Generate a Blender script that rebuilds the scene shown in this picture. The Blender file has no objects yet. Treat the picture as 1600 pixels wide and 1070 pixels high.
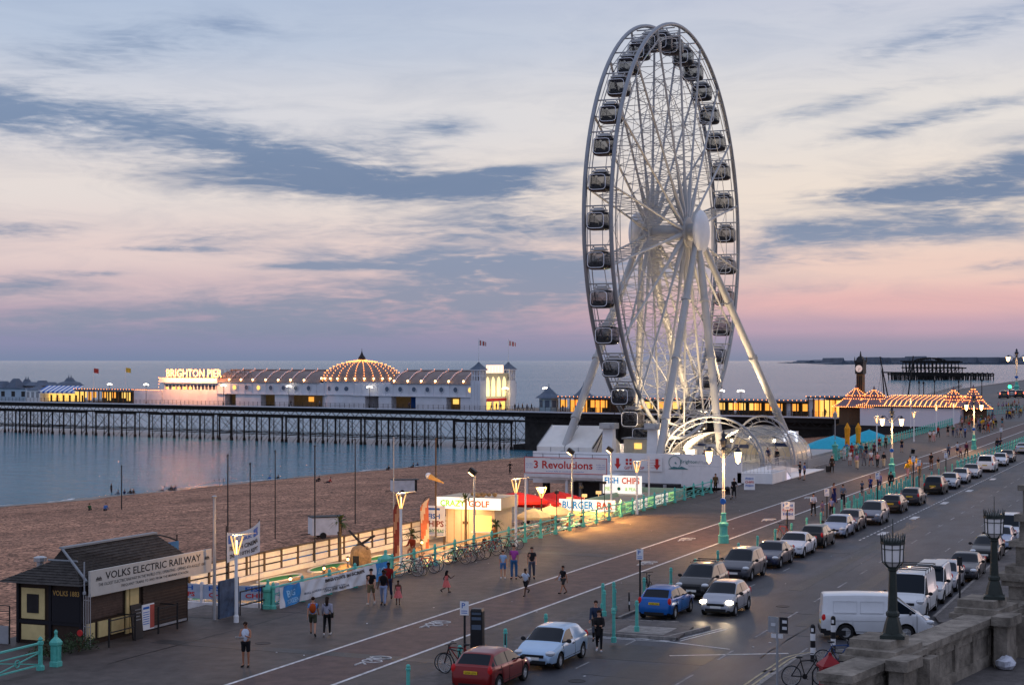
import bpy, bmesh, math, random
from mathutils import Vector, Matrix, Euler
PI = math.pi
R = math.radians
random.seed(7)
SC = bpy.context.scene
COL = SC.collection
# ---------------------------------------------------------------- camera, sky, light
# World frame: +X runs along the promenade and road, +Y runs out to sea, z=0 is the promenade.
F, HOR, CH = 2700.0, 563.0, 12.0           # focal length in photo pixels, horizon row, eye height
TH = math.atan(1100 / F)
CT, ST = math.cos(TH), math.sin(TH)
cam = bpy.data.cameras.new("camera")
cam.sensor_width = 36.0
cam.lens = F / 1600 * 36
cam.shift_y = (HOR - 535) / 1600
cam.clip_start = 0.5
cam.clip_end = 120000
cobj = bpy.data.objects.new("camera", cam)
COL.objects.link(cobj)
cobj.location = (0, 0, CH)
cobj.rotation_euler = (PI / 2, 0, TH - PI / 2)
SC.camera = cobj
SC.view_settings.view_transform = 'Standard'
SC.view_settings.look = 'None'
SC.view_settings.exposure = 0.0
SC.view_settings.gamma = 1.0

def G(px, py, z=0.0):
 """point at height z seen at photo pixel (px, py)"""
 y = F * (CH - z) / (py - HOR)
 x = (px - 800) / F * y
 return (x * ST + y * CT, y * ST - x * CT)

def atX(px, s):
 """sea-ward coordinate of the ray through column px at road distance s"""
 r = (px - 800) / F
 return s * (ST - r * CT) / (CT + r * ST)

def atY(px, q):
 r = (px - 800) / F
 return q * (CT + r * ST) / (ST - r * CT)

def zat(py, s, q):
 return CH - (py - HOR) / F * (s * CT + q * ST)

def lin(r, g, b, k=1.0):
 f = lambda c: (c / 255 / 12.92 if c / 255 <= .04045 else ((c / 255 + .055) / 1.055) ** 2.4) * k
 return (f(r), f(g), f(b), 1.0)

wd = bpy.data.worlds.new("World")
SC.world = wd
wd.use_nodes = True
nt = wd.node_tree
nt.nodes.clear()

def NN(t, **kw):
 n = nt.nodes.new(t)
 for k, v in kw.items():
  setattr(n, k, v)
 return n

def LK(a, b):
 nt.links.new(a, b)

def MATH(op, a, b=None, c=None, clamp=False):
 n = NN('ShaderNodeMath', operation=op, use_clamp=clamp)
 for i, v in enumerate((a, b, c)):
  if v is None:
   continue
  if isinstance(v, (int, float)):
   n.inputs[i].default_value = v
  else:
   LK(v, n.inputs[i])
 return n.outputs[0]

def MIX(f, a, b, mode='MIX'):
 n = NN('ShaderNodeMix', data_type='RGBA', blend_type=mode)
 for s, v in ((n.inputs[0], f), (n.inputs[6], a), (n.inputs[7], b)):
  if isinstance(v, (int, float, tuple)):
   s.default_value = v
  else:
   LK(v, s)
 return n.outputs[2]

def RAMP(f, stops, interp='EASE'):
 n = NN('ShaderNodeValToRGB')
 n.color_ramp.interpolation = interp
 el = n.color_ramp.elements
 while len(el) < len(stops):
  el.new(0.5)
 for e, (p, c) in zip(el, stops):
  e.position = p
  e.color = c
 LK(f, n.inputs[0])
 return n.outputs[0]

def build_sky():
 tc = NN('ShaderNodeTexCoord')
 rot = NN('ShaderNodeVectorRotate', rotation_type='Z_AXIS')
 rot.inputs['Angle'].default_value = PI / 2 - TH       # x right of the sunset bearing, y along it
 LK(tc.outputs['Generated'], rot.inputs['Vector'])
 sp = NN('ShaderNodeSeparateXYZ')
 LK(rot.outputs[0], sp.inputs[0])
 az = MATH('ARCTAN2', sp.outputs[0], sp.outputs[1])
 el = MATH('ARCSINE', sp.outputs[2])
 t = MATH('MULTIPLY', el, 1 / 0.22, clamp=True)
 y2t = lambda y: max(0.0, (HOR - y) / F / 0.22)
 left = RAMP(t, [(0, lin(122, 137, 168)), (y2t(530), lin(140, 143, 175)), (y2t(498), lin(174, 160, 180)), (y2t(452), lin(210, 188, 194)), (y2t(400), lin(228, 208, 206)),
     (y2t(300), lin(230, 221, 218)), (y2t(180), lin(215, 216, 224)), (y2t(60), lin(184, 198, 220)), (1, lin(170, 188, 216))])
 right = RAMP(t, [(0, lin(138, 142, 165)), (y2t(540), lin(158, 150, 172)), (y2t(512), lin(196, 166, 182)), (y2t(475), lin(234, 186, 184)), (y2t(425), lin(240, 208, 196)),
      (y2t(330), lin(242, 226, 212)), (y2t(180), lin(232, 226, 222)), (y2t(60), lin(208, 211, 222)), (1, lin(198, 202, 220))])
 fr = NN('ShaderNodeMapRange', interpolation_type='SMOOTHSTEP')
 LK(az, fr.inputs[0])
 fr.inputs[1].default_value = -0.25
 fr.inputs[2].default_value = 0.28
 base = MIX(fr.outputs[0], left, right)
 # behind and overhead: the blue of the hour after sunset
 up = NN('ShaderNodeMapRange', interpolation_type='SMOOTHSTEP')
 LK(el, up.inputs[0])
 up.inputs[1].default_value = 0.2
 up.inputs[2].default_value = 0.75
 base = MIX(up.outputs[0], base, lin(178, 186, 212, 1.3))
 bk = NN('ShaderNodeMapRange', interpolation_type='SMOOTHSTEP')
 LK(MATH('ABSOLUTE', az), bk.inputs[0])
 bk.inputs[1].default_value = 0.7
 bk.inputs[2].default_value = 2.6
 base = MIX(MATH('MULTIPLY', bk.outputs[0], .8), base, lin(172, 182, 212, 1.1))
 # clouds: soft banks broken up by stretched noise
 cv = NN('ShaderNodeCombineXYZ')
 LK(az, cv.inputs[0])
 LK(el, cv.inputs[1])
 banks = [(110, 195, 300, 66, .06, .95), (20, 165, 150, 50, 0, .55), (330, 205, 240, 50, .1, .7), (500, 278, 400, 58, .03, 1.2), (700, 288, 260, 34, 0, .9), (620, 222, 200, 50, -.15, .6), (250, 150, 160, 24, .05, .45), (420, 240, 160, 40, .2, .4),
    (690, 197, 70, 22, .1, .55), (830, 266, 160, 16, -.12, .8), (40, 360, 150, 22, 0, .9), (255, 389, 130, 6, 0, .8), (320, 375, 170, 36, -.1, .65), (720, 362, 340, 44, 0, .85),
    (860, 325, 200, 54, 0, .6), (720, 408, 460, 26, .03, 1.0), (480, 416, 190, 9, 0, .8), (600, 468, 600, 66, -.05, 1.0), (860, 440, 300, 70, 0, .75), (40, 444, 170, 32, 0, .95),
    (140, 427, 90, 6, 0, .8), (300, 512, 560, 48, -.05, .6), (60, 500, 260, 40, 0, .5), (760, 520, 420, 30, 0, .5), (180, 75, 380, 64, -.18, .6), (350, 38, 90, 18, 0, .35),
    (1530, 292, 300, 52, -.08, 1.2), (1620, 248, 130, 34, -.2, .9), (1350, 306, 190, 16, 0, .8), (1460, 358, 320, 40, -.05, 1.05), (1230, 362, 190, 40, 0, .75), (1300, 406, 140, 16, 0, .85),
    (1180, 405, 90, 30, 0, .6), (1570, 414, 90, 14, -.1, .75), (1590, 441, 80, 8, 0, .7), (1500, 50, 280, 38, -.22, .75), (1300, 166, 220, 22, -.22, .6), (1480, 180, 260, 24, -.2, .68),
    (1235, 259, 60, 7, 0, .5), (1290, 15, 240, 24, -.05, .3), (1330, 214, 220, 20, -.16, .42), (1250, 452, 200, 14, -.04, .35), (1600, 215, 120, 16, -.1, .4)]
 tot = None
 for (x, y, rx, ry, tilt, k) in banks:
  mp = NN('ShaderNodeMapping', vector_type='TEXTURE')
  a0 = math.atan((x - 800) / F)
  mp.inputs['Location'].default_value = (a0, math.atan((HOR - y) / F * math.cos(a0)), 0)
  mp.inputs['Rotation'].default_value = (0, 0, -math.atan(tilt))
  mp.inputs['Scale'].default_value = (rx / F, ry / F, 1)
  LK(cv.outputs[0], mp.inputs[0])
  gr = NN('ShaderNodeTexGradient', gradient_type='SPHERICAL')
  LK(mp.outputs[0], gr.inputs[0])
  tot = MATH('MULTIPLY_ADD', gr.outputs[1], k, 0.0 if tot is None else tot)
 m1 = NN('ShaderNodeMapping')
 m1.inputs['Scale'].default_value = (13, 62, 1)
 m1.inputs['Rotation'].default_value = (0, 0, .07)
 LK(cv.outputs[0], m1.inputs[0])
 n1 = NN('ShaderNodeTexNoise')
 n1.inputs['Scale'].default_value = 1.0
 n1.inputs['Detail'].default_value = 9
 n1.inputs['Roughness'].default_value = .62
 n1.inputs['Distortion'].default_value = .7
 LK(m1.outputs[0], n1.inputs['Vector'])
 m2 = NN('ShaderNodeMapping')
 m2.inputs['Scale'].default_value = (70, 420, 1)
 LK(cv.outputs[0], m2.inputs[0])
 n2 = NN('ShaderNodeTexNoise')
 n2.inputs['Scale'].default_value = 1.0
 n2.inputs['Detail'].default_value = 5
 n2.inputs['Distortion'].default_value = .5
 LK(m2.outputs[0], n2.inputs['Vector'])
 d = MATH('ADD', MATH('MULTIPLY_ADD', n1.outputs[0], 3.2, -1.66), MATH('MULTIPLY_ADD', n2.outputs[0], 1.5, -.75))
 wisp = MATH('MULTIPLY', MATH('MULTIPLY_ADD', n1.outputs[0], 1.6, -.7), .42, clamp=True)
 s = MATH('ADD', tot, MATH('MULTIPLY', d, MATH('MULTIPLY_ADD', tot, .75, .1)))
 cl = NN('ShaderNodeMapRange', interpolation_type='SMOOTHSTEP')
 LK(s, cl.inputs[0])
 cl.inputs[1].default_value = .02
 cl.inputs[2].default_value = 1.12
 cc = RAMP(t, [(0, lin(128, 138, 166)), (y2t(480), lin(138, 149, 172)), (y2t(400), lin(126, 145, 174)), (y2t(300), lin(98, 125, 162)), (y2t(150), lin(114, 139, 174)), (1, lin(150, 168, 200))])
 col = MIX(wisp, base, cc)
 col = MIX(MATH('MULTIPLY', cl.outputs[0], .9), col, cc)
 ns = NN('ShaderNodeTexSky', sky_type='NISHITA')
 ns.sun_disc = False
 ns.sun_elevation = R(1.0)
 ns.sun_rotation = R(25)
 bg1 = NN('ShaderNodeBackground')
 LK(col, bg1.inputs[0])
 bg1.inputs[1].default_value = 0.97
 bg2 = NN('ShaderNodeBackground')
 LK(ns.outputs[0], bg2.inputs[0])
 bg2.inputs[1].default_value = 0.004
 ad = NN('ShaderNodeAddShader')
 LK(bg1.outputs[0], ad.inputs[0])
 LK(bg2.outputs[0], ad.inputs[1])
 wo = NN('ShaderNodeOutputWorld')
 LK(ad.outputs[0], wo.inputs[0])
 wd.cycles.sampling_method = 'MANUAL'
 wd.cycles.sample_map_resolution = 512

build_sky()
sl = bpy.data.lights.new("sun", 'SUN')         # the last of the afterglow, low over the sea to the right
sl.energy = 0.12
sl.angle = R(20)
sl.color = (1.0, .72, .62)
so = bpy.data.objects.new("sun", sl)
COL.objects.link(so)
so.rotation_euler = (R(84), 0, R(90) + TH - R(40) + PI / 2 - PI / 2 - R(0))

# ---------------------------------------------------------------- helpers

class MB:
 def __init__(self):
  self.v, self.f, self.m = [], [], []

 def add(self, vs, fs, mi=0):
  o = len(self.v)
  self.v += [tuple(p) for p in vs]
  self.f += [tuple(i + o for i in f) for f in fs]
  self.m += [mi] * len(fs)
  return self

 def box(self, c, s, rz=0, mi=0, rx=0, ry=0):
  M = Euler((rx, ry, rz)).to_matrix()
  c = Vector(c)
  vs = [c + M @ Vector((x * s[0] / 2, y * s[1] / 2, z * s[2] / 2)) for x in (-1, 1) for y in (-1, 1) for z in (-1, 1)]
  return self.add(vs, [(0, 1, 3, 2), (4, 6, 7, 5), (0, 4, 5, 1), (2, 3, 7, 6), (0, 2, 6, 4), (1, 5, 7, 3)], mi)

 def bb(self, x0, x1, y0, y1, z0, z1, mi=0):
  return self.box(((x0 + x1) / 2, (y0 + y1) / 2, (z0 + z1) / 2), (x1 - x0, y1 - y0, z1 - z0), 0, mi)

 def tube(self, a, b, r0, r1=None, n=6, mi=0, cap=True):
  return self.path([a, b], [r0, r0 if r1 is None else r1], n, mi, cap)

 def path(self, pts, rad, n=6, mi=0, cap=True, closed=False):
  pts = [Vector(p) for p in pts]
  if not isinstance(rad, (list, tuple)):
   rad = [rad] * len(pts)
  N = len(pts)
  vs = []
  up = None
  for i, p in enumerate(pts):
   if closed:
    t = pts[(i + 1) % N] - pts[i - 1]
   else:
    t = pts[min(i + 1, N - 1)] - pts[max(i - 1, 0)]
   t.normalize()
   if up is None:
    up = Vector((0, 0, 1)) if abs(t.z) < .9 else Vector((1, 0, 0))
   u = t.cross(up)
   if u.length < 1e-4:
    u = t.cross(Vector((0, 1, 0)))
   u.normalize()
   w = u.cross(t).normalized()
   up = w
   for k in range(n):
    a = 2 * PI * (k + .5) / n
    vs.append(p + (u * math.cos(a) + w * math.sin(a)) * rad[i])
  fs = []
  for i in range(N if closed else N - 1):
   j = (i + 1) % N
   for k in range(n):
    l = (k + 1) % n
    fs.append((i * n + k, i * n + l, j * n + l, j * n + k))
  if cap and not closed:
   fs.append(tuple(range(n - 1, -1, -1)))
   fs.append(tuple(range((N - 1) * n, N * n)))
  return self.add(vs, fs, mi)

 def lathe(self, prof, n=12, c=(0, 0, 0), mi=0, sq=False, rz=0, cap=True):
  """prof: (radius, z) from bottom to top; about z"""
  vs, fs = [], []
  for r, z in prof:
   for k in range(n):
    a = 2 * PI * (k + (.5 if sq else 0)) / n + rz
    vs.append((c[0] + r * math.cos(a), c[1] + r * math.sin(a), c[2] + z))
  for i in range(len(prof) - 1):
   for k in range(n):
    l = (k + 1) % n
    fs.append((i * n + k, i * n + l, (i + 1) * n + l, (i + 1) * n + k))
  if cap:
   fs.append(tuple(range(n - 1, -1, -1)))
   fs.append(tuple(range((len(prof) - 1) * n, len(prof) * n)))
  return self.add(vs, fs, mi)

 def ball(self, c, r, n=8, mi=0, sx=1, sy=1, sz=1):
  h = max(3, n // 2)
  pr = [(max(1e-3, math.sin(PI * i / h)) * r, -math.cos(PI * i / h) * r) for i in range(h + 1)]
  o = len(self.v)
  self.lathe(pr, n, (0, 0, 0), mi)
  for i in range(o, len(self.v)):
   x, y, z = self.v[i]
   self.v[i] = (c[0] + x * sx, c[1] + y * sy, c[2] + z * sz)
  return self

 def octa(self, c, r, mi=0):
  x, y, z = c
  return self.add([(x + r, y, z), (x - r, y, z), (x, y + r, z), (x, y - r, z), (x, y, z + r), (x, y, z - r)],
      [(0, 2, 4), (2, 1, 4), (1, 3, 4), (3, 0, 4), (2, 0, 5), (1, 2, 5), (3, 1, 5), (0, 3, 5)], mi)

 def prism(self, pts, h0, h1, axis='z', mi=0):
  """outline extruded along an axis"""
  n = len(pts)
  mk = {'z': lambda p, h: (p[0], p[1], h), 'y': lambda p, h: (p[0], h, p[1]), 'x': lambda p, h: (h, p[0], p[1])}[axis]
  vs = [mk(p, h0) for p in pts] + [mk(p, h1) for p in pts]
  fs = [tuple(range(n - 1, -1, -1)), tuple(range(n, 2 * n))] + [(i, (i + 1) % n, n + (i + 1) % n, n + i) for i in range(n)]
  return self.add(vs, fs, mi)

 def grid(self, fn, nu, nv, mi=0):
  vs = [fn(i / nu, j / nv) for i in range(nu + 1) for j in range(nv + 1)]
  fs = [(i * (nv + 1) + j, (i + 1) * (nv + 1) + j, (i + 1) * (nv + 1) + j + 1, i * (nv + 1) + j + 1) for i in range(nu) for j in range(nv)]
  return self.add(vs, fs, mi)

 def move(self, M, o=0):
  for i in range(o, len(self.v)):
   self.v[i] = tuple(M @ Vector(self.v[i]))
  return self

 def mesh(self, name, mats, smooth=False, fix=True, weld=0):
  me = bpy.data.meshes.new(name)
  me.from_pydata(self.v, [], self.f)
  for m in (mats if isinstance(mats, (list, tuple)) else [mats]):
   me.materials.append(m)
  me.polygons.foreach_set('material_index', self.m)
  if fix:
   bm = bmesh.new()
   bm.from_mesh(me)
   if weld:
    bmesh.ops.remove_doubles(bm, verts=bm.verts, dist=weld)
   bmesh.ops.recalc_face_normals(bm, faces=bm.faces)
   bm.to_mesh(me)
   bm.free()
  if smooth:
   me.polygons.foreach_set('use_smooth', [True] * len(me.polygons))
   try:
    me.set_sharp_from_angle(angle=R(50 if smooth is True else smooth))
   except Exception:
    pass
  me.update()
  return me

 def build(self, name, mats, parent=None, smooth=False, fix=True):
  return link(name, self.mesh(name, mats, smooth, fix), parent)

KIDS = {}

def link(name, me, parent=None):
 o = bpy.data.objects.new(name, me)
 COL.objects.link(o)
 if parent is not None:
  o.parent = parent
  KIDS.setdefault(parent.name, []).append(o)
 return o

def tag(o, label=None, cat=None, group=None, kind=None):
 if label:
  o['label'] = label
 if cat:
  o['category'] = cat
 if group:
  o['group'] = group
 if kind:
  o['kind'] = kind
 return o

def thing(name, label, cat, loc=(0, 0, 0), rz=0.0, group=None):
 o = bpy.data.objects.new(name, None)
 o.empty_display_size = .3
 COL.objects.link(o)
 o.location = loc if len(loc) == 3 else (loc[0], loc[1], 0)
 o.rotation_euler = (0, 0, rz)
 return tag(o, label, cat, group)

def struct(o):
 o['kind'] = 'structure'
 return o

def copy_tree(o, parent=None):
 c = o.copy()
 COL.objects.link(c)
 if parent is not None:
  c.parent = parent
  KIDS.setdefault(parent.name, []).append(c)
 for ch in KIDS.get(o.name, []):
  copy_tree(ch, c)
 return c

def dup(o, loc, rz=0.0, label=None, group=None, scale=None):
 c = copy_tree(o)
 c.location = loc if len(loc) == 3 else (loc[0], loc[1], 0)
 c.rotation_euler = (0, 0, rz)
 if scale:
  c.scale = (scale,) * 3
 if label:
  c['label'] = label
 if group:
  c['group'] = group
 return c

# ---------------------------------------------------------------- materials
MATS = {}

def mat(name, col, rough=.6, metal=0.0, var=.12, vs=3.0, bump=0.0, bs=40.0, emit=None, es=0.0, coat=0.0, spec=.2, alpha=None, stretch=None):
 if name in MATS:
  return MATS[name]
 m = bpy.data.materials.new(name)
 m.use_nodes = True
 t = m.node_tree
 p = t.nodes['Principled BSDF']
 p.inputs['Roughness'].default_value = rough
 p.inputs['Metallic'].default_value = metal
 p.inputs['Specular IOR Level'].default_value = spec
 p.inputs['Coat Weight'].default_value = coat
 c = (col[0], col[1], col[2], 1)
 p.inputs['Base Color'].default_value = c
 tc = t.nodes.new('ShaderNodeTexCoord')
 src = tc.outputs['Object']
 if stretch:
  mp = t.nodes.new('ShaderNodeMapping')
  mp.inputs['Scale'].default_value = stretch
  t.links.new(src, mp.inputs[0])
  src = mp.outputs[0]
 if var:
  n = t.nodes.new('ShaderNodeTexNoise')
  n.inputs['Scale'].default_value = vs
  n.inputs['Detail'].default_value = 6
  n.inputs['Roughness'].default_value = .65
  t.links.new(src, n.inputs['Vector'])
  r = t.nodes.new('ShaderNodeValToRGB')
  r.color_ramp.elements[0].position = .3
  r.color_ramp.elements[1].position = .72
  r.color_ramp.elements[0].color = tuple(max(0, x * (1 - var)) for x in c[:3]) + (1,)
  r.color_ramp.elements[1].color = tuple(min(1, x * (1 + var)) for x in c[:3]) + (1,)
  t.links.new(n.outputs[0], r.inputs[0])
  t.links.new(r.outputs[0], p.inputs['Base Color'])
 if bump:
  n2 = t.nodes.new('ShaderNodeTexNoise')
  n2.inputs['Scale'].default_value = bs
  n2.inputs['Detail'].default_value = 4
  t.links.new(src, n2.inputs['Vector'])
  b = t.nodes.new('ShaderNodeBump')
  b.inputs['Strength'].default_value = bump
  b.inputs['Distance'].default_value = .05
  t.links.new(n2.outputs[0], b.inputs['Height'])
  t.links.new(b.outputs[0], p.inputs['Normal'])
 if emit:
  p.inputs['Emission Color'].default_value = (emit[0], emit[1], emit[2], 1)
  p.inputs['Emission Strength'].default_value = es
 if alpha is not None:
  p.inputs['Alpha'].default_value = alpha
 MATS[name] = m
 return m

def glow(name, col, es):
 return mat(name, tuple(min(1, c) for c in col), .5, var=0, emit=col, es=es)

M = {}
M['white'] = mat('white_paint', (.74, .75, .77), .5, var=.08, vs=.8)
M['white2'] = mat('weathered_white_boards', (.62, .63, .66), .6, var=.15, vs=1.5)
M['cream'] = mat('cream_paint', (.62, .50, .24), .55, var=.1)
M['teal'] = mat('turquoise_paint', (.10, .44, .38), .45, var=.18, vs=5)
M['black'] = mat('black_paint', (.02, .02, .022), .4, var=.2)
M['dark'] = mat('dark_iron', (.025, .024, .027), .6, var=.3)
M['grey'] = mat('grey_paint', (.3, .31, .33), .5)
M['steel'] = mat('galvanised_steel', (.42, .43, .45), .4, .6)
M['rubber'] = mat('rubber', (.018, .018, .019), .8)
M['rim'] = mat('alloy', (.48, .49, .51), .4, .2)
M['glass'] = mat('dark_car_glass', (.008, .013, .02), .06, var=0, spec=.15)
M['plate_y'] = mat('yellow_number_plate', (.75, .52, .03), .4, var=0)
M['plate_w'] = mat('white_number_plate', (.75, .75, .72), .4, var=0)
M['ink'] = mat('black_lettering', (.015, .015, .02), .6, var=0)
M['redink'] = mat('red_lettering', (.5, .03, .03), .5, var=0)
M['blueink'] = mat('blue_lettering', (.02, .12, .45), .5, var=0)
M['wood'] = mat('brown_timber', (.10, .06, .035), .7, var=.3, vs=6)
M['brown'] = mat('dark_brown_paint', (.035, .022, .016), .55, var=.25)
M['stone'] = mat('weathered_stone', (.21, .185, .155), .9, var=.55, vs=1.6, bump=.6, bs=14)
M['lampwarm'] = glow('warm_lamp_glass', (1, .58, .22), 9)
M['lampwhite'] = glow('cool_lamp_glass', (1, .86, .66), 9)
M['bulb'] = glow('festoon_bulb', (1, .31, .075), 5.0)
M['amberpane'] = glow('lit_amber_window', (1, .40, .06), 1.15)
M['yellowpane'] = glow('lit_yellow_window', (1, .60, .14), 1.25)

_font_cache = {}

def text_mesh(s, bold=0.0):
 k = (s, bold)
 if k in _font_cache:
  return _font_cache[k]
 cu = bpy.data.curves.new('lettering', 'FONT')
 cu.body = s
 cu.size = 1
 cu.offset = bold
 cu.resolution_u = 2
 o = bpy.data.objects.new('lettering', cu)
 COL.objects.link(o)
 dg = bpy.context.evaluated_depsgraph_get()
 me = bpy.data.meshes.new_from_object(o.evaluated_get(dg))
 vs = [tuple(v.co) for v in me.vertices]
 fs = [tuple(p.vertices) for p in me.polygons]
 bpy.data.objects.remove(o)
 bpy.data.curves.remove(cu)
 bpy.data.meshes.remove(me)
 _font_cache[k] = (vs, fs)
 return vs, fs

def put_text(mb, s, org, u, w, width, height, mi=0, bold=.012, depth=0.004, serif=False):
 """letters fitted to width x height, lower-left corner at org, along unit u, up w, standing proud along u x w"""
 vs, fs = text_mesh(s, bold)
 if not vs:
  return
 x0, x1 = min(v[0] for v in vs), max(v[0] for v in vs)
 y0, y1 = min(v[1] for v in vs), max(v[1] for v in vs)
 org, u, w = Vector(org), Vector(u).normalized(), Vector(w).normalized()
 n = u.cross(w)
 P = lambda v: org + u * ((v[0] - x0) / (x1 - x0) * width) + w * ((v[1] - y0) / max(1e-6, y1 - y0) * height) + n * depth
 mb.add([P(v) for v in vs], fs, mi)

def lamp_light(name, kind, loc, energy, col, size=.3, parent=None, rot=None, spot=None):
 l = bpy.data.lights.new(name, kind)
 l.energy = energy
 l.color = col
 if kind == 'AREA':
  l.size = size
 else:
  l.shadow_soft_size = size
 if spot:
  l.spot_size = spot
  l.spot_blend = .6
 o = bpy.data.objects.new(name, l)
 COL.objects.link(o)
 o.location = loc
 if rot:
  o.rotation_euler = rot
 if parent is not None:
  o.parent = parent
 return o

def aim(o, target):
 d = Vector(target) - Vector(o.location)
 o.rotation_euler = d.to_track_quat('-Z', 'Y').to_euler()

# ---------------------------------------------------------------- ground, sea, road

def ground_mat(name, c1, c2, s1, s2, fine, rough=.85, bump=.3, speck=None, stretch=(1, 1, 1)):
 m = bpy.data.materials.new(name)
 m.use_nodes = True
 t = m.node_tree
 p = t.nodes['Principled BSDF']
 p.inputs['Roughness'].default_value = rough
 p.inputs['Specular IOR Level'].default_value = .22
 tc = t.nodes.new('ShaderNodeTexCoord')
 mp = t.nodes.new('ShaderNodeMapping')
 mp.inputs['Scale'].default_value = stretch
 t.links.new(tc.outputs['Object'], mp.inputs[0])

 def noise(sc, det, src):
  n = t.nodes.new('ShaderNodeTexNoise')
  n.inputs['Scale'].default_value = sc
  n.inputs['Detail'].default_value = det
  n.inputs['Roughness'].default_value = .6
  t.links.new(src, n.inputs['Vector'])
  return n.outputs[0]

 def mix(f, a, b, mode='MIX'):
  n = t.nodes.new('ShaderNodeMix')
  n.data_type = 'RGBA'
  n.blend_type = mode
  for s, v in ((n.inputs[0], f), (n.inputs[6], a), (n.inputs[7], b)):
   if isinstance(v, (int, float, tuple)):
    s.default_value = v
   else:
    t.links.new(v, s)
  return n.outputs[2]

 def ramp(f, a, b, lo=0.0, hi=1.0):
  r = t.nodes.new('ShaderNodeValToRGB')
  r.color_ramp.elements[0].position = a
  r.color_ramp.elements[1].position = b
  r.color_ramp.elements[0].color = (lo, lo, lo, 1)
  r.color_ramp.elements[1].color = (hi, hi, hi, 1)
  t.links.new(f, r.inputs[0])
  return r.outputs[0]
 a = ramp(noise(s1, 6, mp.outputs[0]), .35, .68)
 col = mix(a, c1 + (1,), c2 + (1,))
 col = mix(1.0, col, ramp(noise(s2, 5, mp.outputs[0]), .28, .72, .6, 1.32), 'MULTIPLY')
 if speck:
  v = t.nodes.new('ShaderNodeTexVoronoi')
  v.inputs['Scale'].default_value = fine
  t.links.new(tc.outputs['Object'], v.inputs['Vector'])
  sp = t.nodes.new('ShaderNodeSeparateColor')
  t.links.new(v.outputs['Color'], sp.inputs[0])
  col = mix(1.0, col, ramp(sp.outputs[0], .0, 1, speck[0], speck[1]), 'MULTIPLY')
  h = v.outputs['Distance']
 else:
  h = noise(fine, 3, tc.outputs['Object'])
  col = mix(1.0, col, ramp(h, .3, .7, .85, 1.15), 'MULTIPLY')
 t.links.new(col, p.inputs['Base Color'])
 b = t.nodes.new('ShaderNodeBump')
 b.inputs['Strength'].default_value = bump
 b.inputs['Distance'].default_value = .03
 t.links.new(h, b.inputs['Height'])
 t.links.new(b.outputs[0], p.inputs['Normal'])
 MATS[name] = m
 return m

M['asphalt'] = ground_mat('worn_asphalt', (.058, .048, .045), (.084, .070, .064), .22, 1.3, 60, .62, .25)
M['road'] = ground_mat('road_asphalt', (.033, .036, .045), (.060, .063, .075), .13, .9, 55, .55, .25, stretch=(.35, 1, 1))
M['lane'] = ground_mat('red_tinted_asphalt', (.080, .050, .046), (.104, .064, .057), .25, 1.4, 60, .65, .25)
M['paving'] = ground_mat('grey_paving', (.085, .078, .078), (.12, .11, .105), .4, 2.2, 30, .8, .3)
M['patch'] = ground_mat('fresh_asphalt_patch', (.022, .022, .024), (.034, .034, .037), .5, 2.2, 60, .5, .2)
M['kerbstone'] = ground_mat('kerb_granite', (.2, .19, .18), (.28, .265, .25), .6, 3, 30, .8, .3)
M['line'] = ground_mat('worn_white_road_paint', (.5, .5, .5), (.66, .66, .66), .8, 5, 30, .7, .1)
M['fadedline'] = ground_mat('faded_white_road_paint', (.15, .15, .155), (.36, .36, .37), 1.2, 5, 30, .8, .1)
M['yline'] = ground_mat('worn_yellow_road_paint', (.36, .31, .2), (.5, .43, .28), 1.2, 5, 30, .8, .1)
M['shingle'] = ground_mat('beach_shingle', (.20, .10, .062), (.31, .16, .10), .05, .4, 4.5, .95, .3, speck=(.12, 2.3))
M['golf'] = ground_mat('golf_concrete', (.30, .22, .14), (.40, .30, .19), .3, 1.5, 20, .85, .3)
M['turf'] = ground_mat('golf_turf', (.04, .20, .055), (.06, .30, .085), .6, 3, 60, .9, .3)

KQ = lambda s: 26.1 - .0085 * (s - 60)          # the promenade kerb

def sheet(name, pts, z, m, depth=None):
 mb = MB()
 if depth:
  mb.prism(pts, z - depth, z)
 else:
  mb.add([(p[0], p[1], z) for p in pts], [tuple(range(len(pts)))])
 return struct(mb.build(name, m))

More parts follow.
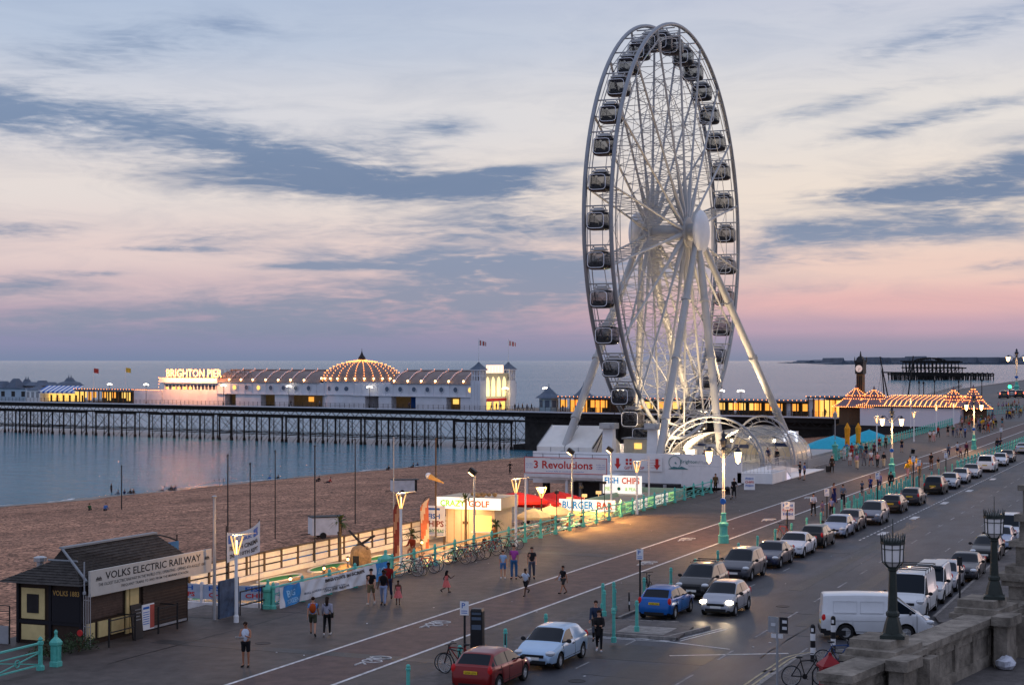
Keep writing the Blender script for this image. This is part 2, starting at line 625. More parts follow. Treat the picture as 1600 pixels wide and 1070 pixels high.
def build_sea():
 m = bpy.data.materials.new('sea_water')
 m.use_nodes = True
 t = m.node_tree
 p = t.nodes['Principled BSDF']
 p.inputs['Base Color'].default_value = (.05, .18, .255, 1)
 p.inputs['Roughness'].default_value = .12
 p.inputs['IOR'].default_value = 1.33
 p.inputs['Specular IOR Level'].default_value = .33
 tc = t.nodes.new('ShaderNodeTexCoord')
 hs = None
 for sc, st, k in ((.16, (1, .45, 1), 1.0), (.6, (1, .5, 1), .55), (2.0, (1, .7, 1), .25), (.012, (1, .3, 1), 1.2)):
  mp = t.nodes.new('ShaderNodeMapping')
  mp.inputs['Scale'].default_value = st
  mp.inputs['Rotation'].default_value = (0, 0, .25)
  t.links.new(tc.outputs['Object'], mp.inputs[0])
  n = t.nodes.new('ShaderNodeTexNoise')
  n.inputs['Scale'].default_value = sc
  n.inputs['Detail'].default_value = 4
  n.inputs['Distortion'].default_value = .4
  t.links.new(mp.outputs[0], n.inputs['Vector'])
  ma = t.nodes.new('ShaderNodeMath')
  ma.operation = 'MULTIPLY_ADD'
  ma.inputs[1].default_value = k
  t.links.new(n.outputs[0], ma.inputs[0])
  if hs is None:
   ma.inputs[2].default_value = 0
  else:
   t.links.new(hs, ma.inputs[2])
  hs = ma.outputs[0]
 b = t.nodes.new('ShaderNodeBump')
 b.inputs['Strength'].default_value = 1.0
 b.inputs['Distance'].default_value = 2.6
 t.links.new(hs, b.inputs['Height'])
 t.links.new(b.outputs[0], p.inputs['Normal'])
 # wind streaks: long bands where the ripples lie flatter and the water reads paler
 mp = t.nodes.new('ShaderNodeMapping')
 mp.inputs['Scale'].default_value = (.0035, .0009, 1)
 mp.inputs['Rotation'].default_value = (0, 0, -TH)
 t.links.new(tc.outputs['Object'], mp.inputs[0])
 n = t.nodes.new('ShaderNodeTexNoise')
 n.inputs['Scale'].default_value = 1.6
 n.inputs['Detail'].default_value = 5
 t.links.new(mp.outputs[0], n.inputs['Vector'])
 r = t.nodes.new('ShaderNodeMapRange')
 r.inputs[1].default_value = .42
 r.inputs[2].default_value = .66
 r.inputs[3].default_value = .95
 r.inputs[4].default_value = .65
 t.links.new(n.outputs[0], r.inputs[0])
 t.links.new(r.outputs[0], b.inputs['Strength'])
 mb = MB()
 mb.add([(-4000, -30000, 0), (60000, -30000, 0), (60000, 60000, 0), (-4000, 60000, 0)], [(0, 1, 2, 3)])
 o = struct(mb.build('sea', m))
 o.location = (0, 0, SEA)

SEA = -8.8
YSH = lambda x: (160.7 - .157 * (x - 201)) if x < 345 else 138 + .02 * (x - 345)

def beach_z(x, y):
 v = (y - 43) / (YSH(x) - 43)
 return -1.25 - 7.6 * max(0, v) + (.12 * math.sin(x * .05 + y * .09) + .08 * math.sin(v * 31 + x * .012 + 1.5 * math.sin(x * .035)) + .05 * math.sin(x * .31 + v * 60)) * min(1, max(0, v) * 5)

def build_ground():
 build_sea()
 xs = [-60, -20, 20] + list(range(50, 345, 5)) + [345, 400, 500, 650, 800, 1000, 1300, 1700]
 mb = MB()
 mb.grid(lambda u, v: (lambda x: (lambda y: (x, y, beach_z(x, y)))(42.6 + (YSH(x) - 42.6) * 1.35 * v))(xs[round(u * (len(xs) - 1))]), len(xs) - 1, 110)
 struct(mb.build('beach', M['shingle'], smooth=True))
 rnd = random.Random(17)
 wet = mat('wet_shingle', (.085, .055, .042), .35, var=.4, vs=2, bump=.4, bs=8)
 foam = mat('sea_foam', (.62, .64, .66), .8, var=.3, vs=3)

 def vsea(x):                                # where the shingle meets the water
  v = .85
  while v < 1.2 and beach_z(x, 43 + v * (YSH(x) - 43)) > SEA + .02:
   v += .004
  return v
 ed = {}
 for x in range(20, 346, 1):
  ed[x] = vsea(x)
 for nm, m, w0, w1, dz in (('wet_beach', wet, -2.6, 1.2, .025), ('surf', foam, -.25, .1, .05), ('surf', foam, 1.5, 1.75, .0)):
  mb = MB()
  vs, fs = [], []
  for i, x in enumerate(range(20, 346)):
   yc = 43 + ed[x] * (YSH(x) - 43)
   a = w0 + rnd.uniform(-.25, .25) + .7 * math.sin(x * .23) * (1 if nm == 'wet_beach' else .3)
   b_ = w1 + rnd.uniform(-.2, .3) + .3 * math.sin(x * .41 + w0)
   for y in (yc + a, yc + max(a + .05, b_)):
    vs.append((x, y, max(beach_z(x, y) + dz, SEA + .03)))
   if i and not (w0 > 1 and math.sin(x * .13) < .1):
    fs.append((2 * i - 2, 2 * i - 1, 2 * i + 1, 2 * i))
  mb.add(vs, fs)
  struct(mb.build(nm, m))
 # promenade deck with its seaward wall
 pr = [(-40, KQ(-40)), (600, KQ(600)), (1700, KQ(600)), (1700, 125), (760, 101), (420, 72), (347, 62), (345, 46), (331, 45.6), (207, 42.6), (-40, 42.6)]
 sheet('promenade', pr, 0.0, M['asphalt'], 3.0)
 sheet('road', [(-60, -40), (1700, -40), (1700, 30), (-60, 30)], -.12, M['road'])
 sheet('road', [(352, 30), (1690, 30), (1690, 118), (765, 97), (425, 68), (352, 55)], .003, M['road'])
 sheet('cycle_lane', [(-30, 30.35), (900, 30.35), (900, 33.85), (-30, 33.85)], .004, M['lane'])
 mb = MB()
 for y0, y1 in ((33.85, 34.0), (30.2, 30.35)):
  x = -30
  while x < 420:
   L = 14.8
   mb.bb(x, x + L, y0, y1, .002, .008)
   x += L + .06
 # bicycle symbols
 for cx in (62.2, 71.8, 98, 112, 128, 150, 205, 232):
  cy = 31.2 if cx in (62.2, 98, 128, 205) else 32.9
  for dx in (-.42, .42):
   pts = [(cx + dx + .3 * math.cos(2 * PI * k / 14), cy + .42 * math.sin(2 * PI * k / 14), .009) for k in range(14)]
   mb.path(pts, .035, 4, closed=True)
  mb.tube((cx - .42, cy, .01), (cx, cy + .45, .01), .035, n=4)
  mb.tube((cx, cy + .45, .01), (cx + .42, cy, .01), .035, n=4)
  mb.tube((cx - .1, cy, .01), (cx + .4, cy + .5, .01), .035, n=4)
  mb.tube((cx - .9, cy + .2, .01), (cx - 1.5, cy + .2, .01), .05, n=4)
  mb.tube((cx - .9, cy + .2, .01), (cx - 1.2, cy - .1, .01), .05, n=4)
 struct(mb.build('lane_marking', M['line']))
 sheet('pavement', [(40, 42.55), (69.2, 42.55), (69.2, 48.4), (40, 48.4)], -.003, M['asphalt'], 1.6)
 # kerb stones along the promenade, with the built-out island by the crossing
 mb = MB()
 x = -30
 while x < 600:
  if not 72.2 < x < 76:
   mb.box((x + .6, KQ(x) - .06, -.06), (1.19, .14, .13))
  x += 1.2
 for k in range(7):
  y = KQ(74) - .1 - .6 * k
  mb.box((72.1, y - .3, -.055), (.14, .58, .13))
  if k < 5:
   mb.box((76.0 + .12 * k, y - .3, -.055), (.14, .58, .13))
 mb.box((74.0, KQ(74) - 4.3, -.055), (3.6, .14, .13), rz=-.25)
 struct(mb.build('kerb', M['kerbstone']))
 sheet('pavement', [(72.1, KQ(72)), (76.0, KQ(76)), (76.5, KQ(76) - 3), (75.4, KQ(76) - 4.1), (72.1, KQ(72) - 4.4)], -.004, M['paving'], .12)
 sheet('pavement', [(-30, 26.9), (420, 24.4), (420, 27.6), (-30, 28.2)], .004, M['paving'])
 # tactile slab and pale crossing strips on the island
 mb = MB()
 mb.bb(72.6, 74.6, 22.4, 24.6, .0, .006)
 struct(mb.build('tactile_paving', M['kerbstone']))
 # near pavement with a rounded corner at the side street
 pts = [(-30, -6), (-30, 15.7), (66, 15.7)] + [(69 + 3.2 * math.sin(a), 12.5 + 3.2 * math.cos(a)) for a in [i * PI / 16 for i in range(0, 9)]] + [(72.2, -6)]
 sheet('pavement', pts, 0.0, M['paving'], .12)
 pts2 = [(80, -6), (80, 10.2), (81, 11.8), (82.5, 12.2), (1000, 11.2), (1000, -6)]
 sheet('pavement', pts2, 0.0, M['paving'], .12)
 mb = MB()
 x = 82.5
 while x < 260:
  mb.box((x + .6, 12.25, -.055), (1.18, .14, .14))
  x += 1.2
 for i in range(len(pts) - 2):
  a, b = Vector((*pts[i + 1], 0)), Vector((*pts[i + 2], 0))
  n = max(1, int((b - a).length / 1.2))
  if i == 0:
   a = Vector((20, 15.7, 0))
   n = 38
  for k in range(n):
   p, q = a.lerp(b, k / n), a.lerp(b, (k + 1) / n)
   c = (p + q) / 2
   mb.box((c.x, c.y, -.055), ((q - p).length * .98, .14, .14), rz=math.atan2(q.y - p.y, q.x - p.x))
 struct(mb.build('kerb', M['kerbstone']))
 # double yellow lines round the corner
 mb = MB()
 for off in (.35, .62):
  rr = [(20, 15.7 + off), (66, 15.7 + off)] + [(69 + (3.2 + off) * math.sin(a), 12.5 + (3.2 + off) * math.cos(a)) for a in [i * PI / 24 for i in range(0, 13)]] + [(72.2 + off, 8)]
  for a, b in zip(rr, rr[1:]):
   d = math.hypot(b[0] - a[0], b[1] - a[1])
   mb.box(((a[0] + b[0]) / 2, (a[1] + b[1]) / 2, -.114), (d * 1.02, .09, .006), rz=math.atan2(b[1] - a[1], b[0] - a[0]))
 struct(mb.build('yellow_line', M['yline']))
 # white road markings: centre dashes, bay edges and ticks
 mb, fb = MB(), MB()
 for k in range(40):
  x = 56 + k * 6.0
  fb.bb(x, x + 2.4, 18.65, 18.75, -.117, -.112)
  fb.bb(x + 2, x + 4.2, 15.95 - .0006 * x, 16.03 - .0006 * x, -.117, -.112)
 for k in range(95):
  x = 117 + k * 1.3
  mb.box((x, KQ(x) - 3.35, -.115), (.75, .1, .005))
 for x in (64, 70, 82, 90, 98):
  fb.bb(x, x + 1.6, KQ(x) - 2.75, KQ(x) - 2.67, -.117, -.112)
 for x in (122, 135, 150, 165, 182):
  mb.box((x, KQ(x) - 3.95, -.115), (2.3, .5, .005))
 mb.box((71.5, 21.6, -.115), (.12, 5.6, .005), rz=-.3)
 mb.box((69.4, 18.6, -.115), (.14, 5.0, .005), rz=.5)
 for y in (0, .3):
  mb.box((71.8 - y, KQ(72) - 1.9, -.115), (.08, 4.4, .005))
  mb.box((74.0, KQ(72) - 4.75 - y, -.115), (4.2, .08, .005), rz=-.25)
 struct(fb.build('road_marking', M['fadedline']))
 struct(mb.build('road_marking', M['line']))
 mb = MB()
 for (x0, x1, y0, y1) in ((66.5, 70.2, 18.9, 24.3), (60, 66, 18.9, 21.6), (52, 57.5, 20, 26), (78, 104, 17.0, 17.8), (90, 128, 20.2, 20.9), (62.3, 63.2, 27.3, 42.0), (100, 101.4, 34.4, 42)):
  z = .0 if y1 > 27 else -.12
  mb.bb(x0, x1, y0, y1, z + .001, z + .005)
 struct(mb.build('asphalt_patch', M['patch']))
 mb = MB()
 rnd = random.Random(23)
 for k in range(26):
  al = k % 3 != 0
  x, y = rnd.uniform(56, 150), rnd.choice((14.5, 17.2, 19.6, 21.3, 36, 38.4, 40.6, 28.6))
  z = .0 if y > 27 else -.12
  p = [(x, y)]
  for j in range(rnd.randint(5, 14)):
   p.append((p[-1][0] + (1.6 if al else rnd.uniform(-.12, .12)), p[-1][1] + (rnd.uniform(-.05, .05) if al else (.45 if y < 30 else .4))))
  for a, c in zip(p, p[1:]):
   if (z == 0) != (min(a[1], c[1]) > 27):
    break
   mb.box(((a[0] + c[0]) / 2, (a[1] + c[1]) / 2, z + .0035), (math.hypot(c[0] - a[0], c[1] - a[1]) * 1.03, rnd.uniform(.03, .07), .006), rz=math.atan2(c[1] - a[1], c[0] - a[0]))
 struct(mb.build('tar_seam', M['patch']))
 for x in (60, 81, 97, 113, 129, 145):
  b = MB()
  for k in range(7):
   b.bb(-.24, .24, -.2 + k * .06, -.17 + k * .06, 0, .012)
  b.bb(-.26, .26, -.23, .23, -.004, .004)
  o = struct(b.build('drain_grate', M['dark']))
  o.location = (x, KQ(x) - .42, -.118)
 for (x, y) in ((61.5, 22.4), (84, 19.8), (57.2, 24.3), (64, 37.5)):
  b = MB()
  z = 0 if y > 27 else -.12
  b.lathe([(.34, 0), (.34, .012), (.28, .014), (.27, .008)], 16, (0, 0, 0))
  o = struct(b.build('manhole_cover', M['dark']))
  o.location = (x, y, z)
 # low far shore across the bay
 mb = MB()
 random.seed(3)
 for (d, x0, x1, h0, h1) in ((9000, 1290, 1900, 6, 12), (12500, 1230, 2100, 8, 26)):
  n = 260
  pts = []
  for i in range(n + 1):
   px = x0 + (x1 - x0) * i / n
   e = min(1, i / 12)
   h = (h0 + (h1 - h0) * random.random() ** 2.2) * e + 2
   if random.random() < .06:
    h += 26 * e
   yy = d
   xx = (px - 800) / F * yy
   s, q = xx * ST + yy * CT, yy * ST - xx * CT
   pts.append((s, q, h))
  vs = [(s, q, SEA - 1) for s, q, h in pts] + [(s, q, h + SEA) for s, q, h in pts] + [(s + 900, q + 300, h + SEA) for s, q, h in pts]
  mb.add(vs, [(i, i + 1, n + 2 + i, n + 1 + i) for i in range(n)] + [(n + 1 + i, n + 2 + i, 2 * n + 3 + i, 2 * n + 2 + i) for i in range(n)])
 hm = mat('distant_shore', (.09, .11, .15), .9, var=.3, vs=.002)
 struct(mb.build('hills', hm))
 random.seed(11)

build_ground()

# ---------------------------------------------------------------- the big wheel and its platform
M['wsteel'] = mat('wheel_steel', (.41, .415, .42), .5, .1, var=.1, vs=.5)
M['wrim'] = mat('rim_steel', (.27, .29, .32), .45, .3, var=.12, vs=.6)
M['cabin'] = mat('cabin_dark_shell', (.02, .021, .025), .25, var=.2)
M['cabglass'] = mat('cabin_tinted_glass', (.035, .035, .045), .05, var=0, alpha=.5)
M['cabframe'] = glow('cabin_light_strip', (.60, .64, .76), .14)
M['canvas'] = mat('white_canvas', (.74, .73, .70), .7, var=.08, vs=.7)
WX, WY, HZ, RR = 186.8, 57.0, 26.35, 23.0

def build_wheel():
 w = thing('ferris_wheel', 'tall white observation wheel with dark glass gondolas beside the promenade', 'ferris wheel', (WX, WY, 0), -R(1.2))
 NS = 18
 for y in (-1.45, 1.45):
  mb = MB()
  mb.path([(RR * math.cos(2 * PI * k / 108), y, HZ + RR * math.sin(2 * PI * k / 108)) for k in range(108)], .22, 8, closed=True)
  for r in (RR - 1.5,):
   mb.path([(r * math.cos(2 * PI * k / 72), y * .95, HZ + r * math.sin(2 * PI * k / 72)) for k in range(72)], .055, 4, closed=True)
  mb.build('rim', M['wrim'], w, smooth=True)
 for k in range(NS):
  a = 2 * PI * (k + .5) / NS + R(2)
  ca, sa = math.cos(a), math.sin(a)
  P = lambda r, y: (r * ca, y, HZ + r * sa)
  mb = MB()
  for sg in (-1, 1):
   mb.path([P(1.2, sg * 2.0), P(2.6, sg * 1.97), P(4.5, sg * 1.92), P(7.5, sg * 1.85), P(RR, sg * 1.45)], [.1, .3, .26, .13, .12], 6)
  n = 11
  rs = [3 + (RR - 3.5) * i / n for i in range(n + 1)]
  yy = lambda r: 1.95 - .5 * (r - 3) / (RR - 3)
  for i, r in enumerate(rs):
   mb.tube(P(r, -yy(r)), P(r, yy(r)), .05, n=4, cap=False)
   if i < n:
    r2 = rs[i + 1]
    mb.tube(P(r, -yy(r)), P(r2, yy(r2)), .035, n=4, cap=False)
    mb.tube(P(r, yy(r)), P(r2, -yy(r2)), .035, n=4, cap=False)
  # bracing out to the next spoke
  a2 = a + 2 * PI / NS
  for y in (-1.6, 1.6):
   for r in (12, 17.5, 22):
    mb.tube(P(r, y), (r * math.cos(a2), y, HZ + r * math.sin(a2)), .045, n=4, cap=False)
   mb.tube(P(12, y), (17.5 * math.cos(a2), y, HZ + 17.5 * math.sin(a2)), .03, n=4, cap=False)
   mb.tube(P(17.5, y), (12 * math.cos(a2), y, HZ + 12 * math.sin(a2)), .03, n=4, cap=False)
  mb.build('spoke', M['wsteel'], w, smooth=True)
 mb = MB()
 prof = [(.8, -3.6), (.95, -3.5), (.95, -2.4), (1.7, -2.35), (1.7, -1.85), (.9, -1.8), (.9, 1.8), (1.7, 1.85), (1.7, 2.35), (.95, 2.4), (.95, 3.5), (.8, 3.6)]
 mb.lathe(prof, 20)
 mb.move(Matrix.Translation((0, 0, HZ)) @ Matrix.Rotation(PI / 2, 4, 'X'))
 mb.build('hub', M['wsteel'], w, smooth=35)
 for sg in (-1, 1):
  mb = MB()
  mb.ball((0, sg * 3.75, HZ), 2.4, 24, sy=.3)
  mb.lathe([(2.42, -.06), (2.46, 0), (2.42, .06)], 24)
  o = len(mb.v) - 72
  mb.move(Matrix.Translation((0, sg * 3.75, HZ)) @ Matrix.Rotation(PI / 2, 4, 'X'), o)
  mb.build('hub_cap', M['white'], w, smooth=True)
 # legs: (hub side, foot x, foot y) in world metres
 for sg, fx, fy, r in ((-1, 168, 52.1, .38), (-1, 180, 48.9, .4), (-1, 206.5, 47.6, .42), (1, 169.8, 63.6, .4), (1, 213, 61.2, .42), (1, 194, 63.4, .32)):
  a, b = Vector((0, sg * 3.3, HZ)), Vector((fx - WX, fy - WY, 1.0))
  mb = MB()
  L = (b - a).length
  mb.path([a, a.lerp(b, .04), a.lerp(b, .3), a.lerp(b, .98), b], [r * .6, r * .8, r, r, r * .9], 14)
  for t in (.3, .55, .8):
   c, d = a.lerp(b, t), a.lerp(b, t + .012)
   mb.tube(c, d, r * 1.3, n=14)
  for dx in (.62, .9):
   mb.tube(a.lerp(b, .12) + Vector((dx, -.15, 0)), b + Vector((dx, -.15, 0)), .035, n=4)
  n = int(L / .8)
  for i in range(4, n):
   c = a.lerp(b, i / n)
   mb.tube(c + Vector((.62, -.15, 0)), c + Vector((.9, -.15, 0)), .02, n=4, cap=False)
  mb.box(b - Vector((0, 0, .2)), (1.8, 1.8, .5))
  mb.build('leg', M['wsteel'], w, smooth=True)
 # gondolas
 NG = 36
 oy, oz = 1.06, .92

 def prof(k, n=28, s=1.0):
  a = 2 * PI * k / n
  c, d = math.cos(a), math.sin(a)
  e = .42
  return (math.copysign(abs(c) ** e, c) * oy * s, math.copysign(abs(d) ** e, d) * oz * s)
 cz = -1.5
 shell, glass, han = MB(), MB(), MB()
 frs, seats = [], []

 def surf(u, v):
  x = -1.0 + 2.0 * u
  s = (1 - abs(x) ** 3.2 * .22)
  y, z = prof(v * 28)
  bul = 1 + .13 * (1 - x * x)
  return (x * .98, y * s * bul, cz + z * s)
 nu, nv = 8, 28
 tmp = MB()
 tmp.grid(surf, nu, nv)
 ends = []
 for i, f in enumerate(tmp.f):
  c = sum((Vector(tmp.v[j]) for j in f), Vector()) / 4
  d = shell if (c.z < cz - .42 or c.z > cz + .74) else glass
  d.add([tmp.v[j] for j in f], [(0, 1, 2, 3)])
 for sx in (0, 1):
  ring = [surf(sx, k / 28) for k in range(28)]
  lo = [p for p in ring if p[2] <= cz - .1]
  hi = [p for p in ring if p[2] >= cz - .2]
  x0 = ring[0][0]
  ys = max(abs(p[1]) for p in ring)
  glass.add([(x0, -ys, cz - .44), (x0, ys, cz - .44)] + sorted([p for p in ring if p[2] > cz - .4], key=lambda p: -math.atan2(p[1], p[2] - cz))[::-1], [tuple(range(2 + len([p for p in ring if p[2] > cz - .4])))])
  low = sorted([p for p in ring if p[2] < cz - .46], key=lambda p: math.atan2(p[1], -(p[2] - cz)))
  shell.add([(x0, -ys, cz - .44)] + low + [(x0, ys, cz - .44)], [tuple(range(2 + len(low)))])
  fr = MB()
  frs.append(fr)
  fr.path([(x0 * 1.02, p[1] * 1.03, cz + (p[2] - cz) * 1.03) for p in ring], .028, 5, closed=True)
 for y in (-.5, .5):
  seats.append(MB().bb(-.7, .7, y - .2, y + .2, cz - .55, cz - .15))
 han.bb(-.55, .55, -.75, .75, cz + .98, cz + 1.12)
 for y in (-.6, .6):
  han.tube((-.45, y, cz + 1.1), (0, y, -.05), .05, n=5)
  han.tube((.45, y, cz + 1.1), (0, y, -.05), .05, n=5)
 han.bb(-.35, .35, -.42, .42, cz + 1.08, cz + 1.3)
 han.tube((0, -1.5, 0), (0, 1.5, 0), .075, n=6)
 mg, ms, mh = glass.mesh('gondola_glass', M['cabglass'], True, weld=1e-3), shell.mesh('gondola_shell', M['cabin'], True, weld=1e-3), han.mesh('gondola_hanger', M['wsteel'])
 mfs, mss = [f.mesh('gondola_frame', M['cabframe']) for f in frs], [f.mesh('gondola_seat', M['grey']) for f in seats]
 for k in range(NG):
  a = 2 * PI * (k + .5) / NG + R(2)
  g = link('gondola', ms, w)
  g.scale = (1.03,) * 3
  g.location = ((RR - .35) * math.cos(a), 0, HZ + (RR - .35) * math.sin(a))
  link('window', mg, g)
  for f in mfs:
   link('frame', f, g)
  for f in mss:
   link('seat', f, g)
  link('hanger', mh, g)
 return w

build_wheel()

def arch_pts(x, yc, hw, z0, z1, n=20, a0=0, a1=PI):
 return [(x, yc + hw * math.cos(a0 + (a1 - a0) * k / n), z0 + (z1 - z0) * math.sin(a0 + (a1 - a0) * k / n)) for k in range(n + 1)]

def build_platform():
 # base over the beach, deck and hoarding
 t = thing('wheel_platform', 'white boarded platform carrying the big wheel above the beach', 'platform', (0, 0, 0))
 mb = MB()
 mb.bb(165.4, 214, 43.4, 66, -.3, .95)
 mb.build('deck', M['grey'], t)
 for y in (46, 50.5, 55, 59.5, 64):
  for x in (166.5, 180, 195, 210):
   MB().bb(x - .3, x + .3, y - .3, y + .3, -6.0, -.3).build('support', M['dark'], t)
 mb = MB()
 mb.bb(165, 165.35, 43.0, 64.9, -.5, 2.7)
 mb.bb(165.35, 214, 64.6, 64.9, -.5, 2.2)
 for i in range(12):
  mb.bb(164.97, 165.0, 43.4 + i * 1.85, 43.43 + i * 1.85, -.4, 2.68)
 hb = mb.build('hoarding', M['white'], t)
 # printed panels of the hoarding (faces the camera: -x; text runs towards -y)
 U, W = (0, -1, 0), (0, 0, 1)
 b = MB()
 yl, yr = atX(958, 164.9), atX(1035, 164.9)
 b.bb(164.86, 164.9, yr, yl, .95, 2.35)
 b.build('printed_panel', M['white'], t)
 b = MB()
 for y in (yl - .5, yr + .55):
  b.prism([(y - .16, 2.2), (y + .16, 2.2), (y + .16, 1.6), (y + .34, 1.6), (y, 1.1), (y - .34, 1.6), (y - .16, 1.6)], 164.83, 164.85, 'x')
 put_text(b, 'GIFT SHOP', (164.85, yl - 1.2, 1.1), U, W, 2.1, .3)
 for dy in (0, .32):
  for k in range(2):
   b.bb(164.835, 164.85, yl - 1.6 - dy * 1.2, yl - 1.35 - dy * 1.2, 1.55 + k * .35, 1.8 + k * .35)
 b.build('lettering', M['redink'], t)
 b = MB()
 for k, s in enumerate(('Brighton themed gifts', 'souvenirs', 'postcards', 'merchandise')):
  put_text(b, s, (164.85, yl - 3.6, 2.0 - k * .24), U, W, 1.0 if k % 2 else 1.4, .1, bold=0)
 b.build('lettering', M['redink'], t)
 g = mat('wheel_logo_teal', (.06, .2, .22), .5, var=0)
 b = MB()
 yl = atX(1042, 164.9)
 b.path([(164.96, yl - .8 + .62 * math.cos(2 * PI * k / 24), 1.9 + .62 * math.sin(2 * PI * k / 24)) for k in range(24)], .03, 4, closed=True)
 b.tube((164.96, yl - .8, 1.9), (164.96, yl - .95, 1.75), .06, n=6)
 b.prism([(yl - .1, 1.22), (yl - 2.2, 1.22), (yl - 1.9, 1.35), (yl - 1.5, 1.5), (yl - 1.2, 1.38), (yl - .7, 1.48)], 164.95, 164.975, 'x')
 put_text(b, 'Brighton', (164.975, yl - 1.35, 1.72), U, W, 1.75, .45, bold=.005)
 b.build('lettering', g, t)
 b = MB()
 put_text(b, 'Wheel', (164.975, yl - 3.15, 1.76), U, W, 1.1, .36, bold=0)
 put_text(b, 'See Brighton & Hove from a different perspective', (164.975, yl - 2.2, 1.5), U, W, 3.4, .12, bold=0)
 b.build('lettering', mat('pale_logo_grey', (.4, .45, .47), .5, var=0), t)
 # the board with the ride offer, on its own frame out over the beach
 t = thing('ride_sign', 'wide white board reading 3 Revolutions in red letters', 'sign', (160, 0, 0))
 yl, yr = atX(819.5, 160), atX(948.5, 160)
 z0, z1 = .82, 2.42
 MB().bb(0, .12, yr, yl, z0, z1).build('board', M['white'], t)
 b = MB()
 for z in (z0 + .02, z1 - .02):
  b.bb(-.03, -.005, yr, yl, z - .03, z + .03)
 for y in (yl - .02, yr + .02):
  b.bb(-.03, -.005, y - .03, y + .03, z0 + .05, z1 - .05)
 put_text(b, '3 Revolutions', (-.01, yl - 1.0, 1.3), U, W, 6.2, .78, bold=.02)
 b.build('lettering', M['redink'], t)
 b = MB()
 put_text(b, 'Brighton themed souvenirs inside', (-.01, yl - 2.8, 2.2), U, W, 2.6, .1, bold=0)
 put_text(b, 'in your fully air conditioned capsules', (-.01, yl - 2.3, .96), U, W, 4.0, .14, bold=0)
 for k in range(3):
  put_text(b, ('Adults & Children', 'from only', 'all day')[k], (-.01, yl - .15, 1.7 - k * .2), U, W, .75, .1, bold=0)
  put_text(b, ('Fully air', 'conditioned', 'capsules')[k], (-.01, yr + 1.1, 1.7 - k * .2), U, W, .9, .11, bold=0)
 b.build('lettering', M['blueink'], t)
 b = MB()
 b.bb(.12, 4.6, yr - .3, yl + .1, .25, .7)
 b.bb(-.05, .2, yr, yl, .45, .8)
 for y in (yr, (yl + yr) / 2, yl - .1):
  b.bb(.3, .55, y - .12, y + .12, -5, .3)
 b.build('support_frame', M['white2'], t)
 b = MB()
 for k in range(6):
  y = yr + (yl - yr) * k / 5
  b.tube((.6, y, 2.0), (.6, y, 2.75), .03, n=4)
 b.tube((.6, yr, 2.72), (.6, yl, 2.72), .03, n=4)
 b.build('guard_rail', M['dark'], t)
 # dark space beneath
 t = thing('beach_arches', 'dark boarded storage bays beneath the wheel platform', 'storage building')
 b = MB()
 b.bb(163, 164.6, 49, 60, -5, -.2)
 b.build('wall', M['dark'], t)
 for k in range(5):
  MB().bb(162.8, 163, 50 + k * 2.2, 50.3 + k * 2.2, -5, -.2).build('pier_post', M['grey'], t)
 MB().bb(156.5, 164.5, 60.1, 75, -3.4, -3.0).build('ledge', M['dark'], t)
 # marquee on the left
 t = thing('marquee', 'white canvas marquee on the seaward side of the wheel platform', 'tent', (0, 0, 0))
 x0, x1, y0, y1 = 170.5, 179.5, 60.4, 66.6
 xm = (x0 + x1) / 2
 mb = MB()
 mb.prism([(x0, .9), (x1, .9), (x1, 2.9), (xm, 5.0), (x0, 2.9)], y0, y1, 'y')
 mb.build('roof', M['canvas'], t)
 mb = MB()
 for y in (y0, (y0 + y1) / 2, y1):
  mb.tube((x0 - .03, y, 2.92), (xm, y, 5.04), .04, n=4)
  mb.tube((x1 + .03, y, 2.92), (xm, y, 5.04), .04, n=4)
 for k in range(5):
  y = y0 + (y1 - y0) * k / 4
  mb.tube((x0 - .03, y, .9), (x0 - .03, y, 2.9), .03, n=4)
 mb.build('frame', M['grey'], t)
 mb = MB()
 mb.tube((x0 - .1, y0 - .1, 2.8), (xm, y0 - .1, 5.1), .07, n=4)
 mb.tube((x0 - 1.6, y0 - .4, 1.0), (xm - .5, y0 - .1, 4.8), .06, n=4)
 mb.build('edge_trim', M['dark'], t)
 t = thing('lit_booth', 'small cream booth with glowing window between the drive columns', 'booth', (0, 0, 0))
 MB().bb(175.5, 178, 56.0, 58.6, 1.9, 3.6).build('wall', M['cream2'], t)
 MB().bb(175.42, 175.5, 56.6, 57.4, 2.6, 3.2).build('window', M['yellowpane'], t)
 MB().bb(175.3, 178.2, 55.8, 58.8, 3.6, 3.75).build('roof', M['grey'], t)
 rnd = random.Random(31)
 for k, (x, y, w) in enumerate(((168, 58.2, 1.2), (168.4, 55.6, .9), (169, 48.2, 1.1), (171, 46.4, .8), (173, 52.5, 1.3), (174, 46.0, .9), (176.5, 51.4, 1.0), (181, 51.8, 1.2))):
  t = thing('equipment_box', 'pale equipment box on the wheel platform ' + ('left of the drive columns', 'right of the drive columns', 'behind the logo', 'near the arch foot', 'behind the landward column', 'just inside the arch', 'under the arch crown', 'beside the canopy edge')[k], 'equipment box', (x, y, .95), rnd.uniform(-.2, .2))
  MB().bb(-.4, .4, -w / 2, w / 2, 0, .9 + .12 * k).build('case', M['white2'] if k % 2 else M['grey'], t)
  MB().bb(-.43, .43, -w / 2 - .03, w / 2 + .03, .9 + .12 * k, .96 + .12 * k).build('lid', M['steel'], t)
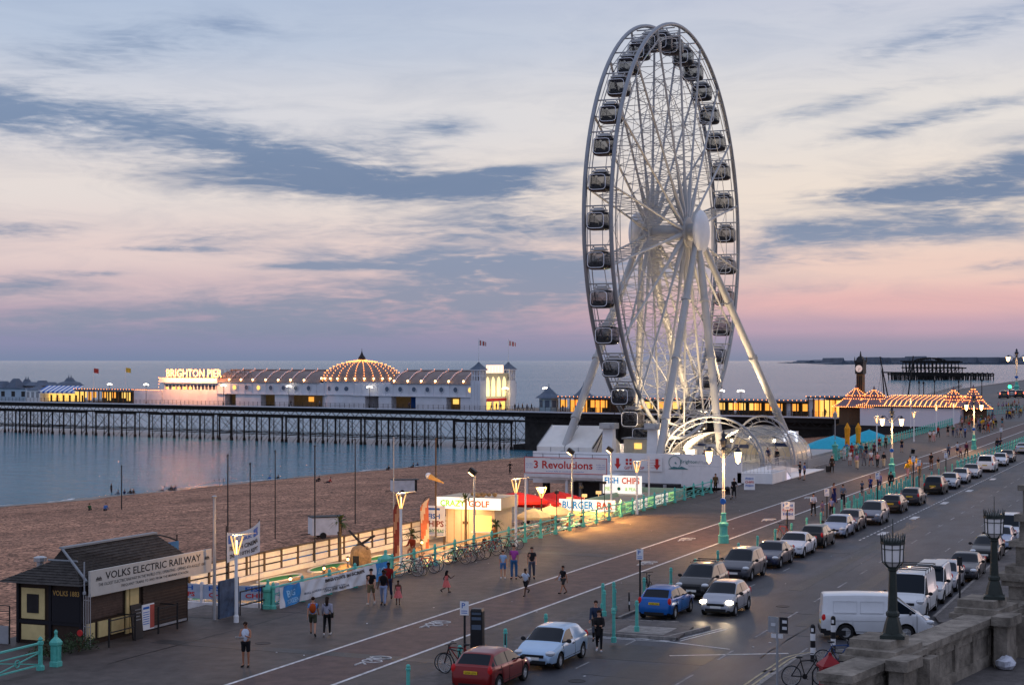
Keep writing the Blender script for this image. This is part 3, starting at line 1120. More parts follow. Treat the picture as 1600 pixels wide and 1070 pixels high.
 # the two short columns that hold the drive rollers
 for sg, y in ((0, 58.9), (1, 54.0)):
  t = thing('drive_column', ('squat white drive column on the seaward side of the wheel rim', 'squat white drive column on the landward side of the wheel rim')[sg], 'column', (171.5, y, .95), 0, 'drive columns under the wheel')
  b = MB()
  b.prism([(-.9, 0), (.9, 0), (.5, 3.9), (-.4, 3.9)], -.55, .55, 'y')
  b.build('column', M['white'], t)
  b = MB()
  b.bb(-.8, .9, -.8, .8, 3.9, 4.5)
  b.bb(-1.3, -.8, -.5, .5, 4.0, 4.3)
  b.build('roller_head', M['wsteel'], t)
 t = thing('boarding_stage', 'low boarding stage with white trim under the lowest gondolas', 'platform', (0, 0, 0))
 b = MB()
 b.bb(176, 198, 54.9, 58.2, .95, 1.9)
 b.build('stage', M['grey'], t)
 b = MB()
 for k in range(9):
  x = 176.3 + k * 2.6
  b.tube((x, 55.0, 1.9), (x, 55.0, 2.9), .03, n=4)
  b.tube((x, 58.1, 1.9), (x, 58.1, 2.9), .03, n=4)
 for z in (2.4, 2.9):
  b.tube((176.3, 55, z), (197.1, 55, z), .03, n=4)
  b.tube((176.3, 58.1, z), (197.1, 58.1, z), .03, n=4)
 b.build('guard_rail', M['steel'], t)
 # covered station: barrel canopies behind white arch trusses
 for name, lab, x, yc, hw, z1, xb in (('station_canopy', 'large lit barrel vaulted canopy at the foot of the wheel', 178, 49.2, 5.1, 4.3, 199), ('entrance_canopy', 'smaller glazed barrel canopy at the wheel entrance', 183, 44.9, 2.9, 3.9, 192)):
  t = thing(name, lab, 'canopy', (0, 0, 0))
  b = MB()
  n = 20
  b.grid(lambda u, v: (x + (xb - x) * u, yc + hw * math.cos(PI * v), 1.0 + (z1 - 1.0) * math.sin(PI * v) ** .8), 6, n)
  b.build('vault', M['clearsheet'], t, smooth=True, fix=False)
  for k in range(5):
   xx = x + (xb - x) * k / 4
   MB().path(arch_pts(xx, yc, hw + .05, 1.0, z1 + .08), .05, 5).build('rib', M['palesteel'], t)
  MB().bb(xb - 1, xb - .8, yc - hw * .9, yc + hw * .9, 1.0, 2.9).build('end_wall', M['cream2'], t)
  MB().bb(x + 3, x + 3.1, yc - hw * .55, yc + hw * .55, 2.6, 3.0).build('header_sign', M['slate2'], t)
 for lab, x, yc, hw, z1 in (('white tubular arch truss over the large wheel canopy', 176, 49.0, 5.6, 6.1), ('white tubular arch truss over the wheel entrance steps', 180, 44.6, 3.5, 6.1)):
  t = thing('arch_truss', lab, 'arch', (0, 0, 0), 0, 'arch trusses of the wheel station')
  pa, pb = arch_pts(x, yc, hw, 1.0, z1, 24), arch_pts(x + .5, yc, hw - .5, 1.0, z1 - .55, 24)
  MB().path(pa, .12, 8).build('outer_tube', M['palesteel'], t, smooth=True)
  b = MB()
  b.path(pb, .07, 6)
  for i in range(24):
   b.tube(pa[i], pb[i + (i % 2 == 0)], .03, n=4, cap=False)
  b.build('lattice', M['grey'], t)
 # entrance stage, steps and ramp down to the promenade
 t = thing('entrance_ramp', 'white skirted wheel entrance with railings, lit steps and ramp', 'ramp', (0, 0, 0))
 b = MB()
 b.bb(165, 171, 39.9, 43.4, .0, 1.0)
 b.bb(171, 178, 42.0, 43.4, .0, 1.0)
 b.build('stage', M['white'], t)
 for k in range(5):
  MB().bb(171 + k * .42, 171.42 + k * .42, 40, 41.95, 0, .84 - k * .17).build('step', M['stepglow'], t)
 b = MB()
 b.prism([(178, 0), (178, 1.0), (188, .06), (188, 0)], 42.0, 43.3, 'y')
 b.bb(173.2, 189, 39.9, 41.9, .004, .07)
 b.build('ramp_floor', M['white'], t)
 b = MB()
 for (xa, ya, za, xb, yb, zb, n) in ((165.1, 40, 1.0, 171, 40, 1.0, 16), (165.1, 40, 1.0, 165.1, 43.2, 1.0, 9), (171, 40, 1.0, 173.2, 40, .15, 7), (171, 41.9, 1.0, 173.2, 41.9, .15, 7), (173.2, 41.9, 1.0, 178, 41.9, 1.0, 14), (178, 41.9, 1.0, 188, 41.9, .1, 28)):
  b.tube((xa, ya, za + 1.0), (xb, yb, zb + 1.0), .03, n=4)
  b.tube((xa, ya, za + .12), (xb, yb, zb + .12), .02, n=4)
  for k in range(n + 1):
   p = Vector((xa, ya, za)).lerp(Vector((xb, yb, zb)), k / n)
   b.tube(p, p + Vector((0, 0, 1.0)), .018, n=4, cap=False)
 b.build('guard_rail', M['steel'], t)
 # crowd barriers between the ramp and the turquoise railing
 for k in range(6):
  x = 188.6 + k * 2.35
  t = thing('crowd_barrier', 'grey steel crowd barrier panel beyond the wheel ramp', 'barrier', (x, 41.6, 0), 0, 'crowd barriers beyond the wheel ramp')
  b = MB()
  for z in (.15, 1.05):
   b.tube((0, 0, z), (2.2, 0, z), .025, n=4)
  for j in range(13):
   b.tube((2.2 * j / 12, 0, .15), (min(2.2, 2.2 * j / 12 + .18), 0, 1.05), .014, n=4, cap=False)
  b.build('panel', M['steel'], t)
  b = MB()
  for xx in (.15, 2.05):
   b.bb(xx - .03, xx + .03, -.3, .3, 0.0, .05)
   b.tube((xx, 0, 0), (xx, 0, .3), .025, n=4)
  b.build('foot', M['steel'], t)
 # small lit portal and white stacked steps at the ramp end
 t = thing('light_portal', 'narrow arched portal outlined in white light at the ramp', 'portal', (193, 44.6, 0))
 b = MB()
 b.path([(0, -.7, 1.0), (0, -.7, 3.2), (0, -.5, 3.75), (0, 0, 4.0), (0, .5, 3.75), (0, .7, 3.2), (0, .7, 1.0)], .09, 5)
 b.build('light_strip', glow('portal_light', (.8, .85, 1), 2.2), t)
 b = MB()
 b.bb(.1, .3, -.85, .85, .0, 4.0)
 b.build('frame', M['white'], t)
 # warm floodlights under the wheel
 for k, (x, y, z, e) in enumerate(((172, 50.6, 1.4, 1500), (183, 52.5, 1.4, 2000), (200, 52.3, 1.4, 2200), (205, 58.6, 1.4, 1600), (190, 60.6, 1.4, 1500))):
  t = thing('floodlight', ('warm floodlight beside the landward front leg', 'warm floodlight beside the canopy edge', 'warm floodlight behind the large canopy', 'warm floodlight by the rear seaward leg', 'warm floodlight behind the boarding stage')[k], 'floodlight', (x, y, z - .4), 0, 'floodlights lighting the wheel')
  b = MB()
  b.bb(-.25, .25, -.12, .12, .12, .4)
  b.bb(-.3, .3, -.04, .04, -.05, .1)
  b.build('housing', M['dark'], t)
  MB().bb(-.22, .22, -.1, .1, .405, .42).build('lens', M['lampwhite'], t)
  l = lamp_light('flood_beam', 'SPOT', (0, 0, .5), e * 7.5, (1, .72, .42), .25, t, spot=R(120))
  aim_dir = Vector((WX - x, WY - y, 16))
  l.rotation_euler = aim_dir.to_track_quat('-Z', 'Y').to_euler()
 for x, y in ((185, 49.3), (193, 49.3), (187, 45)):
  t = thing('ceiling_lamp', 'warm lamp hung %s' % ('in the middle of the large wheel canopy' if x == 185 else 'deep inside the large wheel canopy' if y > 47 else 'inside the small entrance canopy'), 'lamp', (x, y, 3.2), 0, 'lamps inside the wheel canopies')
  MB().ball((0, 0, 0), .16, 8).build('globe', M['lampwhite'], t)
  MB().tube((0, 0, .1), (0, 0, .8), .02, n=4).build('cord', M['dark'], t)
  lamp_light('lamp_light', 'POINT', (0, 0, -.25), 70, (1, .78, .5), .2, t)

M['palesteel'] = mat('pale_grey_tube', (.3, .31, .33), .45)
M['clearsheet'] = mat('clear_sheeting', (.62, .60, .55), .25, var=.1, vs=.6, alpha=.42)
M['slate2'] = mat('navy_header', (.03, .05, .12), .5)
M['cream2'] = mat('pale_cream_board', (.6, .55, .42), .6)
M['stepglow'] = glow('lit_step', (.75, .72, .9), .55)
build_platform()

# ---------------------------------------------------------------- the pier
PX, PY, PR = 356.5, 76.4, R(78.4)
PC = (63.8, 359.0)

def U(px, v=0.0):
 r = (px - 800) / F
 return (PC[0] - .556 * v - r * (PC[1] - .831 * v)) / (.831 + .556 * r)

def ZP(py, u, v=0.0):
 return CH - (py - HOR) / F * (PC[1] + .556 * u - .831 * v)

def pw(u, v, z=0):
 c, s = math.cos(PR), math.sin(PR)
 return (PX + u * c - v * s, PY + u * s + v * c, z)

M['pierwhite'] = mat('pier_white_boarding', (.60, .61, .66), .6, var=.1, vs=.4)
M['pierroof'] = mat('grey_lead_roof', (.21, .165, .155), .6, var=.2, vs=.7)
M['piles'] = mat('rusted_dark_iron', (.016, .014, .014), .8, var=.4, vs=1)
M['slate'] = mat('blue_grey_slate', (.09, .12, .17), .6, var=.2, vs=1)
M['sign_glow'] = glow('lit_sign_letter', (1, .40, .14), 3.2)
DZ = .25

def bulbs(name, pts, parent, r=.13, m=None):
 b = MB()
 for p in pts:
  b.octa(p, r)
 o = b.build(name, m or M['bulb'], parent, fix=False)
 o['kind'] = 'stuff'
 return o

def polyline(pts, step):
 out = []
 for a, b in zip(pts, pts[1:]):
  a, b = Vector(a), Vector(b)
  n = max(1, int((b - a).length / step))
  out += [a.lerp(b, i / n) for i in range(n)]
 return out + [Vector(pts[-1])]

def pier_thing(name, lab, cat, group=None):
 return thing(name, lab, cat, (PX, PY, 0), PR, group)

def build_pier():
 t = pier_thing('pier', 'long white edged pleasure pier on dark iron piles over the sea', 'pier')
 u0, u1 = -16, U(-60)
 b = MB()
 b.bb(u0, u1, -27, 0, DZ - .35, DZ)
 b.build('deck', mat('pier_planks', (.16, .14, .13), .8, var=.2), t)
 b = MB()
 for (p0, p1) in ((1330, 962), (960, 590), (588, 285), (283, 236), (235, 63), (62, -40)):
  a, c = U(p0), U(p1)
  b.bb(a, c, .02, .22, DZ - .22, DZ + .06)
 b.build('edge_board', M['pierwhite'], t)
 b = MB()
 b.bb(u0, u1, -26.5, -.3, DZ - 1.3, DZ - .36)
 u = u0
 while u < u1:
  for v in (-.1,):
   b.tube((u, v, DZ - 1.0), (u + 1.5, v, DZ - 2.3), .09, n=4)
   b.tube((u + 1.5, v, DZ - 2.3), (u + 3, v, DZ - 1.0), .09, n=4)
  u += 3
 b.bb(u0, u1, -.25, .02, DZ - 2.5, DZ - 2.2)
 b.build('girder', M['piles'], t)
 # railing
 b = MB()
 u = u0
 while u < u1:
  b.tube((u, -.15, DZ), (u, -.15, DZ + 1.15), .05, n=4)
  u += 1.52
 for z in (.35, .7, 1.1):
  b.tube((u0, -.15, DZ + z), (u1, -.15, DZ + z), .025, n=4)
 b.build('railing', M['dark'], t)
 # trestles
 for (p0, p1, n) in ((-70, -16, 4), (-10, 41, 4), (30, 134, 7), (149, 210, 4), (232, 332, 6), (342, 440, 6), (446, 563, 7), (569, 682, 7), (709, 798, 6)):
  a, c = U(p1), U(p0)
  tr = MB()
  us = [a + (c - a) * k / (n - 1) for k in range(n)]
  for v in (-.4, -9):
   tr.bb(a - .4, c + .4, v - .2, v + .2, DZ - 2.9, DZ - 2.4)
   for x0, x1 in zip(us, us[1:]):
    zt, zm = DZ - 2.8, -7.0
    tr.tube((x0, v, zt), (x1, v, zm), .055, n=4)
    tr.tube((x1, v, zt), (x0, v, zm), .055, n=4)
    tr.tube((x0, v, zm), (x1, v, zm), .09, n=4)
    tr.tube((x0, v, zm), ((x0 + x1) / 2, v, -9), .05, n=4)
  for x in us:
   tr.tube((x, -.4, -7.0), (x, -18, -7.0), .09, n=4)
   tr.tube((x, -.4, -2.6), (x, -9, -7), .05, n=4)
  o = tr.build('trestle', M['piles'], t)
  for v, k in ((-.4, 1.25), (-7, .6)):
   for x in us:
    MB().lathe([(.32 * k, -11), (.32 * k, -8.2), (.19 * k, -7.9), (.19 * k, -2.3), (.26 * k, -2.1)], 7, (x, v, 0)).build('pile', M['piles'], o)
 b = MB()
 b.bb(U(962), U(817), -24, -1.0, -11, DZ - 1.0)
 b.bb(U(830), U(795), -7, -2.0, -11, -7.6)
 b.bb(-16, U(962), -24, -2.2, -9, DZ - 1.2)
 b.build('abutment', mat('dark_wet_stone', (.028, .025, .024), .8, var=.5, vs=.6), t)

 # ---- amusement hall with dome
 t = pier_thing('amusement_hall', 'long white pier arcade with bulb lit barrel roof and central dome', 'arcade building')
 ua, ub = U(742, -2), U(340, -2)
 z_w, z_l, z_r = 6.35, 3.35, 9.5
 b = MB()
 b.bb(ua, ub, -20, -2, z_l, z_w)
 b.bb(ua, ub, -2, -1.6, z_l - .15, z_l + .05)
 opens = [(592, 571), (540, 524), (508, 452), (430, 408), (369, 352), (650, 612), (720, 698)]
 opens = sorted([(U(p0, -2), U(p1, -2)) for p0, p1 in opens])
 x = ua
 for o0, o1 in opens:
  if o0 > x:
   b.bb(x, o0, -4, -2, DZ, z_l - .15)
  x = o1
 b.bb(x, ub, -4, -2, DZ, z_l - .15)
 b.bb(ua, ub, -8.2, -8, DZ, z_l)
 nb = 34
 for k in range(nb + 1):
  x = ua + (ub - ua) * k / nb
  b.bb(x - .05, x + .05, -1.98, -1.9, z_l + .05, z_w)
 b.build('wall', M['pierwhite'], t)
 bm_ = MB()
 bm_.bb(ua, ub, -7.9, -7.8, DZ + .1, z_l - .3)
 bm_.build('interior', mat('dim_interior', (.10, .085, .07), .8, var=.5, vs=.6, emit=(1, .6, .25), es=.03), t)
 cp = [(-2 + .4, z_w - .05), (-2 + .3, z_w + .15), (-3.2, z_w + 1.4), (-4.8, z_w + 2.4), (-7, z_w + 3.0), (-7, z_w + 3.3), (-15, z_w + 3.3), (-15, z_w + 3), (-18.5, z_w + 1.5), (-20, z_w)]
 for p0, p1 in ((742, 612), (500, 340)):
  c, a = U(p1, -2), U(p0, -2)
  b = MB()
  b.prism([(v, z) for v, z in cp], a, c, 'x')
  b.build('roof', M['pierroof'], t, smooth=30)
 ribs = [359, 377.5, 396, 416, 435.6, 455, 476, 616.6, 638, 659, 681, 702, 725]
 for px in ribs:
  u = U(px, -1.7)
  arc = [(u, v + .22, z + .14) for v, z in cp[1:5]] + [(u, -7, z_w + 3.45)]
  rb = MB().path(arc, .12, 5).build('roof_rib', M['pierwhite'], t)
  bulbs('bulb_string', polyline(arc, .55), rb, .14)
  MB().ball((u, -1.6, z_w + .65), .26, 8).build('globe_lamp', M['lampwarm'], rb)
 # windows
 wx = [787, 887, 987, 1090, 1195, 1297, 1405]
 wx = [220 + x / 5.333 for x in wx] + [480 + x / 4.21 for x in (530, 617, 707, 796, 887, 980, 1077)]
 for i, px in enumerate(wx):
  u = U(px, -2)
  b = MB()
  b.lathe([(.62, 0), (.62, .08)], 16)
  b.move(Matrix.Translation((u, -1.9, 4.95)) @ Matrix.Rotation(-PI / 2, 4, 'X'))
  lit = i in (0, 2, 13)
  o = b.build('round_window', M['yellowpane'] if lit else M['slate'], t)
  b = MB()
  b.path([(u + .66 * math.cos(2 * PI * k / 16), -1.84, 4.95 + .66 * math.sin(2 * PI * k / 16)) for k in range(16)], .07, 4, closed=True)
  b.build('frame', M['pierwhite'], o)
 # dome
 uc, vc, rd = U(566, -11), -11, 10.2
 b = MB()
 b.lathe([(rd - .2, DZ), (rd - .2, z_l), (rd + .15, z_l), (rd + .15, z_l + .2), (rd - .2, z_l + .2), (rd - .2, z_w + .3), (rd + .2, z_w + .4)], 40, (uc, vc, 0))
 b.build('drum', M['pierwhite'], t, smooth=30)
 dome = [(rd + .3, z_w + .4)] + [(rd * math.cos(PI / 2 * k / 12) * (1 - .02 * k / 12), z_w + .5 + 5.0 * math.sin(PI / 2 * k / 12)) for k in range(0, 12)] + [(1.0, z_w + 5.6)]
 b = MB()
 b.lathe(dome, 40, (uc, vc, 0))
 dm = b.build('dome', M['pierroof'], t, smooth=True)
 for k in range(28):
  a = 2 * PI * k / 28 + .06
  pts = [(uc + (r + .12) * math.cos(a), vc + (r + .12) * math.sin(a), z + .12) for r, z in dome[1:]]
  bulbs('bulb_string', polyline(pts, .62), dm, .14)
  p = pts[0]
  if math.sin(a) > -.3:
   MB().ball((p[0] + .3 * math.cos(a), p[1] + .3 * math.sin(a), p[2] + .5), .25, 8).build('globe_lamp', M['lampwarm'], dm)
 b = MB()
 b.lathe([(1.3, 0), (1.5, .3), (1.0, .5), (.9, 1.1), (.5, 1.6), (.22, 2.2), (.06, 2.8), (.04, 3.4)], 12, (uc, vc, z_w + 5.3))
 b.build('finial', M['dark'], t, smooth=True)
 for k in range(9):
  a = PI / 2 + (k - 4) * .28
  b = MB()
  b.lathe([(.55, 0), (.55, .1)], 14)
  b.move(Matrix.Translation((uc + (rd - .2) * math.cos(a), vc + (rd - .2) * math.sin(a), 4.95)) @ Matrix.Rotation(a - PI / 2, 4, 'Z') @ Matrix.Rotation(-PI / 2, 4, 'X'))
  b.build('round_window', M['slate'], t)
 # kiosk lights inside the openings
 for px, m in ((520, 'yellowpane'), (527, 'amberpane'), (354, 'yellowpane'), (485, 'amberpane'), (711, 'yellowpane')):
  u = U(px, -7)
  MB().bb(u - .8, u + .8, -7.6, -7.4, 1.4, 2.6).build('lit_counter', M[m], t)
 MB().bb(U(648, -5), U(634, -5), -7.6, -7.3, .3, 3.0).build('shutter', M['blueink'], t)
 # ---- twin towers and floodlit frontage
 t = pier_thing('pier_frontage', 'floodlit cream frontage with tall arches between two white lattice towers', 'pier building')
 uf = U(750, -3)
 b = MB()
 b.bb(uf - .6, uf + .6, -14, -4, DZ, 8.6)
 b.bb(uf - .9, uf + .7, -13.9, -4.1, 8.6, 9.0)
 fw = b.build('facade', M['frontcream'], t)
 for k in range(4):
  v = -5.4 - k * 2.35
  b = MB()
  b.prism([(v - .75, 3.4), (v + .75, 3.4), (v + .75, 7.0), (v + .45, 7.8), (v, 8.15), (v - .45, 7.8), (v - .75, 7.0)], uf - .66, uf - .62, 'x')
  b.build('arched_window', M['archglow'], t)
 MB().bb(uf - .66, uf - .62, -13.5, -4.5, 2.3, 2.9).build('fascia_sign', M['redink'], t)
 b = MB()
 for v in (-6, -9, -12):
  b.bb(uf - .66, uf - .61, v - 1.0, v + 1.0, DZ, 2.1)
 b.build('doorway', M['yellowpane'], t)
 b = MB()
 for k in range(6):
  b.bb(uf - .5, uf - .4, -12.4 + k * 1.25, -11.6 + k * 1.25, 9.1, 10.6)
 b.bb(uf - .3, uf - .2, -12.6, -5.4, 9.0, 10.9)
 b.build('roof_sign', M['sign_glow2'], t)
 for v in (-2.6, -15.2):
  b = MB()
  b.bb(uf - 1.3, uf + 1.3, v - 1.3, v + 1.3, DZ, 7.2)
  for dx in (-1.1, -.35, .35, 1.1):
   for dv in (-1.1, -.35, .35, 1.1):
    if abs(dx) > 1 or abs(dv) > 1:
     b.bb(uf + dx - .14, uf + dx + .14, v + dv - .14, v + dv + .14, 7.2, 9.6)
  b.bb(uf - 1.25, uf + 1.25, v - 1.25, v + 1.25, 8.2, 8.4)
  b.bb(uf - 1.5, uf + 1.5, v - 1.5, v + 1.5, 9.6, 9.9)
  for dx in (-1.3, -.45, .45, 1.3):
   b.bb(uf + dx - .1, uf + dx + .1, v + 1.3, v + 1.4, DZ, 7.2)
  tw = b.build('tower', M['pierwhite'], t)
  MB().lathe([(2.2, 9.9), (1.2, 10.6), (.5, 11.2), (.15, 11.6)], 4, (uf, v, 0), 0, True).build('roof', M['slate'], tw)
  b = MB()
  b.tube((uf, v, 11.5), (uf, v, 17.2), .09, .06, n=5)
  b.build('flagpole', M['white'], tw)
  b = MB()
  for k in range(6):
   x0, x1 = k * .35, (k + 1) * .35
   f = lambda x: .18 * math.sin(x * 3.1)
   b.add([(uf - .08 - x0, v + f(x0), 15.6 - x0 * .12), (uf - .08 - x1, v + f(x1), 15.6 - x1 * .12), (uf - .08 - x1, v + f(x1), 16.9 - x1 * .3), (uf - .08 - x0, v + f(x0), 16.9 - x0 * .3)], [(0, 1, 2, 3)], 0 if k % 2 else 1)
  b.build('flag', [mat('red_flag', (.45, .08, .07), .8), M['white']], tw, fix=False)
 for v in (-6, -9, -12):
  lamp_light('frontage_light', 'POINT', (uf - 2.6, v, 4.6), 170, (1, .72, .32), .3, t)
 # ---- sign building
 t = pier_thing('sign_hall', 'flat roofed white pier hall under the big lit letters', 'pier building')
 a, c = U(340, -2), U(255, -2)
 b = MB()
 b.bb(a, c, -19, -2, DZ, 4.2)
 b.bb(a, c, -19, -2.2, 5.5, 6.0)
 b.bb(a - .5, c + .7, -19.2, -1.4, 6.0, 7.3)
 for k in range(15):
  x = a + (c - a) * (k + .5) / 15
  b.bb(x - .1, x + .1, -2.3, -2.1, 4.2, 5.5)
 for k in range(7):
  x = a + (c - a) * k / 6
  b.bb(x - .05, x + .05, -1.99, -1.94, DZ, 4.2)
 b.build('wall', M['pierwhite'], t)
 MB().bb(a + .2, c - .2, -2.7, -2.5, 4.2, 5.5).build('window', M['slate'], t)
 for k in range(5):
  x = c - 1.4 - k * 2.1
  MB().bb(x - .5, x + .5, -2.48, -2.4, 4.3, 4.9).build('lit_pane', M['yellowpane'], t)
 bulbs('bulb_string', polyline([(a - .5, -1.3, 7.3), (c + .7, -1.3, 7.3)], .6), t, .13)
 bulbs('bulb_string', polyline([(c + .7, -1.3, 7.2), (c + .9, -1.3, 4.0), (c + 9, -1.3, 4.0)], .7), t, .12)
 t = pier_thing('pier_sign', 'lit capital letters BRIGHTON PIER on a roof frame', 'sign')
 a, c = U(347.5, -1.8), U(261, -1.8)
 b = MB()
 vs, fs = text_mesh('BRIGHTON PIER', .035)
 put_text(b, 'BRIGHTON PIER', (c, -1.7, 7.55), (-1, 0, 0), (0, 0, 1), c - a, 2.1, bold=.012)
 b.build('letters', M['sign_glow'], t)
 for k in range(6):
  lamp_light('sign_light', 'POINT', (a + (c - a) * (k + .5) / 6, .9, 8.6), 2300, (1, .38, .14), .5, t)
 b = MB()
 b.bb(a, c, -2.4, -2.3, 7.4, 7.55)
 for k in range(20):
  x = a - 9 + (c - a + 9) * k / 19
  b.tube((x, -2.3, 7.3), (x, -2.3, 9.6), .05, n=4)
  b.tube((x, -2.3, 9.5), (x, -4, 7.3), .04, n=4)
 for z in (7.6, 8.6, 9.6):
  b.tube((a - 9, -2.3, z), (c, -2.3, z), .05, n=4)
 b.build('frame', M['dark'], t)
 # ---- low blocks to the left
 t = pier_thing('flat_block', 'plain white windowless block left of the lit pier letters', 'pier building')
 a, c = U(254, -2), U(210, -2)
 MB().bb(a + .05, c, -14, -2, DZ, 3.9).build('wall', M['pierwhite'], t)
 bulbs('bulb_string', polyline([(a, -1.9, 4.0), (c, -1.9, 4.0)], .8), t, .12)
 t = pier_thing('snack_arcade', 'low open fronted pier arcade glowing yellow inside', 'arcade building')
 a, c = U(209, -2), U(118, -2)
 b = MB()
 b.bb(a, c, -12, -1.6, 3.4, 4.0)
 b.bb(a, c, -12.2, -12, DZ, 3.4)
 b.build('roof', M['slate'], t)
 nb = 12
 for k in range(nb):
  x0, x1 = a + (c - a) * k / nb, a + (c - a) * (k + 1) / nb
  MB().bb(x0 - .12, x0 + .12, -2.1, -1.8, DZ, 3.4).build('post', M['wood'], t)
  if k in (1, 2, 4, 5, 6, 8, 9, 10):
   MB().bb(x0 + .3, x1 - .3, -3.1, -3.0, .9 if k % 2 else 1.6, 3.2).build('lit_stall', M['amberpane'] if k in (4, 6, 8, 9) else M['yellowpane'], t)
 bulbs('bulb_string', polyline([(a, -1.5, 4.05), (c, -1.5, 4.05)], 1.1), t, .13)
 b = MB()
 t2 = pier_thing('cafe_awning', 'blue and white striped awning over a yellow lit pier stall', 'awning')
 a, c = U(122, -2), U(64, -2)
 for k in range(16):
  x0, x1 = a + (c - a) * k / 16, a + (c - a) * (k + 1) / 16
  b.add([(x0, -1.0, 3.2), (x1, -1.0, 3.2), (x1, -4.5, 4.8), (x0, -4.5, 4.8), (x0, -1.0, 2.7), (x1, -1.0, 2.7)], [(0, 1, 2, 3), (0, 4, 5, 1)], k % 2)
 b.build('awning_cloth', [M['white'], M['blueink']], t2, fix=False)
 MB().bb(a, c, -4.4, -4.3, DZ + .2, 3.2).build('lit_stall', M['yellowpane'], t2)
 b = MB()
 for k in range(7):
  x = a + (c - a) * k / 6
  b.bb(x - .25, x + .25, -3.9, -3.7, DZ, 2.2)
  b.tube((x, -1.1, DZ), (x, -1.1, 2.8), .05, n=4)
 b.build('counter', M['dark'], t2)
 t = pier_thing('pier_kiosk', 'small white glazed kiosk with slate roof left of the striped awning', 'kiosk')
 a, c = U(63, -1), U(41, -1)
 b = MB()
 b.bb(a, c, -5, -1, DZ, 3.5)
 b.build('wall', M['white'], t)
 for k in range(3):
  x = a + (c - a) * (k + .5) / 3
  MB().bb(x - .55, x + .55, -.98, -.93, 1.4, 3.0).build('window', M['grey'], t)
 MB().lathe([(3.4, 3.5), (1.2, 4.4), (.2, 5.0)], 4, ((a + c) / 2, -3, 0), 0, True).build('roof', M['slate'], t)
 t = pier_thing('long_pier_building', 'pale blue boarded pier building with three dark windows and slate roofs', 'pier building')
 a, c = U(40.5, -1), U(-60, -1)
 MB().bb(a, c, -14, -1, DZ, 3.8).build('wall', mat('pale_blue_boarding', (.38, .47, .56), .6, var=.1, vs=.6), t)
 MB().bb(a, c, -14.2, -.7, 3.8, 4.1).build('eave', M['slate'], t)
 for px in (37, 21.5, 5.5, -12):
  u = U(px, -1)
  MB().bb(u - .75, u + .75, -.98, -.94, 1.6, 3.1).build('window', M['black'], t)
 for px, w, zt in ((6, 3.6, 5.9), (26, 2.6, 6.7), (-30, 3.6, 6.0)):
  u = U(px, -6)
  MB().lathe([(w * 1.1, 4.1), (w * .75, 5.4), (w * .6, zt - .8), (w * .35, zt)], 4, (u, -6, 0), 0, True).build('roof', M['slate'], t)
 for px, lab, w, zt in ((67, 'broad hipped slate roof pavilion behind the striped awning', 5.0, 6.1), (110, 'pointed slate pavilion roof with twin finials behind the awning', 3.9, 6.9), (43, 'peaked slate pavilion roof behind the glazed kiosk', 3.2, 6.4)):
  t = pier_thing('pavilion', lab, 'pavilion')
  u = U(px, -12)
  MB().bb(u - w * .7, u + w * .7, -12 - w * .7, -12 + w * .7, DZ, 4.6).build('wall', M['pierwhite'], t)
  MB().lathe([(w * 1.15, 4.6), (w * .8, 5.6), (w * .45, zt - 1), (w * .25, zt)], 4 if w > 5 else 8, (u, -12, 0), 0, True).build('roof', M['slate'], t)
  if w < 5:
   b = MB()
   for d in (-.5, .5):
    b.lathe([(.3, 0), (.12, .5), (.05, 1.0)], 6, (u + d, -12, zt - .1))
   b.build('finial', M['slate'], t)
 for px, py, m in ((147, 575, 'redflag'), (197, 574, 'yellowflag')):
  u = U(px, -10)
  t = pier_thing('flagpole', 'slim white flagpole with %s flag behind the snack arcade' % ('dark red' if px == 147 else 'yellow'), 'flagpole')
  zt = ZP(py, u, -10)
  MB().tube((u, -10, 3), (u, -10, zt), .09, .05, n=5).build('pole', M['white'], t)
  MB().grid(lambda a, b: (u - .1 - a * 2.1, -10 + .15 * math.sin(a * 7), zt - 1.3 + b * 1.3 - a * .3), 5, 1).build('flag', mat(m, (.4, .05, .04) if px == 147 else (.6, .4, .06), .8), t, fix=False)
 # ---- kiosks and lit arcades shoreward of the towers
 def octo(px, v, r, zw, zt, lab, warm):
  t = pier_thing('octagonal_kiosk', lab, 'kiosk')
  u = U(px, v)
  b = MB()
  b.lathe([(r * .95, DZ), (r * .95, zw)], 8, (u, v, 0))
  b.build('wall', M['palekiosk'], t)
  MB().lathe([(r * 1.35, zw), (r * 1.2, zw + .3), (r * .8, zw + .9), (r * .35, zw + 1.9), (.08, zt), (.04, zt + .7)], 8, (u, v, 0)).build('roof', M['slate'], t)
  for k in range(8):
   a = 2 * PI * (k + .5) / 8
   b = MB()
   b.box((u + r * .9 * math.cos(a), v + r * .9 * math.sin(a), 2.0), (.06, r * .45, 1.6), rz=a)
   b.build('window', M['amberpane'] if (warm and k in (0, 1, 2)) else M['slate'], t)
 M['palekiosk'] = mat('pale_blue_paint', (.30, .40, .46), .55)
 octo(858, -4, 2.4, 3.3, 5.9, 'octagonal pale blue kiosk with pointed slate roof on the pier', False)
 octo(912, -8, 2.4, 3.3, 6.3, 'octagonal amber lit kiosk with pointed slate roof on the pier', True)
 t = pier_thing('pier_arcade', 'low amber lit arcade on the pier behind the seaward wheel leg', 'arcade building')

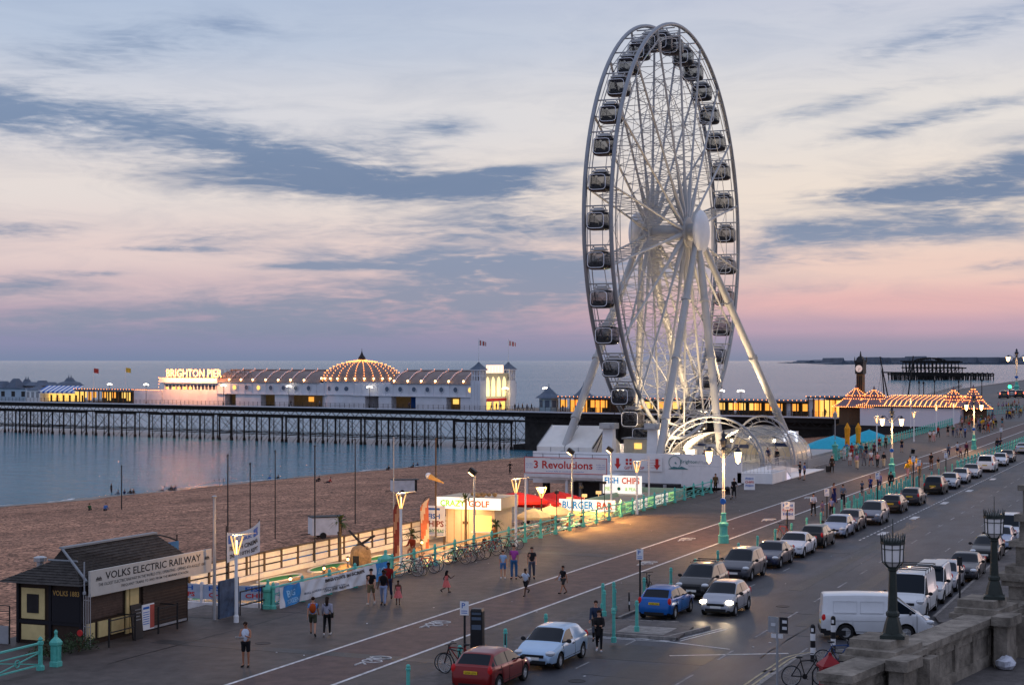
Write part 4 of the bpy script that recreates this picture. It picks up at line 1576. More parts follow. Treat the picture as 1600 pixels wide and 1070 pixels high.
 def lit_row(t, p0, p1, v, zt, n, pat):
  a, c = U(p1, v), U(p0, v)
  b = MB()
  b.bb(c, a, v - 9, v + .9, zt, zt + .35)
  b.bb(c, a, v - 9.2, v - 9, DZ, zt)
  b.build('roof', M['slate'], t)
  a, c = c, a
  for k in range(n):
   x0, x1 = a + (c - a) * k / n, a + (c - a) * (k + 1) / n
   MB().bb(x0 - .1, x0 + .1, v - .1, v + .1, DZ, zt).build('post', M['wood'], t)
   ch = pat[k % len(pat)]
   if ch == '.':
    continue
   if ch == 'w':
    MB().bb(x0 + .15, x1 - .15, v - .4, v - .3, DZ, zt - .3).build('panel', M['pierwhite'], t)
   else:
    MB().bb(x0 + .15, x1 - .15, v - .6, v - .5, DZ if ch in 'AY' else 1.3, zt - .4).build('lit_stall', M['amberpane'] if ch in 'aA' else M['yellowpane'], t)
  bulbs('bulb_string', polyline([(a, v + 1.0, zt + .4), (c, v + 1.0, zt + .4)], 1.0), t, .10)
 lit_row(t, 876, 962, -3, 3.35, 11, 'a.AaA.aAa..')
 t = pier_thing('pier_arcade', 'long low pier arcade behind the wheel with many lit bays', 'arcade building')
 lit_row(t, 1122, 1262, -3, 3.2, 17, 'y.yay.ya.aya.wa.a')
 t = pier_thing('pier_arcade', 'bright yellow stall row nearest the dark clock pavilion', 'arcade building')
 lit_row(t, 1263, 1314, -2, 4.1, 6, 'wAYYAY')
 t = pier_thing('pier_arcade', 'short dim pier arcade half hidden by the wheel spokes', 'arcade building')
 lit_row(t, 964, 1118, -3, 3.2, 14, '...ay.a.y....')
 # pier lamp clusters
 for px, v in ((172, -.8), (229, -.8), (350, -.8), (452, -.8), (578, -.8), (790, -1.5), (853, -9), (970, -.8), (1127, -.8), (1158, -.8)):
  u = U(px, v)
  h = 5.0
  t = thing('pier_lamp', 'short dark pier lamp with a bright cluster of globes', 'lamp post', pw(u, v, DZ), PR, 'globe lamps along the pier railing')
  MB().lathe([(.2, 0), (.12, .6), (.07, 1), (.06, h)], 6).build('post', M['dark'], t)
  b = MB()
  for d in (-.7, -.23, .23, .7):
   b.ball((d, 0, h + .15 + (.15 if abs(d) < .5 else 0)), .2, 6)
  b.build('globe', M['lampwhite'], t)
  MB().tube((-.8, 0, h - .1), (.8, 0, h - .1), .04, n=4).build('arm', M['dark'], t)

M['frontcream'] = mat('frontage_cream', (.6, .56, .42), .6, var=.06)
M['archglow'] = glow('lit_arched_window', (1, .84, .46), .8)
M['sign_glow2'] = glow('lit_roof_sign', (1, .7, .5), 1.2)
build_pier()

def build_pier_entrance():
 v0 = 7.0
 t = pier_thing('entrance_pavilion', 'long white walled pavilion with bulb lined hipped roof at the pier entrance', 'pavilion')
 a, c = U(1500, v0), U(1344, v0)
 z0, z1 = -1.0, 2.7
 b = MB()
 b.bb(a, c, -6, v0, z0, z1)
 b.build('wall', mat('lavender_white_render', (.62, .63, .70), .6, var=.05), t)
 b = MB()
 b.bb(a - .2, c + 6, -6, v0 - .3, -8, z0)
 b.build('base', M['dark'], t)
 MB().bb(a - .4, c + .4, -6.4, v0 + .4, z1, z1 + .2).build('gutter', M['dark'], t)
 zr = 4.9
 b = MB()
 b.add([(a - .5, v0 + .5, z1 + .2), (c + .5, v0 + .5, z1 + .2), (c + .5, -6.5, z1 + .2), (a - .5, -6.5, z1 + .2), (a - .3, .6, zr), (c - 4.5, .6, zr)], [(0, 1, 5, 4), (1, 2, 5), (2, 3, 4, 5), (3, 0, 4)])
 b.build('roof', mat('purple_slate', (.16, .12, .14), .6, var=.15, vs=1), t)
 n = 15
 pts = polyline([(a - .5, v0 + .55, z1 + .3), (c + .5, v0 + .55, z1 + .3)], .42) + polyline([(a, .6, zr + .1), (c - 4.5, .6, zr + .1), (c + .5, v0 + .5, z1 + .3)], .45)
 bulbs('bulb_string', pts, t, .10)
 for k in range(n):
  x = a + 1 + (c - a - 5) * k / n
  bulbs('bulb_string', polyline([(x, .7, zr + .12), (x + .6, 3.6, (zr + z1) / 2 + .22), (x - .2, v0 + .4, z1 + .36)], .42), t, .10)
 for px, zz, lab in ((1338, 6.2, 'bulb lined tiered pagoda roof beside the clock tower'), (1366, 5.9, 'bulb lined tiered roof over the pavilion corner'), (1490, 6.0, 'bulb lined bell shaped cupola above the pier entrance'), (1521, 6.3, 'bulb lined bell shaped cupola nearest the promenade lamps')):
  tt = pier_thing('lit_cupola', lab, 'cupola')
  u, v = U(px, 2.5), 2.5
  big = 4.6 if px < 1400 else 3.4
  pr = [(big * 1.1, 2.6), (big * .85, 3.2), (big * .55, 4.2), (big * .42, 4.7), (big * .46, 4.85), (big * .3, 5.4), (.35, zz), (.08, zz + .9)]
  MB().lathe(pr, 8, (u, v, 0)).build('roof', M.get('purple') or mat('purple_slate', (.16, .12, .14)), tt)
  b = MB()
  b.lathe([(big * .8, -1), (big * .8, 2.6)], 8, (u, v, 0))
  b.build('wall', M['wood'], tt)
  pts = []
  for k in range(8):
   an = 2 * PI * k / 8
   pts += polyline([(u + (r + .06) * math.cos(an), v + (r + .06) * math.sin(an), z + .06) for r, z in pr[:-1]], .42)
   for r, z in (pr[0], pr[4], pr[2]):
    a2 = 2 * PI * (k + 1) / 8
    pts += polyline([(u + (r + .06) * math.cos(an), v + (r + .06) * math.sin(an), z + .06), (u + (r + .06) * math.cos(a2), v + (r + .06) * math.sin(a2), z + .06)], .42)
  bulbs('bulb_string', pts, tt, .10)
 t = pier_thing('dark_pavilion', 'dark glazed pavilion under the pagoda roof at the pier root', 'pavilion')
 a, c = U(1344, 4), U(1315, 4)
 b = MB()
 b.bb(a, c, -4, 4, DZ - 1.5, 2.7)
 b.build('wall', M['brown'], t)
 for k in range(3):
  x = a + (c - a) * (k + .5) / 3
  MB().bb(x - .55, x + .55, 4.0, 4.05, .6, 2.2).build('window', M['slate'], t)
 t = pier_thing('entrance_booths', 'glowing amber booths and signs at the pier mouth', 'kiosk')
 a, c = U(1527, 4), U(1503, 4)
 for k in range(4):
  x = a + (c - a) * (k + .5) / 4
  MB().bb(x - .55, x + .55, 1.0, 4.0, 0, 2.5).build('booth', M['wood'], t)
  MB().bb(x - .45, x + .45, 4.0, 4.06, .9, 2.3).build('lit_pane', M['amberpane'] if k % 2 else M['yellowpane'], t)
 MB().bb(a, c, 3.5, 4.4, 2.5, 2.9).build('canopy', M['redink'], t)
 # clock tower
 u = U(1345, 0)
 t = thing('clock_tower', 'dark ornate clock tower with pale dial above lit pavilion roofs', 'clock tower', pw(u, 0, 0), PR)
 z = lambda py: ZP(py, u, 0)
 zb, zd0, zd1, zt = z(612), z(584), z(569), z(556)
 w = .66
 b = MB()
 b.bb(-w, w, -w, w, 3.5, zd0)
 b.bb(-w * 1.25, w * 1.25, -w * 1.25, w * 1.25, zb - .4, zb)
 b.build('shaft', mat('bronze_brown', (.16, .09, .035), .5), t)
 b = MB()
 for x in (-.4, 0, .4):
  b.bb(x - .12, x + .12, w, w + .05, zb + .4, zd0 - .4)
  b.bb(w, w + .05, x - .12, x + .12, zb + .4, zd0 - .4)
 b.build('panel', M['black'], t)
 b = MB()
 b.bb(-.86, .86, -.86, .86, zd0, zd1 + .3)
 b.bb(-1.0, 1.0, -1.0, 1.0, zd1 + .3, zd1 + .5)
 b.lathe([(1.25, zd1 + .5), (.75, zd1 + 1.2), (.5, zd1 + 1.6), (.3, zt - .3), (.05, zt + 1.0)], 4, (0, 0, 0), 0, True)
 for sx in (-1, 1):
  for sy in (-1, 1):
   b.lathe([(.14, 0), (.1, .8), (.02, 1.2)], 5, (sx * .9, sy * .9, zd1 + .4))
 b.build('belfry', M['black'], t)
 zc = (zd0 + zd1) / 2 + .1
 for ang in (0, -PI / 2):
  b = MB()
  b.lathe([(.72, 0), (.72, .06)], 20)
  Mx = Matrix.Rotation(ang, 4, 'Z') @ Matrix.Translation((0, .87, zc)) @ Matrix.Rotation(-PI / 2, 4, 'X')
  b.move(Mx)
  d = b.build('dial', mat('pale_dial', (.75, .62, .56), .5, var=0, emit=(1, .75, .65), es=.35), t)
  b = MB()
  b.box((0, .28, .08), (.07, .6, .02))
  b.box((-.2, 0.0, .08), (.45, .07, .02))
  b.move(Mx)
  b.build('hand', M['ink'], d)

build_pier_entrance()

def build_west_pier():
 """rusted skeleton far out on the water"""
 D = 1811.0
 k = D / F
 X0 = lambda px: ((px - 800) * k)
 t = thing('ruined_pier', 'rusted skeleton of a burnt out pier standing alone in the sea', 'ruin', (0, 0, 0))

 def P(px, dy, py):
  x, y = X0(px), D + dy
  return (x * ST + y * CT, y * ST - x * CT, CH - (py - HOR) * k)
 rnd = random.Random(5)
 b = MB()
 for px in range(1400, 1554, 4):
  for dy in (0, 18, 36):
   b.tube(P(px + rnd.uniform(-1, 1), dy, 597), P(px, dy, 583), .75, n=4)
 b.build('pile', M['piles'], t)['kind'] = 'stuff'
 b = MB()
 for dy in (0, 18, 36):
  for py in (582, 585):
   b.tube(P(1390 if py == 582 else 1398, dy, py), P(1553, dy, py + 2), .95, n=4)
  for px in range(1398, 1552, 8):
   b.tube(P(px, dy, 582), P(px + 4, dy, 585.5), .4, n=4)
 b.build('deck_frame', M['piles'], t)
 b = MB()
 for dy in (0, 14, 28):
  for x0, x1, py in ((1418, 1510, 574.5), (1420, 1504, 566), (1416, 1500, 564.5)):
   b.tube(P(x0, dy, py), P(x1, dy, py + rnd.uniform(-.5, .8)), .9, n=4)
  for px in range(1420, 1506, 6):
   b.tube(P(px + rnd.uniform(-1, 1), dy, 582), P(px, dy, 574), .55, n=4)
   if px < 1500:
    b.tube(P(px, dy, 574), P(px + rnd.uniform(-1, 1), dy, 565), .55, n=4)
   if rnd.random() < .5:
    b.tube(P(px, dy, 582), P(px + 6, dy, 575), .25, n=4)
  arc = [P(1438 + 40 * i / 12, dy, 564 - 4.6 * math.sin(PI * i / 12) ** .6) for i in range(13)]
  b.path(arc, .85, 4)
  for i in (1, 3, 5, 7, 9, 11):
   b.tube(arc[i], P(1438 + 40 * i / 12, dy, 565), .3, n=4)
 b.build('hall_frame', M['piles'], t)

build_west_pier()

# ---------------------------------------------------------------- people
_pm = {}

def cmat(rgb, kind='cloth'):
 k = '%s_%02x%02x%02x' % (kind, int(rgb[0]), int(rgb[1]), int(rgb[2]))
 c = lin(*rgb)
 return mat(k, c[:3], .85 if kind == 'cloth' else .55, var=.15, vs=12)

SKIN = {'pale': (190, 140, 115), 'tan': (160, 110, 85), 'dark': (80, 50, 38)}
SKIN = {k: mat('skin_' + k, lin(*v)[:3], .55, var=.08, vs=20) for k, v in SKIN.items()}

def fk(pose):
 """joints of a 1.74 m figure, x forward, y left"""
 g = lambda k, d=0.0: R(pose.get(k, d))
 lean = g('lean')
 J = {}
 J['pel'] = Vector((0, 0, 0))
 up = Vector((math.sin(lean), 0, math.cos(lean)))
 J['spi'] = up * .2
 J['che'] = up * .42
 J['nec'] = up * .55
 hd = Vector((math.sin(lean * .3 + g('nod')), 0, math.cos(lean * .3 + g('nod'))))
 J['hlo'] = J['nec'] + hd * .08
 J['hmi'] = J['nec'] + hd * .17 + Vector((.015, 0, 0))
 J['hto'] = J['nec'] + hd * .245
 for s, n in ((1, 'L'), (-1, 'R')):
  J['sh' + n] = up * .46 + Vector((0, .175 * s, 0))
  a, e, ab = g('arm' + n), g('elb' + n, 12), g('abd' + n, 8)
  d = Vector((math.sin(a) * math.cos(ab), s * math.sin(ab), -math.cos(a) * math.cos(ab)))
  J['el' + n] = J['sh' + n] + d * .29
  a2 = a + e
  ab2 = g('abf' + n, pose.get('abd' + n, 8) * .5)
  d2 = Vector((math.sin(a2) * math.cos(ab2), s * math.sin(ab2), -math.cos(a2) * math.cos(ab2)))
  J['wr' + n] = J['el' + n] + d2 * .25
  J['ha' + n] = J['wr' + n] + d2 * .085
  J['fi' + n] = J['wr' + n] + d2 * .18
  h, k, sp = g('hip' + n), g('kne' + n, 4), g('spl' + n, 2)
  J['hi' + n] = Vector((0, .09 * s, -.03))
  d = Vector((math.sin(h) * math.cos(sp), s * math.sin(sp), -math.cos(h) * math.cos(sp)))
  J['kn' + n] = J['hi' + n] + d * .43
  a = h - k
  d = Vector((math.sin(a), 0, -math.cos(a)))
  J['an' + n] = J['kn' + n] + d * .41
  f = a * .75 if not pose.get('flat') else 0
  J['to' + n] = J['an' + n] + Vector((math.cos(f) * .19, .02 * s, math.sin(f) * .19 - .05 * (1 if abs(f) < .6 else .3)))
 lo = min(J['anL'].z - .07, J['anR'].z - .07, J['toL'].z - .03, J['toR'].z - .03)
 if 'seat' in pose:
  lo = J['pel'].z - pose['seat']
 for k in J:
  J[k] = J[k] - Vector((0, 0, lo))
 return J

def skin(J, chain, rad):
 """one continuous surface over a joint tree: chain = [(a, b), ...]; rad = {joint: radius or (rx, ry)}"""
 names = []
 for a, b in chain:
  for n in (a, b):
   if n not in names:
    names.append(n)
 me = bpy.data.meshes.new('skin_cage')
 me.from_pydata([J[n] for n in names], [(names.index(a), names.index(b)) for a, b in chain], [])
 o = bpy.data.objects.new('skin_cage', me)
 COL.objects.link(o)
 m = o.modifiers.new('s', 'SKIN')
 m.use_smooth_shade = True
 for i, n in enumerate(names):
  r = rad.get(n, .05)
  me.skin_vertices[0].data[i].radius = r if isinstance(r, tuple) else (r, r)
  me.skin_vertices[0].data[i].use_root = i == 0
 s = o.modifiers.new('d', 'SUBSURF')
 s.levels = 1
 dg = bpy.context.evaluated_depsgraph_get()
 out = bpy.data.meshes.new_from_object(o.evaluated_get(dg))
 vs = [tuple(v.co) for v in out.vertices]
 fs = [tuple(p.vertices) for p in out.polygons]
 bpy.data.objects.remove(o)
 bpy.data.meshes.remove(me)
 bpy.data.meshes.remove(out)
 return vs, fs

POSES = {
 'stand': {'armL': 4, 'armR': -3, 'splL': 4, 'splR': 4},
 'walk': {'hipL': 24, 'kneL': 6, 'hipR': -18, 'kneR': 14, 'armL': -22, 'armR': 24, 'elbL': 14, 'elbR': 22, 'lean': 3},
 'walk2': {'hipR': 16, 'kneR': 4, 'hipL': -12, 'kneL': 26, 'armR': -14, 'armL': 16, 'elbR': 12, 'elbL': 30, 'lean': 3},
 'run': {'hipL': 38, 'kneL': 30, 'hipR': -20, 'kneR': 55, 'armL': -35, 'armR': 40, 'elbL': 70, 'elbR': 80, 'lean': 10},
 'read': {'armL': 25, 'armR': 25, 'elbL': 85, 'elbR': 80, 'nod': 18, 'abfL': -15, 'abfR': -15},
 'carry': {'hipL': 20, 'kneL': 6, 'hipR': -16, 'kneR': 16, 'armL': 20, 'armR': 20, 'elbL': 75, 'elbR': 75, 'lean': 6, 'abfL': -20, 'abfR': -20},
 'push': {'hipL': 22, 'kneL': 8, 'hipR': -18, 'kneR': 14, 'armL': 45, 'armR': 45, 'elbL': 30, 'elbR': 30, 'lean': 12},
 'point': {'armL': 80, 'elbL': 5, 'armR': 5, 'abdL': 10, 'splL': 5, 'splR': 5},
 'spread': {'abdL': 70, 'abdR': 60, 'abfL': 80, 'abfR': 50, 'hipL': 30, 'kneL': 40, 'hipR': -10, 'kneR': 30},
 'sit': {'hipL': 85, 'kneL': 80, 'hipR': 85, 'kneR': 82, 'armL': 30, 'armR': 30, 'elbL': 50, 'elbR': 50, 'lean': 8, 'flat': 1},
 'beach': {'hipL': 112, 'kneL': 100, 'hipR': 105, 'kneR': 88, 'armL': 40, 'armR': -25, 'elbL': 45, 'elbR': 10, 'lean': -8, 'seat': .1, 'flat': 1},
 'beach2': {'hipL': 95, 'kneL': 20, 'hipR': 110, 'kneR': 95, 'armL': -30, 'armR': 30, 'elbL': 8, 'elbR': 50, 'lean': -14, 'seat': .1},
 'cycle': {'hipL': 70, 'kneL': 60, 'hipR': 25, 'kneR': 45, 'armL': 55, 'armR': 55, 'elbL': 15, 'elbR': 15, 'lean': 25, 'flat': 1},
}
LEGC = [('pel', 'hiL'), ('hiL', 'knL'), ('knL', 'anL'), ('pel', 'hiR'), ('hiR', 'knR'), ('knR', 'anR')]
FOOT = [('anL', 'toL'), ('anR', 'toR')]
TOR = [('pel', 'spi'), ('spi', 'che')]
ARMU = [('che', 'shL'), ('shL', 'elL'), ('che', 'shR'), ('shR', 'elR')]
ARML = [('elL', 'wrL'), ('elR', 'wrR'), ('wrL', 'haL'), ('wrR', 'haR')]
HEAD = [('che', 'nec'), ('nec', 'hlo'), ('hlo', 'hmi'), ('hmi', 'hto')]
BR = {'pel': (.13, .1), 'spi': (.12, .09), 'che': (.14, .1), 'nec': .05, 'hlo': .062, 'hmi': (.082, .095), 'hto': .06, 'shL': .06, 'shR': .06, 'elL': .04, 'elR': .04, 'wrL': .028, 'wrR': .028,
  'haL': (.036, .02), 'haR': (.036, .02), 'hiL': .09, 'hiR': .09, 'knL': .055, 'knR': .055, 'anL': .036, 'anR': .036, 'toL': .03, 'toR': .03}

def grow(d, f, add=0.0):
 return {k: (tuple(x * f + add for x in v) if isinstance(v, tuple) else v * f + add) for k, v in d.items()}

def piece(pose, what):
 """cached raw geometry for a pose: body or a garment"""
 k = (pose, what)
 if k in _pm:
  return _pm[k]
 J = fk(POSES[pose])
 mb = MB()
 if what == 'body':
  v, f = skin(J, TOR + HEAD + ARMU + ARML + LEGC + FOOT, BR)
  mb.add(v, f)
  hd = J['hmi']
  mb.ball(hd + Vector((.095, 0, -.005)), .018, 6, sx=1.1, sz=1.3)
  for s in (-1, 1):
   mb.ball(hd + Vector((.0, s * .083, -.005)), .022, 6, sy=.5, sz=1.3)
   mb.ball(hd + Vector((.082, s * .032, .02)), .01, 6)
  for s, n in ((1, 'L'), (-1, 'R')):
   h, w = J['ha' + n], J['wr' + n]
   d = (J['fi' + n] - w).normalized()
   side = d.cross(Vector((0, 0, 1)))
   side = Vector((1, 0, 0)) if side.length < .2 else side.normalized()
   nrm = side.cross(d).normalized()
   for q, L in zip((-.026, -.009, .009, .026), (.07, .082, .076, .06)):
    b0 = h + side * q * .9 + d * .005
    mb.path([b0, b0 + d * L * .55, b0 + d * L * .9 + nrm * .018], [.0095, .009, .006], 5)
   t0 = w + d * .03 + side * .02
   mb.path([t0, t0 + side * .028 + d * .025, t0 + side * .034 + d * .06], [.011, .01, .007], 5)
 elif what == 'hair':
  h = J['hto'] - Vector((.018, 0, .045))
  mb.ball(h, .1, 10, sx=1.02, sy=.93, sz=.86)
 elif what == 'longhair':
  h = J['hto'] - Vector((.018, 0, .045))
  mb.ball(h, .102, 10, sx=1.02, sy=.95, sz=.88)
  mb.path([h + Vector((-.05, 0, 0)), h + Vector((-.1, 0, -.14)), h + Vector((-.11, 0, -.32))], [.08, .085, .05], 8)
 elif what == 'cap':
  h = J['hto'] - Vector((.01, 0, .03))
  mb.ball(h, .105, 10, sz=.7)
  mb.box(h + Vector((.12, 0, -.02)), (.1, .14, .015))
 elif what in ('tee', 'shirt', 'vest', 'coat'):
  ch = TOR + [('che', 'nec')]
  r = grow(BR, 1.06, .014)
  r['nec'] = .052
  J2 = dict(J)
  for n in 'LR':
   J2['sl' + n] = J['sh' + n].lerp(J['el' + n], .62)
   r['sl' + n] = .064
   r['sh' + n] = .074
  ch = ch + [('che', 'shL'), ('che', 'shR')]
  if what == 'tee':
   ch += [('shL', 'slL'), ('shR', 'slR')]
  if what in ('shirt', 'coat'):
   ch += [('shL', 'elL'), ('elL', 'wrL'), ('shR', 'elR'), ('elR', 'wrR')]
   r['wrL'] = r['wrR'] = .042
  J2['hem'] = J['pel'] + (Vector((0, 0, -.01)))
  r['hem'] = (.165, .135)
  ch = [(a if a != 'pel' else 'hem', b) for a, b in ch]
  r['spi'] = (.14, .112)
  if what == 'coat':
   J2['hem'] = J['pel'] + Vector((0, 0, -.38))
   r['hem'] = (.2, .18)
  v, f = skin(J2, ch, r)
  mb.add(v, f)
 elif what in ('trousers', 'shorts', 'leggings'):
  r = grow(BR, 1.0 if what == 'leggings' else 1.12, .012)
  r['pel'] = (.125, .1)
  r['anL'] = r['anR'] = .045 if what == 'leggings' else .062
  J2 = dict(J)
  if what == 'shorts':
   for n in 'LR':
    J2['kn' + n] = J['hi' + n].lerp(J['kn' + n], .88)
    r['kn' + n] = .092
   v, f = skin(J2, [('pel', 'hiL'), ('hiL', 'knL'), ('pel', 'hiR'), ('hiR', 'knR')], r)
  else:
   v, f = skin(J2, LEGC, r)
  mb.add(v, f)
 elif what in ('dress', 'skirt', 'longdress'):
  r = grow(BR, 1.05, .012)
  p = J['pel']
  if what != 'skirt':
   v, f = skin(J, TOR + [('che', 'shL'), ('che', 'shR')], dict(r, shL=.06, shR=.06))
   mb.add(v, f)
  L = .85 if what == 'longdress' else .42
  fx = (J['knL'].x + J['knR'].x) / 2
  mb.grid(lambda u, v: (p.x + fx * .7 * u + (.15 + .15 * u) * math.cos(2 * PI * v) * (1 + .08 * u * math.sin(7 * 2 * PI * v)), p.y + (.15 + .17 * u) * math.sin(2 * PI * v), p.z + .12 - (L + .1) * u), 5, 20)
 elif what[:4] == 'shoe':
  for n in ('LR' if what == 'shoes' else what[-1]):
   a, t = J['an' + n], J['to' + n]
   mb.path([a + (a - t) * .25 + Vector((0, 0, -.045)), a + Vector((0, 0, -.035)), t + Vector((0, 0, .0)), t + (t - a) * .12], [.03, .045, .042, .025], 7)
 elif what == 'backpack':
  c = J['che'] * .6 + J['spi'] * .4
  mb.ball(c + Vector((-.2, 0, 0)), .2, 10, sx=.6, sy=.8, sz=1.15)
  for s in (-.1, .1):
   mb.path([c + Vector((-.12, s, .16)), J['che'] + Vector((.0, s * 1.1, .12)), c + Vector((.14, s, .0)), c + Vector((-.08, s, -.16))], .018, 5)
 elif what == 'bag':
  c = J['pel'] + Vector((0, -.24, .0))
  mb.box(c, (.26, .1, .22))
  mb.path([c + Vector((.1, 0, .1)), J['shL'] + Vector((.03, 0, .08)), J['shL'] + Vector((-.05, 0, .07)), c + Vector((-.1, 0, .1))], .014, 4)
 _pm[k] = (mb.v, mb.f, J)
 return _pm[k]

_mesh_cache = {}
ID4 = Matrix.Identity(4)

def person(label, loc, face, pose='stand', top=('tee', (200, 200, 200)), bot=('shorts', (40, 40, 45)), skin_='pale', hair=('hair', (45, 32, 25)), shoes=(40, 38, 38), h=1.74, extra=(), group=None, cat='person', face_deg=True):
 o = thing('person', label, cat, loc, R(face), group)
 o.scale = (h / 1.74,) * 3
 items = [('body', 'body', SKIN[skin_]), (hair[0], 'hair' if 'hair' in hair[0] else 'cap', cmat(hair[1])), (top[0], {'tee': 't_shirt', 'shirt': 'shirt', 'vest': 'vest', 'coat': 'coat', 'dress': 'dress', 'longdress': 'dress'}[top[0]], cmat(top[1]))]
 if bot:
  items.append((bot[0], bot[0], cmat(bot[1])))
 if shoes:
  items += [('shoeL', 'shoe', cmat(shoes)), ('shoeR', 'shoe', cmat(shoes))]
 for what, rgb in extra:
  items.append((what, what, cmat(rgb)))
 for what, name, m in items:
  k = (pose, what, m.name)
  if k not in _mesh_cache:
   v, f, J = piece(pose, what)
   _mesh_cache[k] = MB().add(v, f).mesh(what, m, 60 if what == 'bag' else 180)
  link(name, _mesh_cache[k], o)
 return o

def small_person(label, loc, face, pose, top, bot, skin_='pale', hair=(45, 32, 25), h=1.72, group=None):
 """the same figure as one mesh, for people too far off to show parts"""
 k = ('small', pose, top, bot, skin_, hair)
 if k not in _mesh_cache:
  mb = MB()
  mats = [SKIN[skin_], cmat(hair), cmat(top[1]), cmat(bot[1]) if bot else cmat(top[1]), cmat((35, 33, 33))]
  for what, mi in (('body', 0), ('hair' if h < 1.7 or top[0] != 'dress' else 'longhair', 1), (top[0], 2)) + (((bot[0], 3),) if bot else ()) + (('shoes', 4),):
   v, f, J = piece(pose, what)
   mb.add(v, f, mi)
  _mesh_cache[k] = mb.mesh('person', mats, 180)
 o = link('person', _mesh_cache[k])
 o.location = tuple(loc) + (0.0,) * (3 - len(loc))
 o.rotation_euler = (0, 0, R(face))
 o.scale = (h / 1.74,) * 3
 return tag(o, label, 'person', group)

# ---------------------------------------------------------------- vehicles
def paint(name, rgb, metal=.15):
 return mat('car_paint_' + name, lin(*rgb)[:3], .28, metal, var=.05, vs=2, coat=.4, spec=.3)

PAINT = {'red': (118, 12, 16), 'white': (205, 208, 212), 'blue': (0, 84, 160), 'black': (16, 16, 19), 'silver': (150, 155, 165), 'darkblue': (28, 36, 62), 'grey': (72, 74, 82), 'purple': (52, 36, 48),
   'steel': (92, 98, 112), 'palewhite': (190, 195, 205), 'darkgrey': (44, 45, 52), 'bluesilver': (135, 150, 175), 'sky_tint': (160, 188, 215)}  # last entry: white van paint with the sky's blue reflection tinted in
PAINT = {k: paint(k, v, .1 if 'white' in k else .35) for k, v in PAINT.items()}
M['trim'] = mat('black_plastic_trim', (.018, .018, .02), .55, var=.15)
M['headlamp'] = mat('headlamp_glass', (.55, .58, .62), .08, .3, var=0)
M['taillamp'] = mat('red_lamp_glass', (.35, .01, .015), .15, var=0, emit=(1, .05, .05), es=.06)
M['headon'] = glow('headlamp_lit', (1, .82, .55), 14)

CARS = {
 'hatch': dict(L=4.1, W=1.74, H=1.46, r=.31, wb=2.55, fo=.82, bonnet=(.72, .92), cowl=1.02, roof0=1.95, roof1=3.45, tail=3.98, belt=(.92, 1.0), tz=.98, bx=2.45),
 'mini': dict(L=3.85, W=1.68, H=1.52, r=.3, wb=2.45, fo=.75, bonnet=(.74, .98), cowl=.78, roof0=1.7, roof1=3.1, tail=3.72, belt=(.95, 1.02), tz=1.0, bx=2.15),
 'mpv': dict(L=4.4, W=1.8, H=1.66, r=.32, wb=2.68, fo=.86, bonnet=(.80, 1.05), cowl=.95, roof0=1.95, roof1=3.85, tail=4.3, belt=(1.0, 1.06), tz=1.06, bx=2.55),
 'saloon': dict(L=4.6, W=1.8, H=1.43, r=.32, wb=2.78, fo=.82, bonnet=(.70, .94), cowl=1.28, roof0=2.1, roof1=3.05, tail=3.95, belt=(.92, .98), tz=1.0, bx=2.6, boot=1.0),
 'suv': dict(L=4.75, W=1.98, H=1.82, r=.38, wb=2.76, fo=.9, bonnet=(.95, 1.12), cowl=1.2, roof0=1.98, roof1=4.2, tail=4.62, belt=(1.12, 1.16), tz=1.16, bx=2.6),
 'vanlet': dict(L=4.25, W=1.76, H=1.48, r=.31, wb=2.61, fo=.86, bonnet=(.72, .95), cowl=1.02, roof0=1.95, roof1=3.5, tail=4.06, belt=(.92, 1.0), tz=1.0, bx=2.45, panel=1),
 'smallvan': dict(L=4.3, W=1.74, H=1.82, r=.31, wb=2.7, fo=.85, bonnet=(.82, 1.05), cowl=.95, roof0=1.75, roof1=4.1, tail=4.26, belt=(1.0, 1.04), tz=1.1, bx=2.1, panel=1),
 'van': dict(L=4.85, W=1.92, H=2.06, r=.34, wb=2.9, fo=1.05, bonnet=(.92, 1.15), cowl=.72, roof0=1.5, roof1=4.72, tail=4.83, belt=(1.08, 1.1), tz=1.25, bx=1.75, panel=1),
 'wedgevan': dict(L=4.8, W=1.8, H=1.98, r=.34, wb=2.57, fo=1.2, bonnet=(.85, 1.12), cowl=.62, roof0=1.72, roof1=4.72, tail=4.78, belt=(1.14, 1.16), tz=1.3, bx=1.75, panel=1),
}
_car_geo = {}

def interp(pts, x):
 if x <= pts[0][0]:
  return pts[0][1]
 for (x0, y0), (x1, y1) in zip(pts, pts[1:]):
  if x <= x1:
   t = (x - x0) / (x1 - x0) if x1 > x0 else 1
   return y0 + (y1 - y0) * t
 return pts[-1][1]

